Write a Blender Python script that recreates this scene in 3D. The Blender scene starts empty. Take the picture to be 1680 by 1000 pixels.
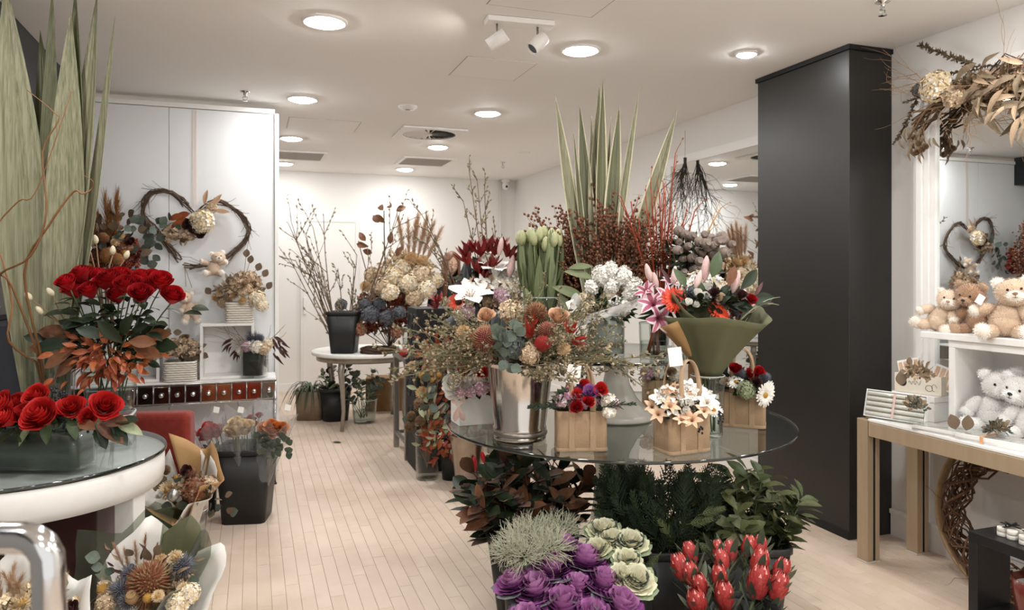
import bpy, bmesh, math, random
import numpy as np
from mathutils import Vector, Matrix, Euler

# ------------------------------------------------------------------ camera, world, exposure
scene = bpy.context.scene
COL = scene.collection
CAM_H, FPX, HORIZON, YAW = 1.55, 1200.0, 446.0, math.radians(19.5)
cam_data = bpy.data.cameras.new('camera')
cam_data.sensor_width = 36.0
cam_data.lens = 36.0 * FPX / 1680.0
cam_data.shift_y = -(500.0 - HORIZON) / 1680.0
cam_data.clip_start = 0.05
cam_data.dof.use_dof = True
cam_data.dof.focus_distance = 3.3
cam_data.dof.aperture_fstop = 4.0
cam = bpy.data.objects.new('camera', cam_data)
COL.objects.link(cam)
cam.location = (0, 0, CAM_H)
cam.rotation_euler = (math.pi / 2, 0, -YAW)
scene.camera = cam

world = bpy.data.worlds.new('world')
scene.world = world
world.use_nodes = True
world.node_tree.nodes['Background'].inputs[0].default_value = (1.0, 0.98, 0.95, 1)
world.node_tree.nodes['Background'].inputs[1].default_value = 0.36

scene.view_settings.view_transform = 'Standard'
scene.view_settings.look = 'None'
scene.view_settings.gamma = 1.0
scene.view_settings.use_curve_mapping = False
scene.view_settings.exposure = 1.74
LAMP_STRENGTH = 60.0

# ------------------------------------------------------------------ pixel -> place helpers (1680x1000 frame)
FWD = Vector((math.sin(YAW), math.cos(YAW), 0))
RGT = Vector((math.cos(YAW), -math.sin(YAW), 0))
UP = Vector((0, 0, 1))
EYE = Vector((0, 0, CAM_H))
def ray(px, py): return FWD + RGT * ((px - 840) / FPX) + UP * ((HORIZON - py) / FPX)
def at(px, py, d): return EYE + ray(px, py) * d
def onz(px, py, z):
    r = ray(px, py); return EYE + r * ((z - CAM_H) / r.z)
def ony(px, py, y):
    r = ray(px, py); return EYE + r * (y / r.y)
def onx(px, py, x):
    r = ray(px, py); return EYE + r * (x / r.x)
def below(px, d, z):
    """point at height z on the vertical line through column px at depth d"""
    p = at(px, HORIZON, d); p.z = z; return p
# ------------------------------------------------------------------ materials
def lin(h):
    h = h.lstrip('#')
    out = []
    for i in (0, 2, 4):
        c = int(h[i:i + 2], 16) / 255
        out.append(c / 12.92 if c <= .04045 else ((c + .055) / 1.055) ** 2.4)
    return (*out, 1)
MATS = {}
def mat(name, c, c2=None, rough=.6, metal=0, nscale=18, bump=0, bscale=None, spec=.4, sheen=0, rand=.5,
        emit=0, coat=0, stretch=None, trans=0, alpha=None):
    if name in MATS: return MATS[name]
    m = bpy.data.materials.new(name); m.use_nodes = True
    nt = m.node_tree; b = nt.nodes['Principled BSDF']
    b.inputs['Roughness'].default_value = rough
    b.inputs['Metallic'].default_value = metal
    b.inputs['Specular IOR Level'].default_value = spec
    b.inputs['Sheen Weight'].default_value = sheen
    b.inputs['Coat Weight'].default_value = coat
    if trans: b.inputs['Transmission Weight'].default_value = trans
    if alpha is not None: b.inputs['Alpha'].default_value = alpha
    if emit:
        b.inputs['Emission Color'].default_value = lin(c); b.inputs['Emission Strength'].default_value = emit
    b.inputs['Base Color'].default_value = lin(c)
    tc = oi = ns = None
    if c2 or bump:
        tc = nt.nodes.new('ShaderNodeTexCoord'); oi = nt.nodes.new('ShaderNodeObjectInfo')
        src = tc.outputs['Object']
        if stretch:
            mp = nt.nodes.new('ShaderNodeMapping'); mp.inputs['Scale'].default_value = stretch
            nt.links.new(src, mp.inputs['Vector']); src = mp.outputs['Vector']
    if c2:
        ns = nt.nodes.new('ShaderNodeTexNoise'); ns.noise_dimensions = '4D'
        ns.inputs['Scale'].default_value = nscale; ns.inputs['Detail'].default_value = 3
        nt.links.new(src, ns.inputs['Vector'])
        mw = nt.nodes.new('ShaderNodeMath'); mw.operation = 'MULTIPLY'; mw.inputs[1].default_value = 9.0
        nt.links.new(oi.outputs['Random'], mw.inputs[0]); nt.links.new(mw.outputs[0], ns.inputs['W'])
        mr = nt.nodes.new('ShaderNodeMapRange')
        mr.inputs[1].default_value = .33; mr.inputs[2].default_value = .67
        nt.links.new(ns.outputs['Fac'], mr.inputs[0])
        mx = nt.nodes.new('ShaderNodeMix'); mx.data_type = 'FLOAT'; mx.inputs[0].default_value = rand
        nt.links.new(mr.outputs[0], mx.inputs[2]); nt.links.new(oi.outputs['Random'], mx.inputs[3])
        cm = nt.nodes.new('ShaderNodeMix'); cm.data_type = 'RGBA'
        cm.inputs[6].default_value = lin(c); cm.inputs[7].default_value = lin(c2)
        nt.links.new(mx.outputs[0], cm.inputs[0]); nt.links.new(cm.outputs[2], b.inputs['Base Color'])
    if bump:
        nb = nt.nodes.new('ShaderNodeTexNoise'); nb.inputs['Scale'].default_value = bscale or nscale * 3
        nb.inputs['Detail'].default_value = 4
        nt.links.new(src, nb.inputs['Vector'])
        bp = nt.nodes.new('ShaderNodeBump'); bp.inputs['Strength'].default_value = bump; bp.inputs['Distance'].default_value = .01
        nt.links.new(nb.outputs['Fac'], bp.inputs['Height']); nt.links.new(bp.outputs['Normal'], b.inputs['Normal'])
    MATS[name] = m
    return m
def clear(name, tint='#f4f6f5', rough=.02, ior=1.45, wrinkle=0, haze=None, hazec='#ffffff'):
    """thin clear sheet: see-through plus surface reflection"""
    if name in MATS: return MATS[name]
    m = bpy.data.materials.new(name); m.use_nodes = True
    nt = m.node_tree; nt.nodes.clear()
    out = nt.nodes.new('ShaderNodeOutputMaterial')
    tr = nt.nodes.new('ShaderNodeBsdfTransparent'); tr.inputs[0].default_value = lin(tint)
    gl = nt.nodes.new('ShaderNodeBsdfGlossy'); gl.inputs['Roughness'].default_value = rough
    lw = nt.nodes.new('ShaderNodeLayerWeight'); lw.inputs[0].default_value = .5
    pw = nt.nodes.new('ShaderNodeMath'); pw.operation = 'POWER'; pw.inputs[1].default_value = 4.0
    r0 = ((ior - 1) / (ior + 1)) ** 2
    fr_ = nt.nodes.new('ShaderNodeMath'); fr_.operation = 'MULTIPLY_ADD'; fr_.inputs[1].default_value = .9 * (1 - r0); fr_.inputs[2].default_value = r0
    nt.links.new(lw.outputs['Facing'], pw.inputs[0]); nt.links.new(pw.outputs[0], fr_.inputs[0])
    mx = nt.nodes.new('ShaderNodeMixShader')
    base = tr.outputs[0]
    if haze:
        df = nt.nodes.new('ShaderNodeBsdfDiffuse'); df.inputs[0].default_value = lin(hazec)
        hz = nt.nodes.new('ShaderNodeMixShader'); hz.inputs[0].default_value = haze
        nt.links.new(base, hz.inputs[1]); nt.links.new(df.outputs[0], hz.inputs[2]); base = hz.outputs[0]
    if wrinkle:
        tc = nt.nodes.new('ShaderNodeTexCoord')
        nb = nt.nodes.new('ShaderNodeTexNoise'); nb.inputs['Scale'].default_value = 14; nb.inputs['Detail'].default_value = 3
        nt.links.new(tc.outputs['Object'], nb.inputs['Vector'])
        bp = nt.nodes.new('ShaderNodeBump'); bp.inputs['Strength'].default_value = wrinkle; bp.inputs['Distance'].default_value = .03
        nt.links.new(nb.outputs['Fac'], bp.inputs['Height'])
        nt.links.new(bp.outputs['Normal'], gl.inputs['Normal']); nt.links.new(bp.outputs['Normal'], lw.inputs['Normal'])
    nt.links.new(fr_.outputs[0], mx.inputs[0]); nt.links.new(base, mx.inputs[1]); nt.links.new(gl.outputs[0], mx.inputs[2])
    nt.links.new(mx.outputs[0], out.inputs[0])
    MATS[name] = m
    return m

# ------------------------------------------------------------------ mesh building
class MB:
    def __init__(s): s.v = []; s.f = []; s.m = []; s.n = 0
    def add(s, V, F, mi=0):
        V = np.asarray(V, float).reshape(-1, 3); s.v.append(V)
        o = s.n
        for i, f in enumerate(F):
            s.f.append([a + o for a in f]); s.m.append(mi[i] if isinstance(mi, (list, tuple)) else mi)
        s.n += len(V)
    def grid(s, P, mi=0, cu=False, cv=False):
        P = np.asarray(P, float); nu, nv = P.shape[:2]; F = []
        for i in range(nu if cu else nu - 1):
            a = i * nv; b = ((i + 1) % nu) * nv
            for j in range(nv if cv else nv - 1):
                k = (j + 1) % nv
                F.append((a + j, a + k, b + k, b + j))
        s.add(P.reshape(-1, 3), F, mi)
    def tube(s, pts, rad, n=5, mi=0, cap=True):
        pts = [Vector(p) for p in pts]; k = len(pts)
        if not hasattr(rad, '__len__'): rad = [rad] * k
        elif len(rad) == 2 and k > 2: rad = [rad[0] + (rad[1] - rad[0]) * i / (k - 1) for i in range(k)]
        t0 = (pts[1] - pts[0]).normalized()
        ref = Vector((0, 0, 1)) if abs(t0.z) < .9 else Vector((1, 0, 0))
        x = t0.cross(ref).normalized(); P = []
        for i in range(k):
            t = (pts[min(i + 1, k - 1)] - pts[max(i - 1, 0)])
            t = t.normalized() if t.length > 1e-9 else t0
            x = (x - t * x.dot(t)); x = x.normalized() if x.length > 1e-6 else t.orthogonal().normalized()
            y = t.cross(x)
            P.append([pts[i] + (x * math.cos(a) + y * math.sin(a)) * rad[i] for a in [2 * math.pi * j / n for j in range(n)]])
        o = s.n
        s.grid([[tuple(p) for p in r] for r in P], mi, cv=True)
        if cap:
            s.f.append([o + j for j in range(n)][::-1]); s.m.append(mi)
            s.f.append([o + (k - 1) * n + j for j in range(n)]); s.m.append(mi)
    def lathe(s, prof, n=24, mi=0, c=(0, 0, 0)):
        A = np.linspace(0, 2 * np.pi, n, endpoint=False)
        P = [[(c[0] + r * math.cos(a), c[1] + r * math.sin(a), c[2] + z) for a in A] for r, z in prof]
        s.grid(P, mi, cv=True)
    def loft(s, secs, n=32, mi=0, capb=True, capt=False):
        P = []
        for hx, hy, z, e in secs:
            r = []
            for j in range(n):
                a = 2 * math.pi * (j + .5) / n; ca, sa = math.cos(a), math.sin(a)
                q = (abs(ca) ** e + abs(sa) ** e) ** (-1 / e)
                r.append((hx * ca * q, hy * sa * q, z))
            P.append(r)
        o = s.n
        s.grid(P, mi, cv=True)
        if capb: s.f.append([o + j for j in range(n)][::-1]); s.m.append(mi)
        if capt: s.f.append([o + (len(secs) - 1) * n + j for j in range(n)]); s.m.append(mi)
    def box(s, x0, x1, y0, y1, z0, z1, mi=0):
        V = [(x, y, z) for x in (x0, x1) for y in (y0, y1) for z in (z0, z1)]
        s.add(V, [(0, 1, 3, 2), (4, 6, 7, 5), (0, 4, 5, 1), (2, 3, 7, 6), (0, 2, 6, 4), (1, 5, 7, 3)], mi)
    def ell(s, c, r, nu=8, nv=10, mi=0, rot=None):
        P = []
        for i in range(nu + 1):
            th = math.pi * i / nu
            th = min(max(th, 1e-3), math.pi - 1e-3)
            row = []
            for j in range(nv):
                a = 2 * math.pi * j / nv
                p = Vector((r[0] * math.sin(th) * math.cos(a), r[1] * math.sin(th) * math.sin(a), -r[2] * math.cos(th)))
                if rot is not None: p = rot @ p
                row.append((p.x + c[0], p.y + c[1], p.z + c[2]))
            P.append(row)
        s.grid(P, mi, cv=True)
    def put(s, src, M, mi=None):
        V = src.arr(); M = np.array(M)
        s.add(V @ M[:3, :3].T + M[:3, 3], src.f, list(src.m) if mi is None else mi)
    def arr(s): return np.concatenate(s.v) if s.v else np.zeros((0, 3))
    def build(s, name, mats, smooth=True):
        me = bpy.data.meshes.new(name)
        me.from_pydata(s.arr().tolist(), [], s.f)
        if not isinstance(mats, (list, tuple)): mats = [mats]
        for m in mats: me.materials.append(m)
        if len(mats) > 1: me.polygons.foreach_set('material_index', s.m)
        if smooth: me.polygons.foreach_set('use_smooth', [True] * len(me.polygons))
        me.update()
        return me
def rbox(name, sx, sy, sz, m, bev=.004, seg=2, base=True):
    """bevelled box, centred in x and y, standing on z = 0 (or centred)"""
    bm = bmesh.new(); bmesh.ops.create_cube(bm, size=1)
    for v in bm.verts: v.co = Vector((v.co.x * sx, v.co.y * sy, v.co.z * sz + (sz / 2 if base else 0)))
    if bev: bmesh.ops.bevel(bm, geom=list(bm.edges), offset=min(bev, .45 * min(sx, sy, sz)), segments=seg, affect='EDGES', profile=.5)
    me = bpy.data.meshes.new(name); bm.to_mesh(me); bm.free(); me.materials.append(m)
    return me
CACHE = {}
def cached(key, fn):
    if key not in CACHE: CACHE[key] = fn()
    return CACHE[key]

# ------------------------------------------------------------------ objects
WM = {}
def tag(o, label, cat, group=None):
    o['label'] = label; o['category'] = cat
    if group: o['group'] = group
    return o
def thing(name, label, cat, loc, group=None):
    o = bpy.data.objects.new(name, None); COL.objects.link(o)
    o.empty_display_size = .05
    o.location = loc; WM[o.name] = Matrix.Translation(Vector(loc))
    return tag(o, label, cat, group)
def ob(name, mesh, parent=None, M=None, label=None):
    """M is the world matrix of the new object"""
    o = bpy.data.objects.new(name, mesh); COL.objects.link(o)
    M = Matrix.Identity(4) if M is None else M
    WM[o.name] = M
    if parent is not None:
        o.parent = parent; o.matrix_basis = WM[parent.name].inverted() @ M
    else: o.matrix_basis = M
    if label: o['label'] = label
    return o
def stuff(o): o['kind'] = 'stuff'; return o
def struct(name, mesh, M=None):
    o = ob(name, mesh, None, M); o['kind'] = 'structure'; return o
def T(p, rz=0, s=1):
    return Matrix.Translation(Vector(p)) @ Matrix.Rotation(rz, 4, 'Z') @ Matrix.Scale(s, 4)
def fr(p, d, n=None, s=1, roll=None, rng=random):
    """matrix with local Z along d and local Y towards n"""
    z = Vector(d).normalized()
    if n is None:
        n = z.orthogonal(); n = Matrix.Rotation(rng.uniform(0, 6.283) if roll is None else roll, 3, z) @ n
    y = Vector(n); y = y - z * y.dot(z)
    y = y.normalized() if y.length > 1e-5 else z.orthogonal().normalized()
    x = y.cross(z)
    if not hasattr(s, '__len__'): s = (s, s, s)
    M = Matrix(((x.x * s[0], y.x * s[1], z.x * s[2], p[0]), (x.y * s[0], y.y * s[1], z.y * s[2], p[1]),
                (x.z * s[0], y.z * s[1], z.z * s[2], p[2]), (0, 0, 0, 1)))
    return M
def rdir(rng, lo=-1, hi=1):
    z = rng.uniform(lo, hi); a = rng.uniform(0, 6.283); r = math.sqrt(max(0, 1 - z * z))
    return Vector((r * math.cos(a), r * math.sin(a), z))
def bez(p0, p1, p2, n=8):
    p0, p1, p2 = Vector(p0), Vector(p1), Vector(p2)
    return [p0 * (1 - t) ** 2 + p1 * 2 * t * (1 - t) + p2 * t * t for t in [i / (n - 1) for i in range(n)]]

# ------------------------------------------------------------------ botanical shapes; stems run along +Z, faces look to +Y
def leaf_mb(L=1, W=.4, peak=.45, fold=.15, curl=.2, nu=6, wav=0, twist=0, two=False, tipw=0.0):
    mb = MB(); P = []
    for i in range(nu + 1):
        t = i / nu
        e = math.log(.5) / math.log(peak)
        w = W / 2 * math.sin(math.pi * min(max(t ** e, 0), 1)) ** .8
        if t > .98: w = W * .01 + tipw
        w = max(w, W * .015)
        row = []
        for v in (-1, -.5, 0, .5, 1):
            x = w * v; y = fold * abs(v) * w + -curl * L * t * t + wav * math.sin(t * 9 + v * 3) * W * abs(v); z = L * t * (1 - .25 * abs(curl) * t)
            a = twist * t
            row.append((x * math.cos(a) - y * math.sin(a), x * math.sin(a) + y * math.cos(a), z))
        P.append(row)
    mb.grid(P)
    if two:
        Q = np.array(P); Q[:, :, 1] -= .006 * L; mb.grid(Q[:, ::-1], 1)
    return mb
def leaf(key, mats, **k):
    return cached('leaf_' + key, lambda: leaf_mb(**k).build('leaf', mats))
def rose_mb(n=17, open_=1.0, seed=1):
    rng = random.Random(seed); mb = MB()
    for i in range(n):
        t = i / (n - 1); az = i * 2.4 + rng.uniform(-.2, .2)
        R = .10 + .34 * t ** .8; H = .78 - .16 * t; hs = 1.5 - .70 * t
        P = []
        for a in range(6):
            u = a / 5; row = []
            for b in range(7):
                v = b / 3 - 1
                ue = u * (1 - .25 * v ** 4 * u)
                r = R * (.25 + .75 * math.sin(ue * 1.57)) + open_ * t * .13 * max(0, ue - .6) / .4 * (1 + .25 * math.sin(v * 4 + i))
                z = H * ue * (1 - .0 * t) - open_ * t * .08 * max(0, ue - .75) / .25 + .05 * (1 - t)
                th = az + v * hs * (.45 + .55 * math.sin(ue * 1.57))
                row.append((r * math.cos(th), r * math.sin(th), z - .05))
            P.append(row)
        mb.grid(P, 0)
    return mb
def rose(key, m, **k): return cached('rose_' + key, lambda: rose_mb(**k).build('bloom', m))
def kale_mb(seed=2):
    rng = random.Random(seed); mb = MB(); n = 30
    for i in range(n):
        t = i / (n - 1); az = i * 2.4 + rng.uniform(-.2, .2)
        R = .07 + .40 * t ** .85; H = .40 - .20 * t; hs = 1.25 - .55 * t; P = []
        for a in range(6):
            u = a / 5; row = []
            for b in range(9):
                v = b / 4 - 1; ue = u * (1 - .18 * v * v * u)
                rf = .022 * (.5 + t) * u ** 3 * math.sin(v * 8 + i * 2.1)
                r = R * (.18 + .82 * math.sin(ue * 1.4)) + t * .10 * max(0, ue - .6) / .4 + rf
                z = H * ue ** 1.3 - t * .07 * max(0, ue - .7) / .3 + .10 * (1 - t) + rf * .8
                th = az + v * hs * (.4 + .6 * math.sin(ue * 1.57)); row.append((r * math.cos(th), r * math.sin(th), z))
            P.append(row)
        mb.grid(P, 0 if t < .45 else (1 if t < .85 else 2))
    return mb
def kale(key, mats, seed): return cached('kale_' + key + str(seed), lambda: kale_mb(seed).build('head', mats))
def protea_mb(seed=3):
    rng = random.Random(seed); mb = MB()
    def R(z): return .29 * math.sin(math.pi * min(.98, max(.04, z * .72 + .15))) ** .65
    for k in range(6):
        n = 13
        for j in range(n):
            az = 2 * math.pi * (j + .5 * (k % 2)) / n + rng.uniform(-.08, .08)
            z0 = k * .11; L = .40 + .06 * rng.random(); P = []
            for a in range(5):
                u = a / 4; z = min(z0 + L * u, 1.0); w = .078 * math.sin(math.pi * (.18 + .80 * u)) + .003
                r = R(z) + .03 * (1 - k / 6) * u + .012 + (.02 * u if k < 4 else 0)
                row = []
                for v in (-1, 0, 1):
                    th = az + v * w / max(r, .05)
                    rr = r - .012 * abs(v)
                    row.append((rr * math.cos(th), rr * math.sin(th), z))
                P.append(row)
            P = np.array(P); mi = 0 if (j + k) % 2 else 3; mb.grid(P[:4], mi); mb.grid(P[3:], 1 if k >= 3 and (j + k) % 3 == 0 else mi)
    mb.ell((0, 0, .62), (.15, .15, .33), 6, 10, 2)
    return mb
def fib(n, lo=-1, hi=1):
    out = []
    for i in range(n):
        z = lo + (hi - lo) * (i + .5) / n; a = i * 2.39996; r = math.sqrt(max(0, 1 - z * z))
        out.append(Vector((r * math.cos(a), r * math.sin(a), z)))
    return out
def pom_mb(n=130, lo=-.5, hi=1, pl=.5, pw=.16, core=.5, curl=-.3, squash=.85, seed=1):
    """ball of petals (chrysanthemum, everlasting)"""
    rng = random.Random(seed); mb = MB(); lf = MB(); P = []
    for i in range(4):
        t = i / 3; w = pw / 2 * (.35, 1, .95, .3)[i]
        P.append([(-w, .0 - curl * pl * t * t + .25 * w, pl * t), (0, -curl * pl * t * t, pl * t), (w, -curl * pl * t * t + .25 * w, pl * t)])
    lf.grid(P)
    mb.ell((0, 0, 0), (core, core, core * squash), 5, 8, 1)
    for d in fib(n, lo, hi):
        p = Vector((d.x * core * .8, d.y * core * .8, d.z * core * .8 * squash))
        mb.put(lf, fr(p, d + rdir(rng) * .12, Vector((0, 0, 1)) + rdir(rng) * .1, rng.uniform(.85, 1.1)), 0)
    for v in mb.v: v *= .58
    return mb
def spike_mb(n=220, lo=-.6, hi=1, rx=.5, rz=.7, sl=.18, sw=.03, two=.5, seed=1, lean=.3):
    """bristled cone (banksia, thistle, pincushion)"""
    rng = random.Random(seed); mb = MB()
    mb.ell((0, 0, 0), (rx * .93, rx * .93, rz * .93), 8, 12, 1)
    for d in fib(n, lo, hi):
        p = Vector((d.x * rx, d.y * rx, d.z * rz)); q = (d + Vector((0, 0, lean)) + rdir(rng) * .15).normalized()
        x = q.orthogonal().normalized() * sw; y = q.cross(x).normalized() * sw
        o = p - q * .03; e = p + q * sl * rng.uniform(.7, 1.2)
        mb.add([o + x, o - x * .5 + y, o - x * .5 - y, e], [(0, 1, 3), (1, 2, 3), (2, 0, 3)], 0 if rng.random() < two else 2)
    return mb
def florets_mb(n=70, lo=-.4, hi=1, r=.5, s=.14, squash=.85, seed=1, long=1.0, core=True):
    """ball or spike of small four-petalled florets (hydrangea, hyacinth, blossom)"""
    rng = random.Random(seed); mb = MB()
    if core: mb.ell((0, 0, 0), (r * .8, r * .8, r * .8 * squash * long), 5, 8, 1)
    for d in fib(n, lo, hi):
        p = Vector((d.x * r, d.y * r, d.z * r * squash * long)) * rng.uniform(.9, 1.08)
        M = fr(p, d + rdir(rng) * .35, None, s * rng.uniform(.8, 1.2), rng=rng)
        for k in range(4):
            a = k * math.pi / 2; c, s_ = math.cos(a), math.sin(a)
            V = [(0, 0, 0), (c * .5 - s_ * .42, s_ * .5 + c * .42, .12), (c, s_, .22), (c * .5 + s_ * .42, s_ * .5 - c * .42, .12)]
            mb.add([M @ Vector(q) for q in V], [(0, 1, 2, 3)], 0 if rng.random() < .75 else 2)
    return mb
def ray_mb(n=28, L=.5, W=.09, layers=2, disc=.16, up=.18, seed=1):
    """daisy or gerbera"""
    rng = random.Random(seed); mb = MB()
    for k in range(layers):
        for j in range(n):
            a = 2 * math.pi * (j + .5 * k) / n + rng.uniform(-.06, .06); l = L * (1 - .22 * k) * rng.uniform(.92, 1.04); P = []
            for i in range(4):
                t = i / 3; r = disc * .7 + (l - disc * .7) * t; w = W / 2 * (.5, 1, 1, .45)[i]
                z = up * t * (1 - .7 * t) + .05 * k + rng.uniform(-.01, .01)
                P.append([(r * math.cos(a) - v * w * math.sin(a), r * math.sin(a) + v * w * math.cos(a), z - .02 * abs(v)) for v in (-1, 0, 1)])
            mb.grid(P, 0)
    mb.ell((0, 0, .05), (disc, disc, disc * .5), 5, 12, 1)
    mb.tube([(0, 0, .03), (0, 0, -.14)], [disc * .8, .03], 8, 2)
    return mb
def lily_mb(seed=1, stripe=False, wide=.3):
    rng = random.Random(seed); mb = MB()
    for j in range(6):
        a = j * math.pi / 3; wmax = wide if j % 2 else wide * .72; P = []
        for i in range(8):
            t = i / 7; r = .05 + .12 * t + .62 * t ** 2.2; z = .62 * math.sin(t * 1.75); w = wmax * (.22 + .78 * math.sin(math.pi * min(1, .04 + .90 * t ** 1.25))) * (1 if t < .9 else .55)
            row = []
            for v in (-1, -.5, 0, .5, 1):
                rr = r - .10 * abs(v) * w * 2 * (1 - t); x = v * w / 1.5; zz = z + .05 * math.sin(5 * t + v * 3 + j) * abs(v) * t
                row.append((rr * math.cos(a) - x * math.sin(a), rr * math.sin(a) + x * math.cos(a), zz))
            P.append(row)
        P = np.array(P)
        if stripe:
            mb.grid(P[:, 0:2], 2); mb.grid(P[:, 1:4], 0); mb.grid(P[:, 3:5], 2)
        else: mb.grid(P, 0)
    for j in range(6):
        a = j * math.pi / 3 + .4; e = Vector((.14 * math.cos(a), .14 * math.sin(a), .55))
        mb.tube([(0, 0, .1), e * .6 + Vector((0, 0, .1)), e], [.008, .006], 4, 1); mb.ell(e, (.03, .012, .012), 4, 5, 1)
    return mb
def bud_mb(mi=0, r=.5, z=1.0):
    mb = MB(); mb.lathe([(.001, 0), (r * .55, z * .08), (r * .95, z * .32), (r, z * .5), (r * .75, z * .78), (r * .3, z * .96), (.001, z)], 8, mi)
    return mb
def gumnut_mb():
    mb = MB()
    mb.lathe([(.06, -.15), (.14, .0), (.42, .18), (.5, .5), (.42, .78), (.30, .86), (.30, .93), (.36, .97), (.30, 1.0), (.16, .95), (.001, .93)], 12, 0)
    return mb
def twig(mb, p, d, L, r, depth, rng, bend=.25, kids=3, buds=None, mi=0, ratio=.6, up=.1, spread=.7, out=None, seg=5, tips=None):
    p = Vector(p); d = Vector(d).normalized(); pts = [p]; dirs = [d]
    for i in range(seg):
        d = (d + rdir(rng) * bend / seg * 2 + UP * up / seg).normalized(); p = p + d * L / seg; pts.append(p); dirs.append(d)
    mb.tube(pts, [r, r * .45], 4 if depth == 0 or r < .003 else 5, mi, cap=False)
    if tips is not None and (depth == 0): tips.append((p, d))
    if buds:
        for i in range(1, seg + 1):
            if rng.random() < buds[1]:
                e = (dirs[i] + rdir(rng) * .7).normalized(); s = buds[0] * rng.uniform(.6, 1.2)
                mb.tube([pts[i], pts[i] + e * s * .5, pts[i] + e * s], [s * .12, s * .25, s * .03], 5, buds[2], cap=False)
    if depth > 0:
        for k in range(kids):
            i = min(seg, 1 + int((k + rng.random()) * seg / kids)); e = (dirs[i] + rdir(rng) * spread).normalized()
            twig(mb, pts[i], e, L * ratio * rng.uniform(.6, 1.1), r * .55, depth - 1, rng, bend, kids, buds, mi, ratio, up, spread, None, max(3, seg - 1), tips)
    return pts
def spray_mb(seed=1, n=9, L=1.0, w=.35, sub=6):
    """flat conifer frond"""
    rng = random.Random(seed); mb = MB()
    mb.tube([(0, 0, 0), (0, .02, L * .5), (0, -.04, L)], [.02, .006], 4)
    for i in range(n):
        t = .18 + .8 * i / n; l = w * (1.05 - t) * 1.1 + .06
        for sgn in (-1, 1):
            b = Vector((0, .02, L * t)); e = Vector((sgn * .6, rng.uniform(-.45, .45), .9)).normalized()
            mb.tube([b, b + e * l], [.014, .006], 4, cap=False)
            for k in range(sub):
                q = b + e * l * (k + .5) / sub
                for s2 in (-1, 1):
                    f = (e + Vector((0, s2 * .1, 0)) + s2 * Vector((-e.z, 0, e.x)) * .9).normalized()
                    ll = .06 * (1.1 - k / sub)
                    x = Vector((0, .012, 0)); mb.add([q - x, q + x, q + f * ll], [(0, 1, 2)], 0)
                    y = f.cross(Vector((0, 1, 0))).normalized() * .014
                    mb.add([q - y, q + f * ll * .5 + y, q + f * ll, q + f * ll * .5 - y], [(0, 1, 2, 3)], 0)
    return mb
def plume_mb(seed=1, n=260, L=1, w=.16):
    rng = random.Random(seed); mb = MB(); mb.tube([(0, 0, -.2), (0, 0, L)], [.012, .004], 4)
    for i in range(n):
        t = rng.random(); p = Vector((0, 0, L * (.12 + .8 * t))); a = rng.uniform(0, 6.28)
        rr = w * (math.sin(math.pi * (.12 + .8 * t))) * rng.uniform(.5, 1)
        d = Vector((math.cos(a) * rr, math.sin(a) * rr, .16 + .1 * rng.random())); x = Vector((-math.sin(a), math.cos(a), 0)) * .006
        mb.add([p - x, p + x, p + d], [(0, 1, 2)], 0)
    return mb
def fuzz(mb, n, rng, r, l, w=.0012, mi=0, c=(0, 0, 0), dirb=None):
    for d in fib(n):
        p = Vector((c[0] + d.x * r[0], c[1] + d.y * r[1], c[2] + d.z * r[2])); q = (d + rdir(rng) * .5).normalized()
        x = q.orthogonal().normalized() * w
        mb.add([p - x, p + x, p + q * l * rng.uniform(.6, 1.2)], [(0, 1, 2)], mi)
# ================================================================== THE ROOM
XL, XR, YB, YF, H = -1.5, 3.57, 9.95, -2.2, 2.8675
PART_Y, PART_X = 6.02, 0.19
m_ceil = mat('ceiling_paint', '#f3f1ef', '#f0eeeb', rough=.75, nscale=1.2, spec=.2)
m_wall = mat('wall_paint', '#e7e4e0', '#e2dfda', rough=.7, nscale=1.5, spec=.2)
m_panel = mat('white_panel', '#eceded', '#e6e8ea', rough=.42, nscale=1.5, spec=.4)
m_grey = mat('grey_wall', '#8b8a88', '#7d7c7b', rough=.8, nscale=3)
m_black = mat('black_satin', '#232220', '#1e1d1b', rough=.38, nscale=6, bump=.04, bscale=160, spec=.5)
m_blackmat = mat('black_matt', '#1b1b1c', '#202021', rough=.6, spec=.3)
m_blackplastic = mat('black_plastic', '#1c1c1c', '#232323', rough=.45, spec=.4)
m_white = mat('white_lacquer', '#f0efec', '#eae8e4', rough=.35, spec=.45)
m_trim = mat('white_trim', '#ebe9e6', rough=.5)
m_chrome = mat('chrome', '#d9dadb', '#c9cacb', rough=.12, metal=1, nscale=5)
m_steel = mat('brushed_steel', '#a9a59f', '#8e8a85', rough=.38, metal=1, nscale=30, stretch=(1, 1, .1))
m_silver = mat('polished_silver', '#cfc9c2', '#bdb5ac', rough=.16, metal=1, nscale=7, bump=.05, bscale=22)
m_mirror = mat('mirror_silver', '#e9ecec', rough=.0, metal=1)
m_glassedge = mat('glass_edge', '#0c1512', '#101c18', rough=.06, spec=.8, coat=.5)
m_glass = clear('clear_glass', '#fafcfb')
m_tabletop = clear('table_glass', '#e3e7e4', ior=1.75)
m_joint = mat('floor_joint', '#b29c89', '#a08a78', rough=.9)
m_floor = mat('floor_plank', '#d8c6b5', '#cbb7a4', rough=.5, nscale=2.6, rand=.35, bump=.05, bscale=12, spec=.35)
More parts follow.
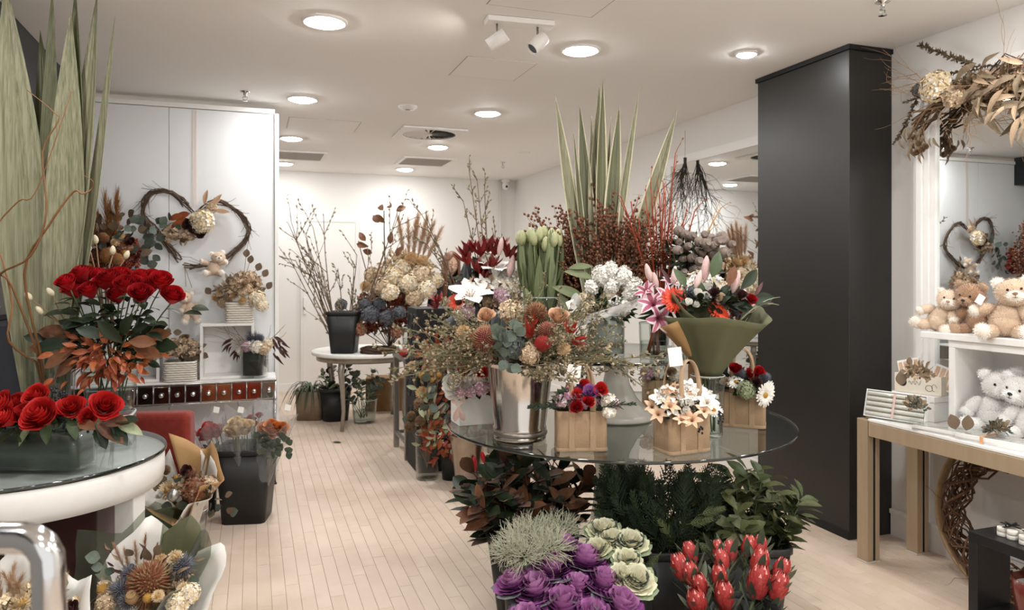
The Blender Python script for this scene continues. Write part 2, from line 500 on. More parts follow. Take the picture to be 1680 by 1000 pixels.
def floor_stains(m):
    nt = m.node_tree; b = nt.nodes['Principled BSDF']; src = b.inputs['Base Color'].links[0].from_socket
    g = nt.nodes.new('ShaderNodeNewGeometry'); n = nt.nodes.new('ShaderNodeTexNoise'); n.inputs['Scale'].default_value = 1.1; n.inputs['Detail'].default_value = 6; n.inputs['Roughness'].default_value = .68
    r = nt.nodes.new('ShaderNodeMapRange'); r.inputs[1].default_value = .48; r.inputs[2].default_value = .78; r.inputs[4].default_value = .55
    x = nt.nodes.new('ShaderNodeMix'); x.data_type = 'RGBA'; x.inputs[7].default_value = lin('#a58a70')
    nt.links.new(g.outputs['Position'], n.inputs['Vector']); nt.links.new(n.outputs['Fac'], r.inputs[0]); nt.links.new(r.outputs[0], x.inputs[0]); nt.links.new(src, x.inputs[6]); nt.links.new(x.outputs[2], b.inputs['Base Color'])
floor_stains(m_floor)
m_dark = mat('dark_beam', '#1a1c20', rough=.5)

# ---- floor with strip planks
mb = MB(); mb.box(XL - .1, XR + .1, YF, YB + .1, -.06, -.003)
floor = struct('floor', mb.build('floor', m_joint, False))
PWD, PLN, GAP = .066, .52, .0016
plank_me = rbox('floor_plank', PWD - GAP, PLN - GAP, .004, m_floor, bev=.0008, seg=1)
rng = random.Random(11)
cand = []
nx = int((XR - XL) / PWD) + 1
for i in range(nx):
    x = XL + (i + .5) * PWD
    off = (i % 5) * .104 + (.02 * rng.random())
    for j in range(int((YB - YF) / PLN) + 1):
        y = YF + off + j * PLN
        if y > YB - .05 or x > XR - .02: continue
        d = x * FWD.x + y * FWD.y; xc = x * RGT.x + y * RGT.y
        key = 99
        if d > 2.6:
            px = 840 + FPX * xc / d; py = HORIZON + FPX * CAM_H / d
            if py < 1030 and (330 < px < 790 or 1240 < px < 1610): key = d
        cand.append((key, x, y))
cand.sort()
rest = MB()
for k, (key, x, y) in enumerate(cand):
    if k < 300 and key < 90: ob('floor_plank', plank_me, floor, T((x, y, -.004)))
    else: rest.box(x - (PWD - GAP) / 2, x + (PWD - GAP) / 2, y - (PLN - GAP) / 2, YB if y + PLN > YB - .05 else y + (PLN - GAP) / 2, -.004, 0)
stuff(ob('floor_plank_field', rest.build('floor_plank_field', m_floor, False), floor))

# ---- ceiling, walls
mb = MB(); mb.box(XL - .1, XR + .1, YF, YB + .1, H, H + .1)
ceiling = struct('ceiling', mb.build('ceiling', m_ceil, False))
m_hatch = m_ceil
def hatch(px0, py0, wx, wy, s=1):
    p = onz(px0, py0, H); c = Vector((p.x + wx / 2, p.y + s * wy / 2, H - .003))
    mb = MB(); w = .006
    mb.box(-wx / 2, wx / 2, -wy / 2, wy / 2, .0005, .003)
    ob('access_panel', mb.build('access_panel', m_hatch, False), ceiling, T(c))
    rim = MB()
    for a, b, c_, d_ in ((-wx / 2 - w, -wx / 2, -wy / 2 - w, wy / 2 + w), (wx / 2, wx / 2 + w, -wy / 2 - w, wy / 2 + w),
                         (-wx / 2, wx / 2, -wy / 2 - w, -wy / 2), (-wx / 2, wx / 2, wy / 2, wy / 2 + w)):
        rim.box(a, b, c_, d_, .0015, .003)
    ob('access_panel_joint', rim.build('access_panel_joint', mat('joint_grey', '#b3aaa1', rough=.9), False), ceiling, T(c))  # joint lines drawn as thin grey strips round the panel
hatch(768, 92, .45, .45); hatch(475, 192, .60, .5); hatch(800, 6, .56, .5, -1)

mb = MB(); mb.box(XR, XR + .1, YF, YB + .1, 0, H); wall_right = struct('wall_right', mb.build('wall_right', m_wall, False))
mb = MB(); mb.box(XL - .1, XR, YB, YB + .1, 0, H); wall_back = struct('wall_back', mb.build('wall_back', m_wall, False))
mb = MB(); mb.box(XL - .1, XL, YF, YB, 0, H); wall_left = struct('wall_left', mb.build('wall_left', m_grey, False))
mb = MB(); mb.box(XL, XL + .34, YF, PART_Y - .002, 2.55, H - .001)
ob('beam', mb.build('beam', m_dark, False), wall_left)
# back wall flush door
dl, dr = ony(497, 360, YB).x, ony(583, 360, YB).x; dt = ony(540, 364, YB).z
door = struct('door_1', rbox('door_1', dr - dl, .02, dt, m_wall, .003), T(((dl + dr) / 2, YB - .012, 0)))
fm = MB(); w = .03
fm.box(dl - w, dl, YB - .028, YB - .001, 0, dt + w); fm.box(dr, dr + w, YB - .028, YB - .001, 0, dt + w); fm.box(dl, dr, YB - .028, YB - .001, dt, dt + w)
ob('door_frame', fm.build('door_frame', m_wall, False), door)
ob('door_handle', rbox('door_handle', .03, .03, .22, m_trim, .006), door, T((ony(489, 530, YB).x + .08, YB - .037, 1.0)))
mb = MB(); mb.box(XR - .016, XR, YF, 3.33, 0, .13); mb.box(XR - .026, XR, YF, 3.33, .13, .155); mb.box(XR - .016, XR, 4.16, YB, 0, .14)
struct('baseboard_right', mb.build('baseboard_right', m_trim, False))
mb = MB(); mb.box(XL, XR - .016, YB - .016, YB, 0, .1); struct('baseboard_back', mb.build('baseboard_back', m_trim, False))
# vertical service pipe in the back right corner
mb = MB(); mb.tube([(ony(821, 300, YB - .03).x, YB - .03, .1), (ony(821, 300, YB - .03).x, YB - .03, H - .001)], .012, 8)
ob('corner_pipe', mb.build('corner_pipe', m_wall), wall_back)

# ---- white panelled partition
PT = 2.785
part_wall = struct('wall_partition', (lambda b: (b.box(XL, PART_X - .03, PART_Y + .02, PART_Y + .08, 0, PT), b.build('wall_partition', m_panel, False))[1])(MB()))
xs = [XL, ony(60, 300, PART_Y).x, ony(277, 300, PART_Y).x, PART_X - .03]
for a, b in zip(xs[:-1], xs[1:]):
    ob('wall_panel', rbox('wall_panel', b - a - .004, .018, PT - .006, m_panel, .001, 1), part_wall, T(((a + b) / 2, PART_Y + .010, .003)))
ob('edge_trim', rbox('edge_trim', .03, .11, PT, m_white, .002, 1), part_wall, T((PART_X - .015, PART_Y + .035, 0)))
ob('top_trim', rbox('top_trim', PART_X - .03 - XL, .10, .035, m_white, .002, 1), part_wall, T(((XL + PART_X - .03) / 2, PART_Y + .035, PT)))

# ---- black column on the right wall
CX, CY0, CY1 = 3.25, 3.335, 4.15
col_t = thing('black_column', 'tall satin black boxed column reaching from floor to ceiling', 'column', ((CX + XR) / 2, (CY0 + CY1) / 2, 0))
ob('body', rbox('column_body', XR - CX, CY1 - CY0, H - .03, m_black, .003, 1), col_t, T(((CX + XR) / 2, (CY0 + CY1) / 2, 0)))
ob('top_reveal', rbox('top_reveal', XR - CX + .012, CY1 - CY0 + .024, .028, m_blackmat, .002, 1), col_t, T(((CX + XR) / 2 - .006, (CY0 + CY1) / 2, H - .03)))
ob('kick_strip', rbox('kick_strip', .004, CY1 - CY0, .05, m_blackmat, .001, 1), col_t, T((CX - .002, (CY0 + CY1) / 2, 0)))

# ---- mirrors
def mirror(name, label, y0, y1, z0, z1, fw, mfr, steps=1, left_only=False):
    t = thing(name, label, 'mirror', (XR, (y0 + y1) / 2, z0))
    mb = MB(); mb.box(XR - .012, XR - .001, y0, y1, z0, z1)
    ob('glass', mb.build('glass', m_mirror, False), t)
    for k in range(steps):
        a0 = fw * k / steps; a = fw * (k + 1) / steps; dth = (.030, .044, .058, .040)[k] if steps > 1 else .02
        for nm, q in (('frame_stile', (y1 + a0, y1 + a, z0 - a, z1 + a)), ('frame_stile', (y0 - a, y0 - a0, z0 - a, z1 + a)),
                      ('frame_rail', (y0 - a0, y1 + a0, z1 + a0, z1 + a)), ('frame_rail', (y0 - a0, y1 + a0, z0 - a, z0 - a0))):
            mb = MB(); mb.box(XR - dth, XR - .001, *q)
            ob(nm, mb.build(nm, mfr, False), t)
    return t
mirror('wall_mirror', 'large wall mirror behind the black column reflecting ceiling lights', 4.20, 5.74, .55, 2.50, .07, m_trim)
mirror('framed_mirror', 'white framed mirror under the dried flower garland above teddy shelf', 1.35, 3.02, .80, 2.50, .13, m_white, 4)

# ---- ceiling fittings
m_lamp = mat('lamp_diffuser', '#fdfcfb', emit=LAMP_STRENGTH, rough=.5)
ring = MB(); ring.lathe([(.118, .012), (.118, .004), (.112, 0), (.098, 0), (.093, .005), (.093, .012)], 40)
ring_me = ring.build('trim_ring', m_trim)
disc = MB(); disc.lathe([(.0005, -.013), (.045, -.012), (.075, -.008), (.090, -.002), (.093, .005)], 40); disc_me = disc.build('diffuser', m_lamp)
for i in range(len(disc_me.polygons)): pass
def downlight(x, y, label, s=1.0, group='recessed ceiling downlights'):
    t = thing('ceiling_downlight', label, 'downlight', (x, y, H - .012), group)
    M = T((x, y, H - .0125), 0, 1) @ Matrix.Scale(s, 4, (1, 0, 0)) @ Matrix.Scale(s, 4, (0, 1, 0))
    ob('trim_ring', ring_me, t, M); ob('diffuser', disc_me, t, M, 'glowing white diffuser')
GX, GY = (.355, 1.83), (3.95, 5.77, 7.50, 9.27)
names = {(0, 0): 'large round downlight at the top left, left of the track spotlights', (1, 0): 'round downlight to the right of the track spotlights',
         (0, 1): 'round downlight just above the corner of the white partition', (1, 1): 'round downlight between swirl air diffuser and tall pale flax leaves',
         (0, 2): 'round downlight beside the partition edge above the left return grille', (1, 2): 'round downlight right beside the swirl air diffuser',
         (0, 3): 'half hidden downlight beside partition below the left return grille', (1, 3): 'round downlight closest to the back wall below the middle return grille'}
for i, x in enumerate(GX):
    for j, y in enumerate(GY): downlight(x, y, names[(i, j)])
downlight(2.80, 3.68, 'small round downlight beside the top of the black column', .55)
for x, y in ((.355, 2.15), (1.83, 2.15), (.355, .35), (1.83, .35), (.355, -1.4), (1.83, -1.4), (3.05, 1.9), (3.05, .3), (-1.0, 2.9), (-1.0, .9)):
    downlight(x, y, 'round recessed downlight overhead, above and behind the viewpoint')

def grille(px, py, wx, wy, label):
    c = onz(px, py, H); t = thing('return_air_grille', label, 'vent', (c.x, c.y, H - .02))
    mb = MB()
    for a in ((-wx / 2, wx / 2, -wy / 2, -wy / 2 + .04), (-wx / 2, wx / 2, wy / 2 - .04, wy / 2), (-wx / 2, -wx / 2 + .04, -wy / 2 + .04, wy / 2 - .04), (wx / 2 - .04, wx / 2, -wy / 2 + .04, wy / 2 - .04)):
        mb.box(*a, .004, .0195)
    ob('frame', mb.build('frame', m_trim, False), t, T((c.x, c.y, H - .02)))
    mb = MB(); mb.box(-wx / 2 + .04, wx / 2 - .04, -wy / 2 + .04, wy / 2 - .04, .0150, .0195)
    ob('backing', mb.build('backing', mat('grille_back', '#8d857c', rough=.9), False), t, T((c.x, c.y, H - .02)))
    bar = MB(); bar.box(-wx / 2 + .04, wx / 2 - .04, 0, .014, .007, .009)
    bar_me = bar.build('slat', mat('grille_slat', '#a79d92', rough=.6), False)
    n = int((wy - .08) / .02)
    for k in range(n): ob('slat', bar_me, t, T((c.x, c.y - wy / 2 + .045 + k * .02, H - .02)))
grille(697, 264, .62, .62, 'square return air grille with grey slats beyond the swirl diffuser')
grille(488, 254, .62, .62, 'grey slatted return air grille beside the white partition edge')
# swirl diffuser
c = onz(704, 218, H); t = thing('swirl_air_diffuser', 'square white ceiling air diffuser with a round fan of radial blades', 'vent', (c.x, c.y, H - .03))
mb = MB(); s_ = .30; n = 48; P = []
for j in range(n):
    a = 2 * math.pi * j / n; q = s_ / max(abs(math.cos(a)), abs(math.sin(a)))
    P.append([(q * math.cos(a), q * math.sin(a), .028), (q * math.cos(a), q * math.sin(a), .012), (.25 * math.cos(a), .25 * math.sin(a), .010), (.25 * math.cos(a), .25 * math.sin(a), .028)])
mb.grid(P, 0, cu=True)
ob('plate', mb.build('plate', m_trim, False), t, T((c.x, c.y, H - .03)))
mb = MB(); mb.lathe([(.0005, .0265), (.25, .0265)], 40); ob('backing', mb.build('backing', mat('vent_dark', '#2c2926', rough=.9)), t, T((c.x, c.y, H - .03)))
bl = MB(); bl.add([(.03, -.004, .012), (.248, -.014, .012), (.248, .016, .025), (.03, .005, .022)], [(0, 1, 2, 3)]); bl_me = bl.build('blade', m_trim, False)
for k in range(24): ob('blade', bl_me, t, T((c.x, c.y, H - .03), k * math.pi / 12))
mb = MB(); mb.lathe([(.0005, .008), (.03, .010), (.034, .026)], 20); ob('hub', mb.build('hub', m_trim), t, T((c.x, c.y, H - .03)))
# smoke detector, sprinklers, small round cover
c = onz(669, 174, H); t = thing('smoke_detector', 'low round white smoke detector on ceiling above the swirl diffuser', 'detector', (c.x, c.y, H - .03))
mb = MB(); mb.lathe([(.075, .0295), (.075, .018), (.06, .012), (.058, .004), (.03, .001), (.0005, .001)], 28); ob('body', mb.build('body', m_trim), t, T((c.x, c.y, H - .03)))
mb = MB(); mb.lathe([(.02, .0015), (.02, -.003), (.0005, -.003)], 16); ob('sensor_cap', mb.build('sensor_cap', m_steel), t, T((c.x, c.y, H - .03)))
c = onz(860, 250, H); mb = MB(); mb.lathe([(.07, .0115), (.07, .004), (.06, 0), (.0005, 0)], 24)
tag(ob('ceiling_cover_plate', mb.build('ceiling_cover_plate', m_trim), None, T((c.x, c.y, H - .012))), 'faint flat round cover plate on the ceiling above the camera', 'cover plate')
def sprinkler(px, py, label):
    c = onz(px, py, H); t = thing('fire_sprinkler', label, 'sprinkler', (c.x, c.y, H - .07), 'ceiling fire sprinklers')
    M = T((c.x, c.y, H - .07)); mb = MB(); mb.lathe([(.035, .0695), (.034, .064), (.014, .060), (.010, .03), (.012, .028), (.0005, .026)], 16); ob('escutcheon', mb.build('escutcheon', m_chrome), t, M)
    mb = MB(); mb.tube([(-.014, 0, .03), (-.016, 0, .015), (0, 0, .004)], .003, 5); mb.tube([(.014, 0, .03), (.016, 0, .015), (0, 0, .004)], .003, 5); ob('yoke', mb.build('yoke', m_chrome), t, M)
    mb = MB(); mb.lathe([(.0005, .003), (.02, .002), (.02, 0), (.0005, 0)], 12); ob('deflector', mb.build('deflector', m_chrome), t, M)
sprinkler(402, 150, 'tiny chrome fire sprinkler on the ceiling above the white partition')
sprinkler(825, 266, 'tiny chrome fire sprinkler on ceiling near the back corner camera')
sprinkler(1448, 2, 'chrome fire sprinkler at the top edge above the black column')
# security camera
c = ony(828, 296, YB - .05); t = thing('security_camera', 'small white security camera in the back corner of ceiling', 'camera', (c.x, YB - .06, H - .16))
M = T((c.x, YB - .09, H - .16)); mb = MB(); mb.lathe([(.06, .159), (.06, .13), (.052, .12), (.0005, .12)], 20); ob('mount', mb.build('mount', m_trim), t, M)
mb = MB(); mb.ell((0, 0, .075), (.055, .055, .065), 10, 16); ob('dome', mb.build('dome', m_trim), t, M)
mb = MB(); mb.ell((0, -.050, .055), (.018, .012, .018), 8, 12); ob('lens', mb.build('lens', m_blackplastic), t, M)
# track with two spot heads
c = onz(852, 33, H); t = thing('track_spotlight', 'white ceiling track with two tilted cylindrical spot heads', 'spotlight', (c.x, c.y, H - .2))
rz = -.08
ob('track', rbox('track', .36, .10, .028, m_trim, .004), t, T((c.x, c.y, H - .029), rz))
for dx, (az, el), on in ((-.12, (2.6, .35), True), (.10, (2.5, .55), False)):
    b = Vector((c.x + dx * math.cos(rz), c.y + dx * math.sin(rz), H - .03)); mb = MB()
    mb.tube([b, b - UP * .07], .006, 8); ob('arm', mb.build('arm', m_steel), t)
    e = b - UP * .085; d = Vector((-.75, .45, -.55)).normalized() if on else Vector((-.6, -.1, -.6)).normalized()
    mb = MB(); mb.lathe([(.0005, -.055), (.034, -.055), (.036, -.05), (.036, .05), (.033, .052), (.031, .040), (.0005, .036)], 22)
    hd = ob('spot_head', mb.build('spot_head', m_trim), t, fr(e, d, UP))
    mb = MB(); mb.lathe([(.0005, .0405), (.030, .0405)], 18); ob('lens', mb.build('lens', mat('spot_lens', '#fff6ea', emit=60 if on else 0) if on else m_glassedge), hd, fr(e, d, UP))
# pale ribbons hanging on the partition
for k, px in enumerate((317.5, 322)):
    a = ony(px, 160, PART_Y - .004); b = ony(px, 338, PART_Y - .004); mb = MB()
    mb.add([(a.x - .0028, PART_Y - .004, PT - .01), (a.x + .0028, PART_Y - .004, PT - .01), (b.x + .0028, PART_Y - .006, b.z), (b.x - .0028, PART_Y - .006, b.z)], [(0, 1, 2, 3)])
    mb.add([(a.x - .0028, PART_Y - .0015, PT - .01), (a.x + .0028, PART_Y - .0015, PT - .01), (b.x + .0028, PART_Y - .0035, b.z), (b.x - .0028, PART_Y - .0035, b.z)], [(3, 2, 1, 0)])
    tag(ob('hanging_ribbon', mb.build('hanging_ribbon', mat('pale_ribbon', '#f0dccf', rough=.5)), None), 'pale pink hanging ribbon on the partition, ' + ('left one' if k == 0 else 'right one'), 'ribbon', 'ribbons on partition')
# ================================================================== SHARED PLANT MATERIALS
g_dark = mat('leaf_dark_green', '#27331f', '#1b2718', rough=.45, nscale=9)
g_mid = mat('leaf_green', '#475731', '#334328', rough=.5, nscale=9)
g_olive = mat('leaf_olive', '#666a44', '#474c2e', rough=.5, nscale=9)
g_grey = mat('leaf_eucalyptus', '#636e61', '#455047', rough=.6, nscale=7)
g_pale = mat('leaf_pale', '#a3ab8a', '#8a9472', rough=.55, nscale=8)
g_flax = mat('flax_leaf', '#6f7050', '#464931', rough=.45, nscale=30, stretch=(5, 5, .05), rand=.25)
g_flax2 = mat('flax_leaf_pale', '#97957a', '#66674c', rough=.45, nscale=30, stretch=(5, 5, .05), rand=.2)
b_mag = mat('leaf_bronze', '#794b29', '#55311b', rough=.55, nscale=8, sheen=.2)
b_cop = mat('leaf_copper', '#ad6238', '#843f22', rough=.45, nscale=12)
b_rust = mat('leaf_rust', '#9c4425', '#6e2917', rough=.55, nscale=12)
b_dry = mat('leaf_dry', '#9c8b74', '#776650', rough=.75, nscale=10)
b_wine = mat('leaf_wine', '#4f2a2a', '#35201f', rough=.6, nscale=9)
stem_g = mat('stem_green', '#4f5d38', '#3d4a2c', rough=.6)
stem_b = mat('stem_brown', '#5b4636', '#453529', rough=.8, nscale=30, bump=.1)
stem_r = mat('stem_red', '#a84a28', '#8a3420', rough=.5)
stem_t = mat('stem_tan', '#8f7154', '#6d543d', rough=.8)
bark = mat('vine_bark', '#6a584a', '#4a3c32', rough=.85, nscale=40, bump=.15)
p_red = mat('petal_red', '#b8131b', '#850c14', rough=.5, nscale=6, sheen=0)
p_red2 = mat('petal_scarlet', '#cc2c26', '#a8191c', rough=.5, nscale=6, sheen=0)
p_white = mat('petal_white', '#f3f1ec', '#e4e1d8', rough=.55, nscale=6)
p_cream = mat('petal_cream', '#ead9b8', '#d8c199', rough=.6, nscale=7)
p_beige = mat('petal_beige', '#d1bba1', '#b4997c', rough=.75, nscale=9)
p_peach = mat('petal_peach', '#e0c2a6', '#d0a684', rough=.6, nscale=7)
p_orange = mat('petal_orange', '#d0803f', '#b5622e', rough=.55, nscale=7)
p_coral = mat('petal_coral', '#e2502c', '#c93a20', rough=.5, nscale=7)
p_pink = mat('petal_pink', '#d6b2bd', '#b9889b', rough=.55, nscale=7)
p_purple = mat('petal_purple', '#8a4d93', '#6b3278', rough=.5, nscale=6)
p_purple2 = mat('petal_mauve', '#b07db4', '#8d5596', rough=.5, nscale=6)
p_lav = mat('petal_lavender', '#72707c', '#585660', rough=.6)
p_blue = mat('petal_slate_blue', '#62666a', '#4b4e52', rough=.7, nscale=10)
p_yel = mat('centre_yellow', '#c99a3c', '#a67a2c', rough=.8, nscale=20)
p_rustb = mat('bloom_rust', '#945a3e', '#6d402b', rough=.8, nscale=14)
p_tanb = mat('bloom_tan', '#a3865e', '#806545', rough=.8, nscale=14)
p_sil = mat('silver_bauble', '#c9c8c4', '#a9a7a2', rough=.3, metal=.8)
w_kraft = mat('kraft_paper', '#bf9a6c', '#ae8859', rough=.75, nscale=6, bump=.05)
w_green = mat('olive_paper', '#66674a', '#5a5b40', rough=.7, nscale=5, bump=.04)
w_white = mat('white_paper', '#ebe8e2', '#e0dcd5', rough=.6)
w_net = clear('dark_netting', '#c4c8bd', rough=.5, ior=1.2, haze=.22, hazec='#5d6552')
w_cello = clear('cellophane', '#f6f8f9', rough=.1, ior=1.5, wrinkle=.5, haze=.09)
m_velvet = mat('red_velvet', '#8d2a1a', '#701d12', rough=.8, nscale=30, sheen=.2)
m_maroon = mat('maroon_velvet', '#3c1712', '#34130f', rough=.85, sheen=.3, nscale=30)
m_basket = mat('white_basket', '#e9e4da', '#d6cfc2', rough=.75)
m_kraft_tag = mat('paper_tag', '#f2f1ec', rough=.7)
m_water = clear('glass_water', '#f0f4f1', rough=.01, ior=1.33)

# leaf shapes (unit length)
L_mag = leaf('mag_brown', [b_mag, g_dark], L=1, W=.42, peak=.55, fold=.25, curl=.12, two=True)
L_magg = leaf('mag_green', [g_dark, b_mag], L=1, W=.42, peak=.55, fold=.25, curl=.12, two=True)
L_cop = leaf('copper', b_cop, L=1, W=.40, peak=.42, fold=.35, curl=.25)
L_rust = leaf('rust', b_rust, L=1, W=.34, peak=.42, fold=.35, curl=.3)
L_lance = leaf('lance_green', g_dark, L=1, W=.22, peak=.4, fold=.3, curl=.3)
L_mid = leaf('mid_green', g_mid, L=1, W=.42, peak=.45, fold=.25, curl=.25)
L_dark = leaf('dark_green', g_dark, L=1, W=.5, peak=.45, fold=.25, curl=.25)
L_gum = leaf('gum_round', g_grey, L=1, W=.86, peak=.48, fold=.15, curl=.1)
L_gumd = leaf('gum_brown', mat('leaf_taupe', '#7d6a55', '#5c4c3e', rough=.65), L=1, W=.80, peak=.48, fold=.15, curl=.1)
L_oliv = leaf('olive', g_olive, L=1, W=.5, peak=.58, fold=.3, curl=.22)
L_dry = leaf('dry', b_dry, L=1, W=.26, peak=.4, fold=.5, curl=.45, wav=.1)
L_wine = leaf('wine', b_wine, L=1, W=.2, peak=.35, fold=.4, curl=.5)
L_pale = leaf('pale', g_pale, L=1, W=.40, peak=.5, fold=.3, curl=.3)
ROSE = rose('red', p_red, seed=1, n=22, open_=.45); ROSE2 = rose('red2', p_red, seed=5, n=24, open_=.75)
RANUN = rose('scarlet', p_red2, seed=7, n=24, open_=1.1)
ROSEW = rose('cream', p_cream, seed=4); ROSEO = rose('orange', p_orange, seed=6, n=20, open_=1.4); ROSEWH = rose('white', p_white, seed=8)
def cm(key, f, mats): return cached(key, lambda: f().build(key.split('.')[0], mats))
CHRYS_W = cm('chrysanthemum.w', lambda: pom_mb(120), [p_cream, p_yel])
CHRYS_P = cm('chrysanthemum.p', lambda: pom_mb(120, seed=3), [mat('petal_ivory', '#e3c9a0', '#d0ac7c', rough=.7), p_beige])
HYD_RUST = cm('hydrangea.r', lambda: florets_mb(120, s=.12), [p_rustb, b_rust, b_dry])
HYD_BEIGE = cm('hydrangea.b', lambda: florets_mb(110, s=.13, seed=2), [p_beige, b_dry, p_cream])
HYD_BLUE = cm('hydrangea.bl', lambda: florets_mb(110, s=.13, seed=3), [p_blue, g_grey, p_lav])
HYD_CREAM = cm('hydrangea.c', lambda: florets_mb(120, s=.12, seed=4), [p_cream, p_beige, p_white])
HYD_WHITE = cm('hydrangea.w', lambda: florets_mb(110, s=.15, seed=5), [p_white, g_pale, p_cream])
HYD_PINK = cm('hydrangea.p', lambda: florets_mb(80, s=.16, seed=6), [p_pink, g_pale, p_white])
HYAC = cm('hyacinth', lambda: florets_mb(90, lo=-.9, s=.20, r=.30, long=1.7, seed=7), [p_white, g_pale, p_white])
BANK_RUST = cm('banksia.r', lambda: spike_mb(360, rx=.42, rz=.55), [p_tanb, p_rustb, p_rustb])
BANK_PINK = cm('banksia.p', lambda: spike_mb(360, rx=.42, rz=.55, sl=.10), [mat('bloom_pinkbrown', '#a8564e', '#7c3f3a', rough=.8), mat('bloom_maroon', '#6e2f2f', rough=.8), p_tanb])
THISTLE = cm('thistle', lambda: spike_mb(150, rx=.3, rz=.4, sl=.35, lean=.5), [p_lav, mat('thistle_core', '#45454f', rough=.8), p_blue])
POD = cm('seed_pod', lambda: gumnut_mb(), [p_tanb])
BILLY = cm('billy_button', lambda: spike_mb(110, lo=-1, rx=.42, rz=.42, sl=.08, sw=.05, lean=0), [p_yel, mat('billy_core', '#b5893a', rough=.9), p_tanb])
BALL_T = cm('dried_thistle', lambda: spike_mb(240, lo=-1, rx=.40, rz=.36, sl=.14, sw=.03, lean=.4), [mat('dried_brown', '#7a5c40', '#5a412d', rough=.85), mat('dried_core', '#4b382a', rough=.9), p_tanb])
GERB = cm('gerbera', lambda: ray_mb(), [p_coral, mat('gerbera_eye', '#3c1c14', rough=.9), g_mid])
DAISY = cm('daisy', lambda: ray_mb(20, L=.5, W=.12, layers=2, disc=.13), [p_white, p_yel, g_mid])
LILY_W = cm('lily.w', lambda: lily_mb(1, False, .46), [p_white, mat('anther', '#8a5a2a', rough=.8)])
LILY_P = cm('lily.p', lambda: lily_mb(2, True, .40), [mat('lily_rose', '#b7687e', '#9c4a63', rough=.5), mat('anther', '#8a5a2a'), mat('lily_edge', '#ead9dc', '#dfc3cb', rough=.5)])
TULIPF = cm('white_tulip', lambda: rose_mb(7, .3, 9), [p_white])
BUDW = cm('bud.w', lambda: bud_mb(r=.3), [mat('bud_cream', '#d9cfb4', '#bcae8d', rough=.6)])
BUDP = cm('bud.p', lambda: bud_mb(r=.17), [mat('bud_pinkcream', '#dac3bb', '#c39d9b', rough=.5)])
PLUME = cm('plume.t', lambda: plume_mb(), [mat('plume_tan', '#9c6a38', '#7d5229', rough=.9)])
PLUME_B = cm('plume.b', lambda: plume_mb(2, 300, 1, .22), [mat('plume_beige', '#c3a183', '#a88566', rough=.9)])
LEUC = cm('leucadendron', lambda: (lambda mb: ([mb.put(leaf_mb(L=1, W=.3, peak=.45, fold=.4, curl=-.05), fr((0, 0, 0.05 * (k % 3)), (math.cos(k * 2.4) * (.25 + .07 * k), math.sin(k * 2.4) * (.25 + .07 * k), 1), (math.cos(k * 2.4), math.sin(k * 2.4), 0), .55 + .05 * k)) for k in range(9)], mb)[1])(MB()), [mat('leucadendron_red', '#8c2420', '#5e1a18', rough=.45)])

# ------------------------------------------------------------------ generic assemblies
def stem(name, t, pts, r, m, n=6):
    mb = MB(); mb.tube(pts, r, n); return ob(name, mb.build(name, m), t)
def scatter_leaves(t, c, rad, n, meshes, size, rng, lo=-.2, hi=1, name='leaf', tilt=.3, up=.2, inner=.75):
    c = Vector(c)
    for i in range(n):
        d = rdir(rng, lo, hi); k = rng.uniform(inner, 1.0)
        p = c + Vector((d.x * rad[0], d.y * rad[1], d.z * rad[2])) * k
        e = (d + rdir(rng) * tilt + UP * up).normalized(); s = size * rng.uniform(.7, 1.2)
        ob(name, rng.choice(meshes), t, fr(p - e * s * .6, e, UP * .8 + rdir(rng) * .6 - FWD * .5, s))
def filler(t, c, rad, n, meshes, size, rng, m, lo=-.2, hi=1, name='foliage'):
    """many small leaves or florets too small to single out, joined into one part"""
    mb = MB(); c = Vector(c)
    for i in range(n):
        d = rdir(rng, lo, hi); k = rng.uniform(.45, 1.0)
        p = c + Vector((d.x * rad[0], d.y * rad[1], d.z * rad[2])) * k; j = rng.randrange(len(meshes))
        e = (d + rdir(rng) * .5 + UP * .15).normalized()
        mb.put(meshes[j], fr(p, e, None, size * rng.uniform(.7, 1.3), rng=rng), j)
    return stuff(ob(name, mb.build(name, m), t))
SM_LEAF = leaf_mb(L=1, W=.4, peak=.45, fold=.3, curl=.3, nu=3)
SM_ROUND = leaf_mb(L=1, W=.8, peak=.5, fold=.2, curl=.1, nu=3)
SM_FLOR = florets_mb(5, lo=0, r=.3, s=.45, core=False)
def bush_twigs(t, base, tops, r, m, rng, name='stem', n=6):
    for q in tops:
        b = Vector(base) + rdir(rng) * .02; mid = (b + Vector(q)) / 2 + rdir(rng) * .03
        stem(name, t, bez(b, mid, q, n), [r, r * .6], m, 5)
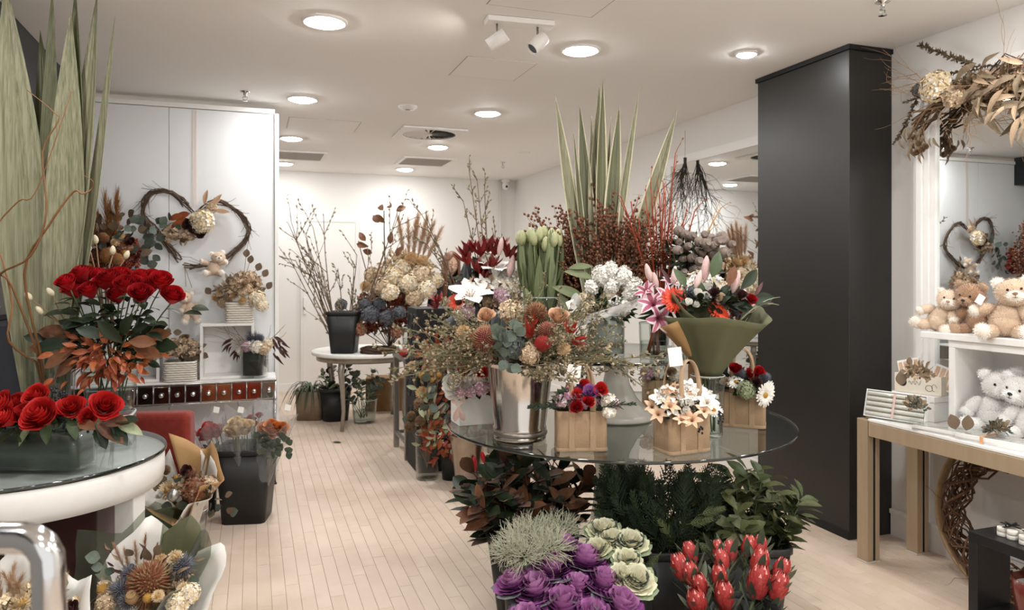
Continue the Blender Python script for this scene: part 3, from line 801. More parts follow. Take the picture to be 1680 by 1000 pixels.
def bunch(t, base, base_r, c, rad, nst, per, meshes, size, rng, m_stem=None, r=.004, lean=.6, start=.35, lo=-.1):
    """upright leafy stems from a bucket: every stem and every leaf a part"""
    m_stem = m_stem or stem_g; c = Vector(c)
    for i in range(nst):
        d = rdir(rng, lo, 1); q = c + Vector((d.x * rad[0], d.y * rad[1], d.z * rad[2])) * rng.uniform(.75, 1)
        b = Vector(base) + Vector((rng.uniform(-1, 1), rng.uniform(-1, 1), 0)) * base_r
        pts = bez(b, Vector((b.x * .5 + q.x * .5, b.y * .5 + q.y * .5, (b.z + q.z) / 2 + .05)), q, 9)
        stem('stem', t, pts, [r, r * .5], m_stem, 5)
        for k in range(per):
            u = start + (1 - start) * (k + 1) / per; x = u * 8; i0 = min(7, int(x)); p = pts[i0].lerp(pts[i0 + 1], x - i0)
            ax = (pts[i0 + 1] - pts[i0]).normalized(); a = k * 2.4 + rng.uniform(-.4, .4)
            o = Matrix.Rotation(a, 3, ax) @ ax.orthogonal().normalized()
            e = (ax * (1 - lean * (.75 if k == per - 1 else 1)) + o * lean + UP * .1).normalized()
            ob('leaf', rng.choice(meshes), t, fr(p, e, ax + rdir(rng) * .2, size * rng.uniform(.75, 1.2)))
def bucket(name, label, cat, c, hb, ht, h, m, e=5, rim=.008, group=None, rz=0, hy=1.0):
    t = thing(name, label, cat, c, group); M = T(c, rz); mb = MB(); w = .006
    mb.loft([(hb, hb * hy, 0, e), (ht, ht * hy, h - .025, e), (ht - w, ht * hy - w, h - .025, e), (hb - w, hb * hy - w, .012, e)], 40)
    o = mb.n - 40; mb.f.append([o + j for j in range(40)]); mb.m.append(0)
    ob('body', mb.build('body', m, True), t, M)
    mb = MB(); a = ht + rim; b = ht * hy + rim
    mb.loft([(ht - w, ht * hy - w, h - .03, e), (a - .002, b - .002, h - .03, e), (a, b, h - .028, e), (a, b, h - .002, e), (a - .002, b - .002, h, e), (ht - w + .002, ht * hy - w + .002, h, e), (ht - w, ht * hy - w, h - .03, e)], 40, capb=False)
    ob('rim', mb.build('rim', m, True), t, M)
    return t
def cyl_vase(name, label, c, r0, r1, h, group=None, water=.5, square=False, m=None):
    """thick walled glass vase, with water and its own base"""
    t = thing(name, label, 'vase', c, group); M = T(c, YAW * -1 if square else 0); e = 7 if square else 2
    mb = MB(); w = .004
    mb.loft([(r0 * .96, r0 * .96, 0, e), (r0, r0, .004, e), (r1, r1, h - .003, e), (r1 - w / 2, r1 - w / 2, h, e), (r1 - w, r1 - w, h - .003, e), (r0 - w, r0 - w, .016, e)], 36)
    o = mb.n - 36; mb.f.append([o + j for j in range(36)]); mb.m.append(0)
    ob('glass', mb.build('glass', m or m_glass), t, M)
    mb = MB(); mb.loft([(r1 - .001, r1 - .001, h - .004, e), (r1 + .0015, r1 + .0015, h - .001, e), (r1 - .001, r1 - .001, h + .0012, e), (r1 - .004, r1 - .004, h - .001, e), (r1 - .001, r1 - .001, h - .004, e)], 36, capb=False)
    ob('rim', mb.build('rim', mat('glass_rim', '#c3cbc8', rough=.08, spec=.8)), t, M)
    if water:
        k = water; rr = r0 + (r1 - r0) * k - w - .001
        mb = MB(); mb.loft([(r0 - w - .001, r0 - w - .001, .0165, e), (rr, rr, h * k, e)], 36, capt=True)
        ob('water', mb.build('water', m_water), t, M)
    return t
def wrap_sheet(t, name, base, axis, face, L, r0, r1, m, a0=-2.4, a1=2.4, peak=.18, npk=5, seed=1, nv=46, dip=0, th=.0012, flare=.0, solid=True):
    """cone of wrapping paper around an axis, open towards `face`"""
    rng = random.Random(seed); z = Vector(axis).normalized(); y = Vector(face); y = (y - z * y.dot(z)).normalized(); x = y.cross(z)
    ph = rng.uniform(0, 6); P = []
    for i in range(9):
        u = i / 8; row = []
        for j in range(nv):
            a = a0 + (a1 - a0) * j / (nv - 1)
            tri = abs(((a * npk / 6.283 + ph) % 1) * 2 - 1)
            l = L * (1 + peak * (tri - .5) * u - dip * u * max(0, math.cos(a)))
            r = r0 + (r1 - r0) * (u ** 1.15) + flare * u ** 4 + .012 * math.sin(a * 5 + seed) * u + .006 * math.sin(a * 11 + 2 * seed) * u
            p = Vector(base) - x * 0 + z * (l * u) + (y * math.cos(a) + x * math.sin(a)) * r
            row.append(tuple(p))
        P.append(row)
    mb = MB(); mb.grid(P)
    o = ob(name, mb.build(name, m), t)
    if solid and m not in (w_cello, w_net): so = o.modifiers.new('thickness', 'SOLIDIFY'); so.thickness = th
    return o
def heads(t, lst, rng=random, d0=3, toward=None, stem_to=None, stem_m=None):
    """lst: (name, mesh, px, py, depth, size, direction)"""
    for nm, me, px, py, d, s, dr in lst:
        p = at(px, py, d); e = Vector(dr) if dr is not None else (-FWD * .7 + UP * .6 + rdir(rng) * .2)
        ob(nm, me, t, fr(p - e.normalized() * s * .25, e, None, s, rng=rng))
        if stem_to is not None: stem('stem', t, bez(stem_to, (Vector(stem_to) + p) / 2 + UP * .03, p - e.normalized() * s * .25, 6), .0025, stem_m or stem_g, 5)
CAMD = -FWD

# ================================================================== LEFT: ROUND TABLE AND WHAT STANDS ON IT
LT = Vector((-.93, 3.66, 0)); LR = .55; LZ = .765
t = thing('round_display_table', 'round white display table with glass top at far left', 'table', LT)
mb = MB(); mb.lathe([(LR - .03, .615), (LR - .006, .615), (LR - .004, .640), (LR, .644), (LR, .742), (LR - .004, .746), (.001, .746)], 72); ob('apron', mb.build('apron', m_white), t, T(LT))
mb = MB(); mb.lathe([(.001, .7475), (LR + .006, .7475)], 72); mb.lathe([(LR + .006, LZ), (.001, LZ)], 72); gt = ob('glass_top', mb.build('glass_top', clear('table_glass_pale', '#f3f6f5', ior=1.6)), t, T(LT))
mb = MB(); mb.lathe([(LR + .006, .7475), (LR + .009, .75), (LR + .009, .762), (LR + .006, LZ)], 72); ob('glass_edge', mb.build('glass_edge', m_glassedge), gt, T(LT))
for a in (-.42, -1.35, -2.6, .75, 2.0):
    c = LT + Vector((math.cos(a), math.sin(a), 0)) * (LR - .07)
    ob('leg', rbox('leg', .085, .085, .62, m_white, .004), t, T(c, a))
# velvet seating behind and under the table
p = onz(262, 900, 0)
t = thing('velvet_armchair', 'red velvet armchair back showing behind the round white table', 'armchair', at(272, 900, 4.15) * Vector((1, 1, 0)) if False else below(270, 4.2, 0))
c = below(255, 4.25, 0)
M = T(c, -.25)
ob('backrest', rbox('backrest', .42, .13, .50, m_velvet, .035, 4), t, M @ Matrix.Translation((0, 0, .24)))
ob('seat', rbox('seat', .44, .42, .16, m_velvet, .04, 4), t, M @ Matrix.Translation((0, .28, .26)))
for sx in (-.18, .18):
    for sy in (0, .45): ob('leg', rbox('leg', .04, .04, .24, m_blackmat, .004), t, M @ Matrix.Translation((sx, sy + .01, 0)))
c = below(60, 3.25, 0)
t = thing('velvet_ottoman', 'dark maroon velvet cube ottoman pushed under the round table', 'ottoman', c)
M = T(c, -.1)
ob('cushion', rbox('cushion', .62, .5, .50, m_maroon, .02, 3), t, M @ Matrix.Translation((0, 0, .06)))
for sx in (-.26, .26):
    for sy in (-.2, .2): ob('foot', rbox('foot', .05, .05, .06, m_blackmat, .003), t, M @ Matrix.Translation((sx, sy, 0)))
# dark cabinet against the left wall
c = Vector((-1.27, 4.75, 0)); t = thing('dark_cabinet', 'dark charcoal cabinet against the left wall behind flax leaves', 'cabinet', c)
mc = mat('charcoal_board', '#33343a', '#2b2c31', rough=.55)
ob('body', rbox('body', .40, .80, 1.28, mc, .004), t, T(c))
for k in (-1, 1):
    dr_ = ob('door', rbox('door', .015, .385, 1.2, mc, .002), t, T(c + Vector((.2085, k * .198, .04))))
    ob('handle', rbox('handle', .012, .012, .14, m_steel, .002), dr_, T(c + Vector((.222, k * .03, .6))))
c = Vector((-1.33, 4.75, 1.282)); t = thing('framed_picture', 'dark landscape picture leaning on the charcoal cabinet', 'picture', c)
ob('frame', rbox('frame', .03, .66, .52, m_blackmat, .004), t, T(c)); ob('print', rbox('print', .004, .60, .46, mat('dim_print', '#6a6158', '#3c3a3b', rough=.6, nscale=3), .001, 1), t, T(c + Vector((.0175, 0, .03))))

# flax leaves in a tall glass cylinder
fv = below(84, 3.40, LZ)
cyl_vase('glass_cylinder_vase', 'tall clear glass cylinder holding giant flax leaves on the round table', fv, .098, .100, .40, water=.45)
def flaxleaf(tip, base, W, m, bulge=.5, n_toward=None, fold=.25, name='flax_leaf', label=None, group=None, cat='leaf', tipbend=0, peak=.55, edge=None):
    tip = Vector(tip); base = Vector(base); ax = tip - base; L = ax.length; z = ax.normalized()
    nrm = Vector(n_toward) if n_toward is not None else CAMD.copy(); nrm = (nrm - z * nrm.dot(z)).normalized(); x = nrm.cross(z); P = []; n = 14
    for i in range(n + 1):
        t_ = i / n; w = W / 2 * (.38 + .62 * math.sin(math.pi * min(1, t_ / (2 * peak))) ** 1.2) if t_ < peak else W / 2 * max(.004, 1 - ((t_ - peak) / (1 - peak)) ** 1.7)
        o = nrm * (-bulge * .06 * L * math.sin(math.pi * t_) + tipbend * t_ ** 3)
        row = []
        for v in [q / 8 for q in range(-8, 9)]: row.append(tuple(z * L * t_ + x * w * v + o + nrm * (fold * abs(v) * w + .05 * w * math.sin(v * 12.6))))
        P.append(row)
    mb = MB(); P = np.array(P)
    if edge is not None: mb.grid(P[:, :3], 1); mb.grid(P[:, 2:15], 0); mb.grid(P[:, 14:], 1)
    else: mb.grid(P)
    ob_ = ob(name, mb.build(name, [m] + ([edge] if edge is not None else [])), None, Matrix.Translation(base))
    so = ob_.modifiers.new('thickness', 'SOLIDIFY'); so.thickness = .0012
    return tag(ob_, label, cat, group)
fb = fv + UP * .03
for k, (tx, ty, td, W, m, fo, nd, lab) in enumerate([
        (8, -34, 3.22, .21, g_flax2, .35, (.4, -1, 0), 'giant pale flax leaf leaning furthest left with torn wide blade'),
        (66, 50, 3.50, .17, g_flax, .2, (-.3, -1, 0), 'dark pointed flax leaf standing behind the two widest leaves'),
        (86, -22, 3.34, .10, g_flax, .3, (.8, -1, 0), 'narrow dark flax leaf rising past the top edge at the back'),
        (116, 18, 3.28, .165, g_flax2, .3, (.1, -1, 0), 'broad striped flax leaf in the middle of the glass cylinder'),
        (124, -24, 3.30, .14, g_flax, .3, (-.5, -1, 0), 'dark green flax leaf behind the broad striped middle leaf'),
        (160, -15, 3.34, .14, g_flax2, .3, (-.6, -1, 0), 'light flax leaf with blunt tip right of the middle leaf'),
        (189, 25, 3.36, .10, g_flax2, .45, (-.9, -.7, 0), 'slender pale flax leaf leaning furthest right with thin tip'),
        (-28, -24, 3.3, .22, g_flax, .2, (.5, -1, 0), 'dark flax leaf cut by the left picture edge')]):
    flaxleaf(at(tx, ty, td), fb + RGT * ((k * 37 % 8) / 8 - .5) * .09 + FWD * (.04 if m is g_flax else -.02), W, m, .35, nd, fo, label=lab, group='giant flax leaves in the glass cylinder', peak=.5)
# curly willow twigs
rng = random.Random(5)
for k, pts in enumerate([[(70, 600, 3.2), (20, 470, 3.1), (2, 448, 3.05), (50, 420, 3.0), (76, 350, 3.0), (70, 250, 3.0), (95, 200, 3.0), (90, 185, 3.0), (45, 148, 3.0)],
                         [(72, 600, 3.2), (40, 450, 3.05), (80, 370, 3.0), (120, 315, 3.0), (135, 318, 3.0), (150, 310, 3.02), (152, 297, 3.0), (138, 288, 3.0)],
                         [(70, 600, 3.25), (15, 560, 3.1), (20, 500, 3.1), (5, 430, 3.1), (-10, 380, 3.1), (30, 330, 3.1), (60, 312, 3.1), (118, 150, 3.1)]]):
    W = [at(*q) for q in pts]; S = []
    for i in range(len(W) - 1):
        for u in range(4):
            p0, p1, p2, p3 = W[max(i - 1, 0)], W[i], W[i + 1], W[min(i + 2, len(W) - 1)]; q = u / 4
            S.append(.5 * (2 * p1 + (p2 - p0) * q + (2 * p0 - 5 * p1 + 4 * p2 - p3) * q * q + (3 * p1 - p0 - 3 * p2 + p3) * q ** 3))
    S.append(W[-1]); S[0] = fb + UP * .05; mb = MB(); mb.tube(S, [.0055, .0018], 6)
    tag(ob('curly_willow_twig', mb.build('curly_willow_twig', mat('willow_bark', '#8a5f38', '#5c4029', rough=.6)), None), ['thick brown curly willow twig crossing the left flax leaf', 'curly willow twig ending in a hook right of the flax', 'dark curly willow twig looping past the left picture edge'][k], 'twig', 'curly willow twigs among flax leaves')

# ---- red roses in a glass bowl vase
rv = below(181, 3.36, .905)
ob_r = thing('glass_riser', 'clear glass block riser under the red rose vase', 'riser', below(181, 3.36, LZ))
mb = MB(); mb.loft([(.10, .10, 0, 6), (.10, .10, .139, 6)], 36, capt=True); ob('block', mb.build('block', m_glass), ob_r, T(below(181, 3.36, LZ)))
mb = MB(); mb.loft([(.101, .101, .13, 6), (.101, .101, .139, 6), (.095, .095, .1395, 6)], 36, capb=False); ob('top_edge', mb.build('top_edge', mat('glass_rim', '#c3cbc8')), ob_r, T(below(181, 3.36, LZ)))
cyl_vase('ribbed_glass_vase', 'thick clear glass vase packed with red roses on the left table', rv, .095, .118, .20, water=.5)
rb = rv + UP * .03
lst = [(110, 465), (135, 453), (121, 476), (147, 478), (159, 453), (180, 459), (196, 454), (193, 486), (216, 466), (231, 459), (231, 483), (246, 471), (250, 455), (264, 463), (283, 487), (205, 468), (170, 464)]
leaf_pts = []
for k, (px, py) in enumerate(lst):
    dd = 3.22 + .08 * ((k * 7) % 5 - 2) / 2 + (.08 if py < 460 else -.06 if py > 478 else 0)
    p = at(px, py, dd); e = ((p - (rv + UP * .1)).normalized() + UP * .45 + CAMD * .65).normalized()
    t = thing('red_rose', 'long stemmed red rose in the crowded glass vase on the left table', 'rose', rb, 'red roses in the glass vase')
    s = .100 * (1 + .1 * ((k * 3) % 4 - 1.5) / 1.5)
    ob('bloom', ROSE if k % 2 else ROSE2, t, fr(p - e * s * .3, e, None, s, rng=rng))
    pts = bez(rb + Vector((.05 * math.cos(k), .05 * math.sin(k), 0)), rb.lerp(p, .5) + UP * .07, p - e * s * .32, 8)
    stem('stem', t, pts, .003, stem_g)
    for j in range(4):
        q = pts[4 + j % 3].lerp(pts[5 + j % 3], rng.random()); dl = rdir(rng, -.3, .4)
        ob('leaf', L_dark, t, fr(q, dl + UP * .1 + CAMD * .2, UP + rdir(rng) * .3, rng.uniform(.06, .085)))
    leaf_pts.append(p)
t = thing('rose_vase_foliage', 'bronze magnolia and copper leaves spilling around the red rose vase', 'foliage', rb)
for (px, py, d, dx, dy, s, me) in [(92, 545, 3.25, -1, .15, .17, L_mag), (85, 565, 3.2, -1, -.1, .16, L_magg), (70, 570, 3.2, -1, .05, .13, L_mag), (95, 588, 3.15, -.9, -.5, .15, L_mag), (60, 555, 3.25, -1, .3, .12, L_magg),
        (110, 600, 3.15, -.7, -.6, .14, L_mag), (255, 550, 3.2, 1, .2, .15, L_mag), (262, 565, 3.2, 1, -.05, .17, L_magg), (240, 575, 3.15, 1, -.3, .15, L_mag), (250, 540, 3.3, .9, .35, .15, L_magg), (225, 540, 3.15, .5, .3, .13, L_magg), (180, 545, 3.1, -.2, .3, .14, L_magg),
        (150, 545, 3.1, -.5, .2, .13, L_magg), (120, 535, 3.2, -.8, .4, .14, L_magg), (205, 535, 3.12, .3, .4, .13, L_magg), (232, 560, 3.12, .8, 0, .14, L_mag)]:
    e = RGT * dx + UP * dy + CAMD * .25; ob('leaf', me, t, fr(at(px, py, d) - e.normalized() * s * .5, e, UP * .6 + CAMD + rdir(rng) * .3, s))
for i in range(150):
    px = rng.gauss(168, 36); py = rng.gauss(590, 22) + abs(px - 165) * .12; d = 3.18 + rng.uniform(-.06, .06); e = RGT * (px - 165) / 60 - UP * (py - 575) / 60 + CAMD * .8 + rdir(rng) * .5; s = rng.uniform(.042, .075)
    ob('leaf', L_cop if rng.random() < .75 else L_rust, t, fr(at(px, py, d) - e.normalized() * s * .4, e, CAMD + UP * .5 + rdir(rng) * .7, s))
for px, py, q in ((52, 492, (40, 500, 3.2)), (88, 485, (80, 490, 3.2)), (70, 515, (45, 520, 3.2))):
    stem('twig', t, bez(at(150, 580, 3.25), at(95, 520, 3.2), at(px, py, 3.18), 7), [.004, .002], stem_t); e = RGT * -.6 + UP * .7; ob('bud', BUDW, t, fr(at(px, py, 3.18), e, None, .045, rng=rng))
for k, (px, py) in enumerate(((148, 412), (158, 400), (185, 418), (140, 430), (205, 425))):
    stem('twig', t, bez(rb + UP * .2, at(165, 470, 3.45), at(px, py, 3.45), 7), [.005, .003], stem_t); ob('bud', BUDW, t, fr(at(px, py, 3.45), UP + RGT * .2 * (k - 2), None, .045, rng=rng))
filler(t, rb + UP * .26, (.17, .15, .12), 260, [SM_LEAF], .07, rng, [g_dark], lo=-.5, hi=.6)
for i in range(34):
    px, py = rng.gauss(190, 42), rng.gauss(530, 16); e = RGT * (px - 185) / 50 + UP * rng.uniform(-.2, .6) + CAMD * .6; ob('leaf', L_dark, t, fr(at(px, py, 3.2), e, UP + CAMD * .5 + rdir(rng) * .4, rng.uniform(.07, .10)))

# ---- low red ranunculus arrangement in a leaf lined tank
tk = below(52, 2.97, LZ); rz = -YAW - .05
t = thing('low_flower_tank', 'low rectangular glass tank lined with dark leaves, full of scarlet blooms', 'arrangement', tk)
M = T(tk, rz); mb = MB(); mb.loft([(.235, .075, 0, 12), (.235, .075, .15, 12), (.231, .071, .15, 12), (.231, .071, .008, 12)], 48); ob('tank', mb.build('tank', m_glass), t, M)
mb = MB(); mb.loft([(.228, .068, .009, 12), (.228, .068, .135, 12)], 48, capt=True); ob('leaf_lining', mb.build('leaf_lining', mat('aspidistra_leaf', '#343f30', '#222b20', rough=.4, nscale=26, stretch=(1, 1, 14), rand=.1)), t, M)
for px, py, s, d in ((8, 667, .115, 2.9), (12, 688, .10, 2.86), (62, 652, .10, 2.98), (70, 684, .135, 2.85), (42, 680, .09, 2.9), (118, 670, .10, 2.93), (172, 668, .115, 2.88), (100, 675, .08, 2.95), (-30, 660, .11, 2.95), (-25, 690, .11, 2.88), (28, 662, .08, 3.0), (145, 684, .07, 2.92)):
    e = UP * .7 + CAMD * .8 + RGT * (px - 70) / 160; ob('bloom', RANUN, t, fr(at(px, py, d) - e.normalized() * s * .25, e, None, s, rng=rng))
for (px, py, dx, dy, s, me) in [(185, 690, 1, .1, .15, L_mag), (180, 708, .9, -.35, .16, L_mag), (205, 688, 1, .2, .13, L_magg), (165, 715, .5, -.6, .12, L_magg), (195, 712, .8, -.6, .12, L_magg), (85, 655, .1, 1, .09, L_mag), (38, 712, -.4, -.5, .10, L_pale), (75, 708, .2, -.6, .10, L_mid), (120, 702, .4, -.4, .10, L_mid), (140, 696, .7, -.1, .11, L_mag), (10, 712, -.5, -.4, .09, L_mid), (212, 700, 1, -.1, .12, L_pale)]:
    e = RGT * dx + UP * dy + CAMD * .35; ob('leaf', me, t, fr(at(px, py, 2.88) - e.normalized() * s * .5, e, UP + CAMD * .6 + rdir(rng) * .3, s))
filler(t, tk + UP * .16, (.25, .09, .045), 120, [SM_LEAF, SM_ROUND], .05, rng, [g_dark, g_mid], lo=-.4)
mb = MB()
for i in range(40):
    p = at(rng.gauss(95, 10) if i < 22 else rng.gauss(105, 30), rng.gauss(645, 6) if i < 22 else rng.gauss(705, 6), 2.92); mb.ell(p, (.006, .006, .006), 5, 6)
stuff(ob('berries', mb.build('berries', mat('dark_berry', '#23242b', '#17181d', rough=.35)), t))

# ---- chrome hoop stand in the near left corner
c = at(40, 930, 1.0); c.z = 0
t = thing('chrome_hoop_stand', 'shiny chrome tube hoop stand in the near left corner', 'stand', c)
q = at(80, 882, 1.0); mb = MB(); pts = []
l0 = q + RGT * .0; zt = q.z; a = q - RGT * .34
hoop = [Vector((q.x, q.y, 0))] + [Vector((q.x, q.y, zt - .05)) + RGT * 0] + [q + RGT * (.035 * (math.cos(u) - 1)) - UP * .035 * (1 - math.sin(u)) for u in (.3, .8, 1.2, 1.57)] + [a + RGT * (.035 - .035 * math.sin(u)) + UP * (.035 * math.cos(u) - .035) for u in (0, .5, 1.0, 1.57)] + [Vector((a.x, a.y, 0))]
hoop[0] = Vector(hoop[0]) + RGT * .03
mb.tube(hoop, .021, 16); ob('frame', mb.build('frame', m_chrome), t)
b = q - UP * .16; mb = MB(); mb.tube([q - UP * .03 - RGT * .042, q - UP * .03 - RGT * .30], .004, 8) if False else None
ob('foot_plate', rbox('foot_plate', .46, .26, .012, m_chrome, .003), t, T(((q.x + a.x) / 2, (q.y + a.y) / 2, 0), -YAW))

# ---- wrapped bouquets on the floor
def floor_vase(px, d, r, h, label):
    p = below(px, d, 0); cyl_vase('glass_floor_vase', label, p, r * .8, r, h, water=.4); return p
bq = floor_vase(318, 4.10, .07, .22, 'small clear glass vase under the kraft wrapped dried bouquet')
t = thing('kraft_wrapped_bouquet', 'dried flower bouquet in kraft and olive paper beside the round table', 'bouquet', bq + UP * .1)
ax = (CAMD * .55 + RGT * -.12 + UP * .85); b0 = bq + UP * .12
wrap_sheet(t, 'white_wrap', b0, ax, CAMD + UP * .5, .38, .03, .24, w_white, -3.0, 3.0, .35, 5, 3, dip=.18)
wrap_sheet(t, 'olive_wrap', b0 + UP * .015, ax + RGT * -.15, CAMD + UP * .5, .35, .028, .185, w_green, -.7, 2.8, .25, 5, 6, dip=.05)
wrap_sheet(t, 'kraft_wrap', b0 + UP * .02, ax + RGT * .1, CAMD + UP * .5, .42, .025, .235, w_kraft, -3.5, .3, .4, 5, 9, dip=.22)
stem('stem_bundle', t, [bq + UP * .02, b0 + Vector(ax).normalized() * .2], [.022, .03], stem_t, 8)
heads(t, [('chrysanthemum', CHRYS_W, 274, 801, 3.80, .10, None), ('silver_bauble', CHRYS_W, 262, 790, 3.84, .05, None), ('hydrangea', HYD_RUST, 315, 797, 3.82, .125, None), ('banksia', BANK_PINK, 310, 776, 3.88, .07, None), ('seed_head', BALL_T, 270, 768, 3.92, .06, None), ('billy_button', BILLY, 288, 782, 3.86, .035, None),
          ('hydrangea', HYD_BEIGE, 340, 790, 3.86, .09, None), ('dried_rose', rose('dust', b_wine, seed=3), 306, 772, 3.88, .06, None), ('rose', ROSEWH, 262, 812, 3.78, .05, None)], rng)
mb = MB(); mb.ell((0, 0, 0), (.031, .031, .033), 10, 14); ob('bauble', mb.build('bauble', p_sil), t, T(at(284, 812, 3.76)))
for i in range(26):
    px = rng.uniform(262, 385); py = 800 + (px - 262) * .15 + rng.uniform(-25, 35); e = RGT * (px - 310) / 60 + UP * .5 + CAMD * .5 + rdir(rng) * .4
    ob('leaf', rng.choice([L_gumd, L_gum, L_dry]), t, fr(at(px, py, 3.84), e, CAMD + UP * .4 + rdir(rng) * .4, rng.uniform(.04, .06)))
filler(t, at(305, 800, 3.88), (.12, .08, .07), 120, [SM_LEAF, SM_FLOR], .035, rng, [b_dry, p_beige], lo=-.3)
bq = floor_vase(240, 2.95, .07, .14, 'small clear glass vase under the netted banksia bouquet')
t = thing('netted_bouquet', 'dried banksia bouquet wrapped in dark netting and white paper in front', 'bouquet', bq + UP * .03)
b0 = bq + UP * .03; ax = CAMD * .35 + UP * .9 + RGT * .12
wrap_sheet(t, 'white_wrap', b0, ax + RGT * .15, CAMD + UP * .5, .40, .03, .23, w_white, -4.9, -.2, .5, 4, 13, dip=.2)
wrap_sheet(t, 'olive_wrap', b0 + UP * .01, ax, CAMD + UP * .5, .43, .03, .22, w_green, -3.6, -2.3, .4, 4, 2)
wrap_sheet(t, 'net_wrap', b0 + UP * .02, ax, CAMD + UP * .5, .45, .03, .24, w_net, -3.1, 3.1, .3, 5, 5, dip=.22)
stem('stem_bundle', t, [bq + UP * .012, b0 + Vector(ax).normalized() * .2], [.022, .03], stem_t, 8)
heads(t, [('banksia', BANK_RUST, 243, 952, 2.72, .155, (.05, -.75, .7)), ('thistle', THISTLE, 212, 938, 2.74, .075, None), ('thistle', THISTLE, 196, 965, 2.70, .08, None), ('thistle', THISTLE, 205, 985, 2.68, .07, None), ('thistle', THISTLE, 298, 925, 2.80, .09, None), ('seed_pod', POD, 218, 982, 2.68, .05, None), ('billy_button', BILLY, 241, 978, 2.66, .04, None), ('billy_button', BILLY, 168, 965, 2.72, .05, None),
          ('everlasting', CHRYS_W, 285, 912, 2.80, .06, None), ('everlasting', CHRYS_W, 300, 965, 2.72, .05, None), ('everlasting', CHRYS_P, 262, 916, 2.8, .05, None), ('hydrangea', HYD_CREAM, 290, 985, 2.68, .08, None), ('hydrangea', HYD_CREAM, 310, 970, 2.70, .07, None), ('everlasting', CHRYS_W, 258, 975, 2.66, .045, None), ('hydrangea', HYD_BEIGE, 170, 985, 2.68, .07, None)], rng)
for i, (px, py) in enumerate(((225, 905), (235, 895), (205, 905), (246, 908), (215, 915))):
    ob('amaranth_spike', PLUME if i % 2 else PLUME_B, t, fr(at(px, py + 30, 2.80), UP + RGT * (px - 230) / 60, None, .11))
for i in range(30):
    px = rng.uniform(160, 325); py = rng.uniform(900, 990); e = RGT * (px - 240) / 80 + UP * .5 + CAMD * .4 + rdir(rng) * .4
    ob('leaf', rng.choice([L_gumd, L_dry, L_gum, L_wine]), t, fr(at(px, py, 2.78), e, CAMD + UP * .4 + rdir(rng) * .4, rng.uniform(.04, .06)))
filler(t, at(240, 965, 2.80), (.17, .10, .09), 200, [SM_LEAF, SM_FLOR], .035, rng, [b_dry, p_beige], lo=-.3)
bq = floor_vase(30, 2.62, .07, .14, 'small clear glass vase under the pale dried grass bouquet')
t = thing('pale_grass_bouquet', 'pale dried grass bouquet in olive netting at the bottom left corner', 'bouquet', bq + UP * .03)
b0 = bq + UP * .03; ax = CAMD * .3 + UP * .9
wrap_sheet(t, 'white_wrap', b0, ax + RGT * .2, CAMD + UP * .5, .42, .03, .22, w_white, 0.4, 4.6, .4, 4, 4)
wrap_sheet(t, 'olive_wrap', b0 + UP * .01, ax, CAMD + UP * .5, .40, .03, .21, w_green, -2.9, 3.0, .3, 5, 8, dip=.2)
for i in range(12): ob('grass_plume', PLUME_B, t, fr(at(rng.uniform(0, 90), rng.uniform(985, 1010), 2.5), UP + rdir(rng) * .5, None, .13))
heads(t, [('everlasting', CHRYS_W, 30, 985, 2.46, .07, None), ('everlasting', CHRYS_P, 80, 990, 2.46, .06, None), ('rose', rose('dust', b_wine), 120, 1000, 2.45, .06, None)], rng)
filler(t, at(50, 1000, 2.5), (.14, .1, .07), 120, [SM_LEAF, SM_FLOR], .035, rng, [b_dry, p_cream], lo=-.3)

# ---- black bucket of cellophane wrapped bunches
bc = below(406, 4.62, 0)
bucket('square_bucket', 'black square plastic bucket holding cellophane wrapped bunches', 'bucket', bc, .13, .165, .46, m_blackplastic, 9, rz=-YAW + .12)
for k, (px, py, fx, me, nm, lab, nh, sz) in enumerate([(345, 708, -.5, rose('scarlet_small', p_red2, seed=9), 'red_flower_bunch', 'cellophane wrapped bunch of red blooms at the left of the bucket', 9, .07), (391, 702, 0, ROSEW, 'cream_rose_bunch', 'cellophane wrapped bunch of cream roses in the middle of bucket', 9, .085),
        (449, 705, .45, ROSEO, 'orange_carnation_bunch', 'cellophane wrapped bunch of orange carnations at the right of bucket', 10, .075), (418, 688, .15, rose('red_small', p_red, seed=3), 'crimson_flower_bunch', 'cellophane wrapped bunch of crimson blooms behind the orange carnations', 5, .05)]):
    dd = 4.5 if k < 3 else 4.75; p = at(px, py, dd); b = bc + RGT * (fx * .12) + UP * .03 + CAMD * (.05 if k < 3 else -.06)
    t = thing(nm, lab, 'flower bunch', b, 'cellophane wrapped bunches'); ax = p - b
    for i in range(nh):
        a = i * 2.4; r = .055 * math.sqrt(i / nh); u = Vector(ax).normalized(); x = RGT * math.cos(a) * r * 1.2 + UP * math.sin(a) * r * .8; q = p + x + CAMD * (.03 - r * .5)
        e = u + x * 6 + CAMD * .5; ob('bloom', me, t, fr(q - e.normalized() * sz * .3, e, None, sz, rng=rng)); stem('stem', t, [b + x * .2, q - e.normalized() * sz * .3], .003, stem_g, 5)
    for i in range(10):
        e = Vector(ax).normalized() + rdir(rng) * .8; ob('leaf', L_gum if k == 2 else L_dark, t, fr(b + Vector(ax) * rng.uniform(.62, .85) + rdir(rng) * .03, e, CAMD, .05))
    o = wrap_sheet(t, 'cellophane_sleeve', b + Vector(ax) * .30, ax, CAMD, Vector(ax).length * .86 , .045, .105, w_cello, -3.14, 3.14, .22, 3, k + 20, dip=.0, th=.0006)
    if k in (2, 1, 0): ob('price_sticker', rbox('price_sticker', .035, .002, .035, m_kraft_tag, .0005, 1, base=False), t, fr(at([355, 395, 472][k], [672, 672, 668][k], dd - .10), UP + RGT * .2, CAMD, 1))
t = thing('bucket_greenery', 'grey green eucalyptus sprigs tucked into the black square bucket', 'foliage', bc + UP * .05)
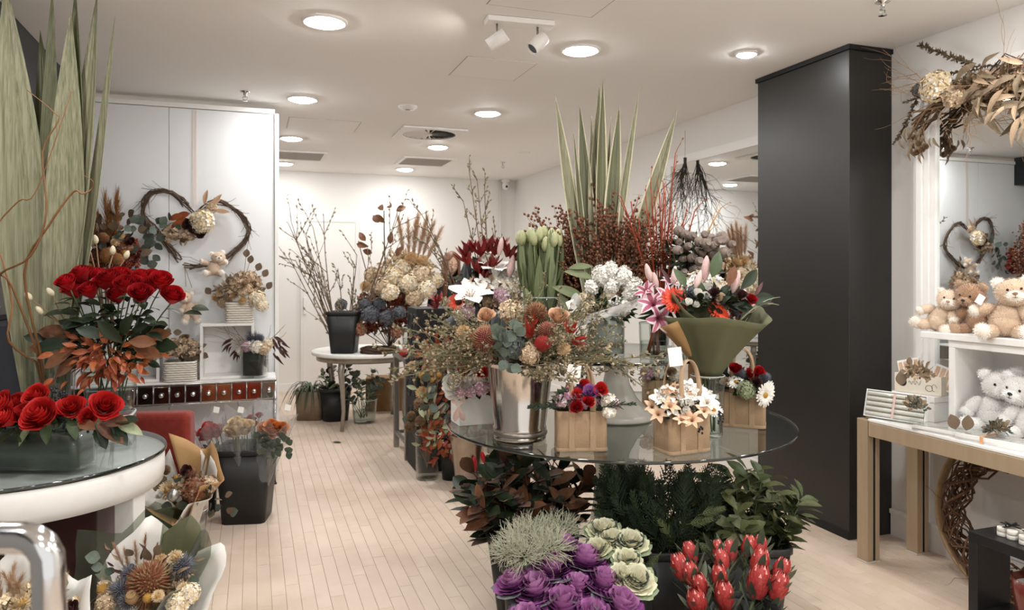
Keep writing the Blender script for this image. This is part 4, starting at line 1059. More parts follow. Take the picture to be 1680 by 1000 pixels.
for i in range(26):
    px = rng.uniform(420, 470); py = rng.uniform(715, 750); e = RGT * (px - 430) / 40 + UP * .5 + CAMD * .5; ob('leaf', L_gum, t, fr(at(px, py, 4.42), e, CAMD + rdir(rng) * .4, .055))
for k in range(4): stem('stem', t, [bc + UP * .05, at(430 + k * 10, 740, 4.46)], .003, stem_g)
# ================================================================== CONSOLE AND DRIED FLOWERS AT THE PARTITION
KY0, KY1, KZ = 5.62, 5.94, .777
kx1 = ony(453, 620, KY0).x; kx0 = kx1 - 1.32
t = thing('mirrored_console', 'chrome console table with a row of mirrored drawers against the partition', 'console', ((kx0 + kx1) / 2, (KY0 + KY1) / 2, 0))
ob('top', rbox('top', kx1 - kx0, KY1 - KY0, .014, m_white, .002), t, T(((kx0 + kx1) / 2, (KY0 + KY1) / 2, KZ - .014)))
ob('drawer_case', rbox('drawer_case', kx1 - kx0 - .012, KY1 - KY0 - .03, .135, m_steel, .002), t, T(((kx0 + kx1) / 2, (KY0 + KY1) / 2 + .012, KZ - .151)))
mb = MB()
for z in (KZ - .016, KZ - .155): mb.tube([(kx0, KY0, z), (kx1, KY0, z)], .005, 6); mb.tube([(kx1, KY0, z), (kx1, KY1, z)], .005, 6)
ob('front_rails', mb.build('front_rails', m_chrome), t)
for x in (kx0 + .006, kx1 - .006):
    for y in (KY0 + .006, KY1 - .006):
        mb = MB(); mb.tube([(x, y, .012), (x, y, KZ - .016)], .007, 8); lg = ob('leg', mb.build('leg', m_chrome), t)
        ob('foot', rbox('foot', .022, .022, .012, m_blackplastic, .002), lg, T((x, y, 0)))
ND = 13; dw = (kx1 - kx0) / ND
dm = [mat('drawer_amber', '#b97a55', rough=.12, metal=.85), mat('drawer_red', '#a44a34', rough=.12, metal=.85), mat('drawer_smoke', '#6b6257', rough=.08, metal=.95), mat('drawer_silver', '#b8b4ad', rough=.06, metal=1)]
dme = [rbox('drawer', dw - .012, .02, .118, m, .003) for m in dm]
kn = MB(); kn.lathe([(.006, 0), (.006, .008), (.014, .014), (.017, .022), (.012, .03), (.0005, .032)], 14); kn_me = kn.build('knob', mat('knob_crystal', '#dfe2e4', rough=.05, metal=.9))
for i in range(ND):
    x = kx0 + (i + .5) * dw; k = (2, 2, 2, 2, 2, 2, 2, 2, 0, 0, 1, 1, 3)[i]
    d = ob('drawer', dme[k], t, T((x, KY0 + .012, KZ - .146))); ob('knob', kn_me, d, Matrix.Translation((x, KY0 + .002, KZ - .087)) @ Matrix.Rotation(math.pi / 2, 4, 'X'))
    mb = MB(); mb.tube([(x - dw / 2, KY0 - .001, KZ - .155), (x - dw / 2, KY0 - .001, KZ - .016)], .004, 6); ob('divider', mb.build('divider', m_chrome), t)
def open_cube(name, label, c, sx, sy, sz, m, th=.02, back=True, axis='y', rz=0):
    """open fronted display box: panels are parts"""
    t = thing(name, label, 'display box', c); M = T(c, rz)
    ob('top_panel', rbox('top_panel', sx, sy, th, m, .002, 1), t, M @ Matrix.Translation((0, 0, sz - th))); ob('base_panel', rbox('base_panel', sx, sy, th, m, .002, 1), t, M)
    for s in (-1, 1): ob('side_panel', rbox('side_panel', th, sy, sz - 2 * th, m, .002, 1), t, M @ Matrix.Translation((s * (sx / 2 - th / 2), 0, th)))
    if back: ob('back_panel', rbox('back_panel', sx - 2 * th, th / 2, sz - 2 * th, m, .001, 1), t, M @ Matrix.Translation((0, sy / 2 - th / 4, th)))
    return t
a = ony(328, 531, 5.70); b = ony(417, 531, 5.70)
open_cube('white_display_box', 'white open display box on the console under a dried flower basket', ((a.x + b.x) / 2, 5.79, KZ + .001), b.x - a.x, .22, a.z - KZ - .001, m_white)
bxz = a.z
a = ony(120, 585, 5.70); b = ony(262, 585, 5.70)
open_cube('white_display_box', 'white open display box on the console behind the red roses', ((a.x + b.x) / 2, 5.79, KZ + .001), b.x - a.x, .22, a.z - KZ - .001, m_white)
bxz2 = a.z

def woven(t, c, sx, sy, sz, m):
    """coarse woven square basket: uprights with bands laced round them"""
    M = T(c); mb = MB(); mb.loft([(sx * .5 - .006, sy * .5 - .006, 0, 8), (sx * .5 - .006, sy * .5 - .006, sz, 8), (sx * .5 - .010, sy * .5 - .010, sz, 8), (sx * .5 - .010, sy * .5 - .010, .006, 8)], 32)
    ob('lining', mb.build('lining', m), t, M); n = 7; rows = 9; mb = MB()
    def pt(u, r):
        q = (abs(math.cos(u)) ** 8 + abs(math.sin(u)) ** 8) ** (-1 / 8); return (math.cos(u) * q * (sx / 2 - .003 + r), math.sin(u) * q * (sy / 2 - .003 + r))
    for k in range(rows):
        pts = []
        for j in range(61):
            u = 2 * math.pi * j / 60; x, y = pt(u, .003 * math.cos(u * 15 + math.pi * (k % 2))); pts.append((x, y, sz * (k + .5) / rows))
        mb.tube(pts, sz / rows * .40, 5)
    stuff(ob('weave', mb.build('weave', m), t, M))
def dried_basket(label, c, sx, sz, spec, leaves, rng, frad, leafm, nl, fillm):
    t = thing('dried_flower_basket', label, 'flower arrangement', c); woven(t, c, sx, sx, sz, m_basket)
    heads(t, spec, rng)
    cc = Vector(c) + UP * (sz + frad[2] * .6)
    scatter_leaves(t, cc, frad, nl, leafm, .065, rng)
    filler(t, cc, (frad[0] * .85, frad[1] * .85, frad[2] * .9), 150, [SM_LEAF, SM_FLOR], .045, rng, fillm)
    return t
rng = random.Random(21)
c = ony(393, 527, 5.79); c.z = bxz + .001; d = 5.45
t = dried_basket('white woven basket of beige dried flowers on the display box', c, .19, .15,
    [('hydrangea', HYD_CREAM, 420, 487, d - .1, .12, None), ('hydrangea', HYD_BEIGE, 398, 470, d - .1, .11, None), ('chrysanthemum', CHRYS_P, 380, 480, d - .1, .09, None), ('hydrangea', HYD_BEIGE, 368, 492, d, .10, None), ('rose', rose('tan', p_beige, seed=11), 402, 465, d - .12, .07, None), ('everlasting', CHRYS_W, 397, 490, d - .12, .07, None), ('rose', rose('tan', p_beige), 384, 462, d, .08, None), ('hydrangea', HYD_CREAM, 430, 498, d - .1, .09, None), ('hydrangea', HYD_BEIGE, 410, 450, d, .09, None), ('everlasting', CHRYS_P, 355, 485, d, .08, None)],
    None, rng, (.20, .14, .14), [L_gumd, L_dry], 26, [b_dry, p_beige])
for px, py in ((404, 418), (422, 440), (432, 450), (410, 428), (346, 478), (438, 470)):
    stem('stem', t, bez(c + UP * .12, at(398, 470, d), at(px, py, d), 6), .002, stem_t); ob('leaf', L_gumd, t, fr(at(px, py + 4, d), UP + RGT * (px - 400) / 60, CAMD + rdir(rng) * .4, .065))
c = ony(297, 620, 5.72); c.z = KZ + .001; d = 5.42
t = dried_basket('white woven basket of tan dried roses on the console left end', c, .21, .14,
    [('rose', rose('tan2', p_tanb, seed=12), 303, 556, d, .07, None), ('rose', rose('tan2', p_tanb), 290, 566, d, .07, None), ('seed_head', BALL_T, 312, 562, d, .06, None), ('rose', ROSEW, 283, 575, d - .1, .08, None), ('hydrangea', HYD_BEIGE, 310, 578, d - .1, .09, None), ('chrysanthemum', CHRYS_P, 297, 577, d - .1, .07, None), ('rose', ROSEW, 275, 580, d - .1, .07, None), ('hydrangea', HYD_BEIGE, 322, 583, d - .1, .07, None)],
    None, rng, (.16, .12, .10), [L_dry, L_gumd], 20, [b_dry, p_beige])
for px, py in ((284, 545), (276, 550), (296, 592), (308, 590), (332, 580)):
    ob('leaf', L_gumd, t, fr(at(px, py, d - .1), rdir(rng) + CAMD * .3, CAMD, .06))
# dark glass jar with wine leaves
c = ony(418, 615, 5.70); c.z = KZ + .001
jt = cyl_vase('square_glass_jar', 'square clear glass jar of dark foliage on the console right end', c, .082, .085, .24, water=0, square=True)
t = thing('wine_leaf_arrangement', 'wine leaves, purple thistles and pale twigs in the square glass jar', 'flower arrangement', c + UP * .02)
mb = MB(); mb.loft([(.07, .07, 0, 7), (.07, .07, .17, 7)], 28, capt=True); ob('moss_fill', mb.build('moss_fill', mat('dark_moss', '#353a30', '#23271f', rough=.8, nscale=40)), t, T(c + UP * .02, -YAW))
d = 5.36
heads(t, [('thistle', THISTLE, 413, 552, d, .10, None), ('thistle', THISTLE, 426, 553, d, .07, None), ('hydrangea', HYD_WHITE, 420, 566, d - .05, .09, None), ('hydrangea', HYD_PINK, 405, 566, d - .03, .09, None), ('hydrangea', HYD_CREAM, 438, 562, d - .02, .08, None), ('hydrangea', HYD_WHITE, 395, 572, d, .08, None), ('hydrangea', HYD_BEIGE, 432, 570, d - .05, .08, None)], rng)
for i in range(26):
    s = -1 if i < 12 else 1; px = 420 + s * rng.uniform(22, 44); py = 565 + rng.uniform(-16, 18); e = RGT * s * .5 - UP * rng.uniform(.2, 1) + CAMD * .2
    ob('leaf', L_wine, t, fr(at(px, py, d), e, CAMD + UP * .4 + rdir(rng) * .3, rng.uniform(.07, .11)))
for px, py in ((455, 545), (380, 550), (462, 560), (375, 565), (360, 548), (350, 556), (372, 538)):
    mb = MB(); twig(mb, c + UP * .2, at(px, py, d) - (c + UP * .2), (at(px, py, d) - (c + UP * .2)).length, .003, 1, rng, kids=4, spread=.6)
    ob('twig', mb.build('twig', stem_t if px > 370 else mat('pale_twig', '#b9aa98', '#9c8c7b', rough=.7)), t)
# tall dried arrangement on the left display box
c = ony(185, 585, 5.79); c.z = bxz2 + .001; d = 5.08
t = thing('tall_dried_arrangement', 'tall dried arrangement of plumes, gum leaves and orange banksia above the roses', 'flower arrangement', c)
mb = MB(); mb.lathe([(.07, 0), (.09, .05), (.085, .16), (.07, .18), (.066, .18), (.08, .15), (.082, .05), (.001, .01)], 28); ob('pot', mb.build('pot', m_basket), t, T(c))
for px, py, b in ((172, 322, (185, 480)), (192, 318, (186, 480)), (150, 345, (178, 480)), (180, 335, (182, 470)), (160, 350, (180, 470))):
    q = at(b[0], b[1], d); e = at(px, py, d); ob('plume', PLUME, t, fr(q.lerp(e, .25), e - q, None, (e - q).length * .75)); stem('stem', t, [c + UP * .15, q.lerp(e, .3)], .003, stem_t)
heads(t, [('banksia', BANK_RUST, 168, 388, d - .1, .07, UP + CAMD), ('banksia', cm('banksia.o', lambda: spike_mb(300, rx=.42, rz=.5), [p_orange, p_tanb, p_tanb]), 176, 415, d - .15, .10, UP + CAMD), ('banksia', CACHE['banksia.o'], 190, 422, d - .15, .08, UP + CAMD), ('billy_button', BILLY, 132, 432, d - .1, .05, None), ('billy_button', BILLY, 145, 434, d - .1, .045, None), ('billy_button', BILLY, 204, 413, d - .1, .05, None), ('seed_pod', POD, 150, 400, d - .1, .06, UP), ('hydrangea', HYD_RUST, 160, 415, d, .12, None), ('hydrangea', HYD_RUST, 200, 400, d, .12, None), ('everlasting', CHRYS_P, 188, 395, d - .1, .06, None), ('everlasting', CHRYS_W, 198, 385, d - .1, .05, None), ('hydrangea', HYD_BEIGE, 145, 378, d, .09, None), ('dried_rose', rose('dust', b_wine), 214, 398, d, .07, None), ('dried_rose', rose('dust', b_wine), 178, 400, d - .05, .08, None)], rng)
for i in range(34):
    px, py = rng.gauss(185, 30), rng.gauss(385, 28); e = RGT * (px - 185) / 50 + UP * .4 + rdir(rng) * .4; ob('leaf', rng.choice([L_gum, L_gum, L_gumd]), t, fr(at(px, py, d + rng.uniform(-.1, .05)), e, CAMD + rdir(rng) * .5, rng.uniform(.06, .085)))
filler(t, at(180, 420, d + .05), (.2, .12, .2), 220, [SM_LEAF, SM_FLOR], .05, rng, [b_wine, b_rust], lo=-.8)
bush_twigs(t, c + UP * .1, [at(x, y, d) for x, y in ((160, 400), (200, 400), (180, 410), (145, 420))], .005, stem_b, rng)

# ---- heart shaped vine wreath
rng = random.Random(31); wy = PART_Y - .045
t = thing('heart_wreath', 'heart shaped vine wreath with dried flowers hanging on the white partition', 'wreath', ony(320, 430, wy))
top = [(322, 352), (300, 330), (270, 314), (246, 318), (236, 345), (246, 370), (262, 390), (283, 415), (302, 432)]
bot = [(322, 352), (350, 331), (380, 338), (402, 358), (408, 382), (395, 404), (372, 424), (340, 434), (302, 432)]
for side in (top, bot):
    for k in range(13):
        P = []
        for i in range(len(side) - 1):
            for u in (0, .34, .67):
                p0, p1, p2, p3 = [np.array(side[min(max(i + o, 0), len(side) - 1)], float) for o in (-1, 0, 1, 2)]
                q = .5 * (2 * p1 + (p2 - p0) * u + (2 * p0 - 5 * p1 + 4 * p2 - p3) * u * u + (3 * p1 - p0 - 3 * p2 + p3) * u ** 3); P.append(q)
        P.append(np.array(side[-1], float)); o = np.array([rng.gauss(0, 3.2), rng.gauss(0, 3.2)]); dp = rng.uniform(-.02, .02)
        pts = [ony(p[0] + o[0] * math.sin(j * .5 + k) + rng.gauss(0, .8), p[1] + o[1] * math.cos(j * .4 + k) + rng.gauss(0, .8), wy + dp * math.cos(j * .6 + k)) for j, p in enumerate(P)]
        pts = [Vector((q.x, min(q.y, PART_Y - .014), q.z)) for q in pts]; s0 = rng.randint(0, 3); pts = pts[s0:len(pts) - rng.randint(0, 3)]
        mb = MB(); mb.tube(pts, rng.uniform(.003, .006), 5)
        for j in range(3):
            i = rng.randrange(2, len(pts) - 2); e = (pts[i + 1] - pts[i]).normalized() + rdir(rng) * .8; e.y = -abs(e.y); mb.tube([pts[i], pts[i] + e * .05, pts[i] + e * .09 + UP * .01], [.002, .001], 4, cap=False)
        ob('vine', mb.build('vine', bark), t)
def hw(px, py, off=.0): return ony(px, py, wy - .075 - off)
d = ony(330, 360, wy - .06).dot(FWD)
heads(t, [(a_, b_, x_, y_, hw(x_, y_, .03 + d - z_).dot(FWD), s_, e_) for a_, b_, x_, y_, z_, s_, e_ in [('hydrangea', HYD_CREAM, 327, 362, d - .06, .17, CAMD + UP * .2), ('hydrangea', HYD_CREAM, 336, 352, d - .03, .09, CAMD), ('dried_rose', rose('dust', b_wine), 320, 376, d - .03, .08, CAMD), ('dried_rose', rose('dust', b_wine), 331, 382, d - .03, .08, CAMD), ('dried_rose', rose('dust', b_wine), 309, 368, d - .02, .08, CAMD), ('hydrangea', HYD_BEIGE, 345, 340, d - .02, .08, CAMD), ('seed_head', BALL_T, 300, 392, d, .06, CAMD)]], rng)
for px, py, dx, dy in ((300, 352, -1, -.35), (308, 358, -1, -.4), (302, 362, -1, -.5), (312, 350, -1, -.2), (340, 338, .8, .4), (348, 338, .5, .6), (335, 336, .2, .9), (352, 345, .9, -.1)):
    e = RGT * dx + UP * dy + CAMD * .2; ob('leaf', L_cop if px < 320 else leaf('dry_gold', p_peach, L=1, W=.3, peak=.5, fold=.4, curl=.2), t, fr(hw(px, py, .03), e, CAMD, .12))
for px, py in ((262, 356), (281, 354), (276, 363), (283, 372), (268, 374), (258, 378), (250, 382), (272, 384), (246, 396), (236, 400), (232, 410), (225, 412), (240, 412), (248, 404), (222, 376), (227, 368), (216, 383), (232, 424), (240, 436), (218, 443), (250, 416), (290, 366), (262, 368), (245, 388), (256, 396)):
    e = rdir(rng) - UP * .2; ob('leaf', L_gum, t, fr(hw(px, py, .02) + rdir(rng) * .01, e * Vector((1, .3, 1)), CAMD + rdir(rng) * .4, rng.uniform(.055, .08)))
stem('eucalyptus_stem', t, [hw(315, 358), hw(280, 366), hw(250, 390), hw(228, 430), hw(222, 443)], .003, stem_t)
filler(t, hw(300, 385, .02), (.13, .025, .06), 70, [SM_LEAF, SM_FLOR], .04, rng, [b_dry, p_beige], lo=-.8)

# ---- teddy bears
def fur_ball(mb, c, r, rng, rot=None, n=520, l=.012, mi=0):
    mb2 = MB(); mb2.ell((0, 0, 0), r, 12, 16, mi); V = mb2.v[0]
    V *= (1 + .025 * np.sin(V[:, :1] * 190) * np.cos(V[:, 1:2] * 170 + V[:, 2:] * 150))
    if n: fuzz(mb2, int(n * (r[0] + r[1] + r[2]) / .18), rng, r, l, w=.0016, mi=mi)
    M = Matrix.Translation(Vector(c)) @ (rot.to_4x4() if rot is not None else Matrix.Identity(4)); mb.put(mb2, M)
def bear(label, M, s, m1, m2, m3, rng, pose='sit', group=None, tagm=None, nose='#1d1b1b', arms=((-.5, -.35, -.75), (.5, -.35, -.75)), legs=((-.55, -.8, -.12), (.55, -.8, -.12)), head_tilt=(0, 0), name='teddy_bear', ear=1.0, eyes=True):
    """soft toy facing local -Y, sitting on z = 0; s = sitting height"""
    t = thing(name, label, 'soft toy', M.translation, group)
    def P(nm, parent, balls, m, sub=None):
        mb = MB()
        for c, r, rot in balls: fur_ball(mb, Vector(c) * s, [q * s for q in r], rng, rot, l=.042 * s)
        return ob(nm, mb.build(nm, m), parent, M)
    P('body', t, [((0, 0, .25), (.22, .19, .25), None), ((0, -.04, .20), (.21, .18, .18), None)], m1)
    H = Vector((head_tilt[0], -.05, .67)); R = Euler((head_tilt[1], head_tilt[0] * -1.2, head_tilt[0])).to_matrix()
    hd = P('head', t, [(H, (.245, .20, .205), R)], m1)
    P('muzzle', hd, [(H + R @ Vector((0, -.15, -.05)), (.115, .10, .085), R)], m2)
    for sx in (-1, 1): P('ear', hd, [(H + R @ Vector((sx * .185, .02, .165)), (.078 * ear, .04, .075 * ear), R)], m2)
    nm_ = mat('toy_nose_' + nose, nose, rough=.35)
    mb = MB(); mb.ell(tuple((H + R @ Vector((0, -.252, -.02))) * s), (.036 * s, .018 * s, .024 * s), 8, 10, rot=R); ob('nose', mb.build('nose', nm_), hd, M)
    mb = MB(); q = [(H + R @ Vector(v)) * s for v in ((0, -.258, -.045), (0, -.250, -.085))]; mb.tube(q, .004 * s, 5)
    mb.tube([(H + R @ Vector((x, -.247 + abs(x) * .3, -.085 + abs(x) * .35)) ) * s for x in (-.05, -.025, 0, .025, .05)], .004 * s, 5); ob('mouth', mb.build('mouth', nm_), hd, M)
    for sx in (-1, 1):
        mb = MB(); mb.ell(tuple((H + R @ Vector((sx * .085, -.185, .045))) * s), (.018 * s, .012 * s, .020 * s), 8, 10); ob('eye', mb.build('eye', mat('toy_eye', '#141212', rough=.15)), hd, M)
    for sx, a in zip((-1, 1), arms):
        b = Vector((sx * .17, -.03, .44)); e = Vector(a).normalized(); rot = e.to_track_quat('Z', 'Y').to_matrix()
        am = P('arm', t, [(b + e * .13, (.088, .088, .17), rot)], m1); P('paw', am, [(b + e * .25, (.088, .088, .075), rot)], m2)
    for sx, a in zip((-1, 1), legs):
        b = Vector((sx * .11, -.06, .10)); e = Vector(a).normalized(); rot = e.to_track_quat('Z', 'Y').to_matrix()
        lg = P('leg', t, [(b + e * .14, (.108, .108, .19), rot)], m1); P('foot', lg, [(b + e * .30 + Vector((0, 0, .03)), (.10, .065, .11), rot @ Euler((math.pi / 2, 0, 0)).to_matrix() if False else None)], m2)
    return t
fur_w = mat('fur_white', '#e9e7e4', '#dcd9d5', rough=.9, sheen=.5, nscale=40); fur_w2 = mat('fur_snow', '#f1f0ee', rough=.9, sheen=.5)
fur_c = mat('fur_cream', '#dcc8b2', '#cbb298', rough=.9, sheen=.5, nscale=40); fur_c2 = mat('fur_ivory', '#ebe2d6', rough=.9, sheen=.5)
fur_b = mat('fur_brown', '#b08d6c', '#96745a', rough=.9, sheen=.5, nscale=40); fur_b2 = mat('fur_tan', '#b99b7f', rough=.9, sheen=.4)
fur_k = mat('fur_oat', '#cdb49a', '#bda288', rough=.9, sheen=.5, nscale=40)
p = ony(351, 445, wy - .10); bear('small cream teddy clinging to the lower right of heart wreath', T(p - UP * .03, .0), .20, fur_c, fur_c2, fur_w, rng, arms=((-1, -.2, .3), (1, -.2, .3)), head_tilt=(.15, 0), group='little teddies on the partition')
p = ony(312, 520, wy - .08); bear('small cream teddy hanging on strings below the heart wreath', T(p, .3), .22, fur_c, fur_c2, fur_w, rng, head_tilt=(-.2, 0), legs=((-.3, -.4, -.8), (.3, -.4, -.8)), group='little teddies on the partition')
mb = MB(); mb.tube([ony(303, 432, wy), ony(305, 470, wy - .06)], .002, 5); mb.tube([ony(301, 432, wy), ony(315, 472, wy - .07)], .002, 5)
tag(ob('hanging_string', mb.build('hanging_string', stem_t), None), 'twine tied to the heart wreath tip holding the lower teddy', 'string')
# ================================================================== BACK OF THE SHOP
rng = random.Random(41)
RT = below(602, 7.56, 0); RR = .555; RZ = .752
t = thing('round_silver_leg_table', 'round white table with curved silver legs at the back', 'table', RT)
mb = MB(); mb.lathe([(RR - .06, .715), (RR - .005, .715), (RR, .72), (RR, .747), (RR - .005, RZ), (.001, RZ)], 64); ob('top', mb.build('top', m_white), t, T(RT))
m_pewter = mat('pewter', '#a8a296', '#8e887d', rough=.4, metal=.8)
mb = MB(); mb.lathe([(RR - .075, .66), (RR - .05, .66), (RR - .045, .715), (RR - .075, .715)], 64); ob('apron_ring', mb.build('apron_ring', m_pewter), t, T(RT))
for a in (-2.25, -.75, .8, 2.35):
    u = Vector((math.cos(a), math.sin(a), 0)); mb = MB()
    mb.tube([RT + u * .46 + UP * .71, RT + u * .485 + UP * .58, RT + u * .455 + UP * .38, RT + u * .44 + UP * .18, RT + u * .47 + UP * .0], [.034, .032, .024, .019, .020], 10); ob('leg', mb.build('leg', m_pewter), t)
# branch bucket on the table
c = below(565, 7.25, RZ + .001); bucket('branch_bucket', 'black square bucket of bare magnolia branches on the back table', 'bucket', c, .115, .15, .41, m_blackplastic, 9, rz=-YAW)
mbr = mat('magnolia_bark', '#7b6350', '#5d4838', rough=.8, nscale=30); mbud = mat('magnolia_bud', '#8f8468', '#756b52', rough=.7)
t = thing('magnolia_branches', 'fan of bare budded magnolia branches in the bucket on back table', 'branches', c + UP * .05)
for px, py in ((470, 365), (478, 400), (488, 360), (512, 372), (500, 385), (510, 362), (465, 420), (640, 390), (672, 350), (600, 420), (660, 400), (530, 430), (555, 440), (620, 410), (585, 440), (485, 430), (520, 410), (655, 360)):
    e = at(px, py, 7.25 + rng.uniform(-.15, .15)); b = c + UP * .06 + RGT * (px - 565) / 1200; mb = MB()
    twig(mb, b, e - b + UP * .1, (e - b).length, .007, 1, rng, bend=.22, kids=5, buds=(.035, .75, 1), ratio=.28, spread=.75, seg=7)
    ob('branch', mb.build('branch', [mbr, mbud]), t)
# dried flower hoard on the table
c = below(640, 7.5, RZ + .001); t = thing('woven_nest_tray', 'woven willow nest tray on the back table beside black bucket', 'tray', below(622, 7.22, RZ + .001))
c2 = below(622, 7.22, RZ + .001)
for k in range(14):
    mb = MB(); ph = rng.random() * 6; mb.tube([c2 + Vector(((.17 + .012 * math.sin(7 * a + ph)) * math.cos(a), (.13 + .012 * math.cos(5 * a + ph)) * math.sin(a), .008 + .05 * k / 14 + .006 * math.sin(4 * a + ph))) for a in [j * .3 for j in range(22)]], .0055, 5); ob('willow_strand', mb.build('willow_strand', stem_b), t)
mb = MB(); mb.lathe([(.001, .002), (.16, .002), (.16, .006), (.001, .006)], 28); ob('base', mb.build('base', stem_b), t, T(c2))
t = thing('dried_hydrangea_heap', 'big heap of beige and blue dried hydrangeas on the back table', 'dried flowers', c)
for px, py, s, me, d in ((608, 515, .17, HYD_BLUE, 7.15), (635, 520, .15, HYD_BLUE, 7.15), (655, 512, .13, HYD_BLUE, 7.1), (598, 500, .14, HYD_BLUE, 7.25), (622, 498, .14, HYD_BLUE, 7.3), (560, 500, .12, HYD_BLUE, 7.5),
        (625, 470, .17, HYD_BEIGE, 7.3), (645, 455, .20, HYD_CREAM, 7.4), (670, 465, .20, HYD_CREAM, 7.35), (690, 450, .20, HYD_BEIGE, 7.45), (660, 440, .18, HYD_CREAM, 7.5), (700, 475, .18, HYD_CREAM, 7.35), (680, 490, .17, HYD_BEIGE, 7.3), (610, 450, .15, HYD_BEIGE, 7.4), (640, 480, .17, HYD_CREAM, 7.2), (715, 460, .16, HYD_CREAM, 7.5), (675, 425, .15, CHRYS_P, 7.5), (695, 430, .15, CHRYS_P, 7.5), (600, 470, .12, CHRYS_P, 7.35), (590, 540, .13, HYD_RUST, 7.2), (575, 530, .14, HYD_RUST, 7.4), (650, 545, .12, HYD_RUST, 7.2)):
    ob('hydrangea', me, t, fr(at(px, py, d), CAMD + UP * .6 + rdir(rng) * .4, None, s)); stem('stem', t, [c + UP * .01, at(px, py, d + .03)], .004, stem_b, 5)
for px, py in ((616, 352), (628, 345), (642, 340), (650, 346), (622, 365), (650, 420), (640, 400), (585, 400), (595, 410), (600, 395)):
    ob('leaf', leaf('rust_big', mat('leaf_brown', '#7d5438', '#5d3c27', rough=.6), L=1, W=.5, peak=.45, fold=.4, curl=.4, wav=.12), t, fr(at(px, py, 7.45), rdir(rng) + UP * .4, CAMD, .13)); 
stem('dry_branch', t, bez(c + UP * .1, at(630, 450, 7.45), at(630, 345, 7.45), 7), .006, stem_b)
stem('dry_branch', t, bez(c + UP * .1, at(600, 450, 7.45), at(588, 395, 7.45), 7), .005, stem_b)
for px, py in ((690, 340), (705, 350), (672, 360), (715, 365), (655, 350), (725, 380), (700, 370), (685, 365)):
    e = at(px, py, 7.55); ob('grass_plume', PLUME_B, t, fr(at(670, 480, 7.5).lerp(e, .45), e - at(675, 480, 7.5), None, .42))
for i in range(24):
    px, py = rng.uniform(680, 735), rng.uniform(490, 540); ob('leaf', L_dry, t, fr(at(px, py, 7.2), UP + rdir(rng) * .8, CAMD, .12))
filler(t, at(640, 510, 7.5), (.36, .16, .26), 420, [SM_LEAF, SM_FLOR], .075, rng, [b_dry, b_rust], lo=-.9, name='dried_foliage')
filler(t, at(665, 450, 7.6), (.28, .14, .24), 320, [SM_LEAF, SM_FLOR], .075, rng, [p_beige, p_cream], lo=-.9, name='dried_florets')
cyl_vase('stacked_glass_jar', 'clear ribbed glass jar at the right edge of the back table', below(673, 7.1, RZ + .001), .075, .078, .26, water=.6)
# plants under the table
c = below(511, 7.75, 0); t = thing('spider_plant', 'spider plant with long arching leaves in a tan square pot', 'potted plant', c)
mb = MB(); mb.loft([(.13, .13, 0, 8), (.14, .14, .30, 8), (.13, .13, .30, 8), (.12, .12, .25, 8)], 32); mb.f.append(list(range(mb.n - 32, mb.n))); mb.m.append(0); ob('pot', mb.build('pot', mat('tan_pot', '#8b7863', '#77654f', rough=.7)), t, T(c, -YAW))
ob('soil', rbox('soil', .24, .24, .02, mat('soil', '#3a2f27', rough=1), .002), t, T(c + UP * .25, -YAW))
for i in range(36):
    a = rng.uniform(0, 6.28); L = rng.uniform(.28, .5); b = c + UP * .27; o = Vector((math.cos(a), math.sin(a), 0)); P = []
    for k in range(8):
        u = k / 7; q = b + o * L * u * (.75) + UP * (L * (1.25 * u - 1.65 * u * u)) ; sd = Vector((-o.y, o.x, 0)) * .011 * (1 - u ** 2 + .05); P.append([tuple(q - sd), tuple(q - UP * .004), tuple(q + sd)])
    mb = MB(); mb.grid(P); ob('leaf', mb.build('leaf', g_dark if i % 3 else g_mid), t)
c = below(550, 7.7, 0); bucket('foliage_bucket', 'black bucket of dark foliage in shadow under the back table', 'bucket', c, .13, .16, .34, m_blackplastic, 3)
t = thing('grey_foliage_bunch', 'dark grey green foliage bunch under the round back table', 'foliage', c + UP * .03)
bunch(t, c + UP * .05, .06, c + UP * .42, (.22, .2, .16), 9, 9, [L_gum, L_dark, L_pale], .085, rng)
c = below(598, 7.55, 0); cyl_vase('glass_bucket_vase', 'wide glass vase of grey leaves under the back table', c, .11, .13, .24, water=.5)
t = thing('silver_leaf_bunch', 'drooping silvery leaf bunch in the wide glass vase under table', 'foliage', c + UP * .02)
bunch(t, c + UP * .05, .05, c + UP * .36, (.26, .2, .18), 11, 10, [L_pale, L_gum], .085, rng, lo=-.5)
c = below(632, 8.3, 0); ob_ = thing('cardboard_carton', 'brown cardboard carton in the shadow behind the back table', 'carton', c); ob('box', rbox('box', .42, .3, .36, mat('cardboard', '#8f6d4a', '#7d5d3e', rough=.85), .004), ob_, T(c, -.2))
for s in (-1, 1): ob('flap', rbox('flap', .42, .15, .004, MATS['cardboard'], .001, 1), ob_, T(c, -.2) @ Matrix.Translation((0, s * .075, .361)))

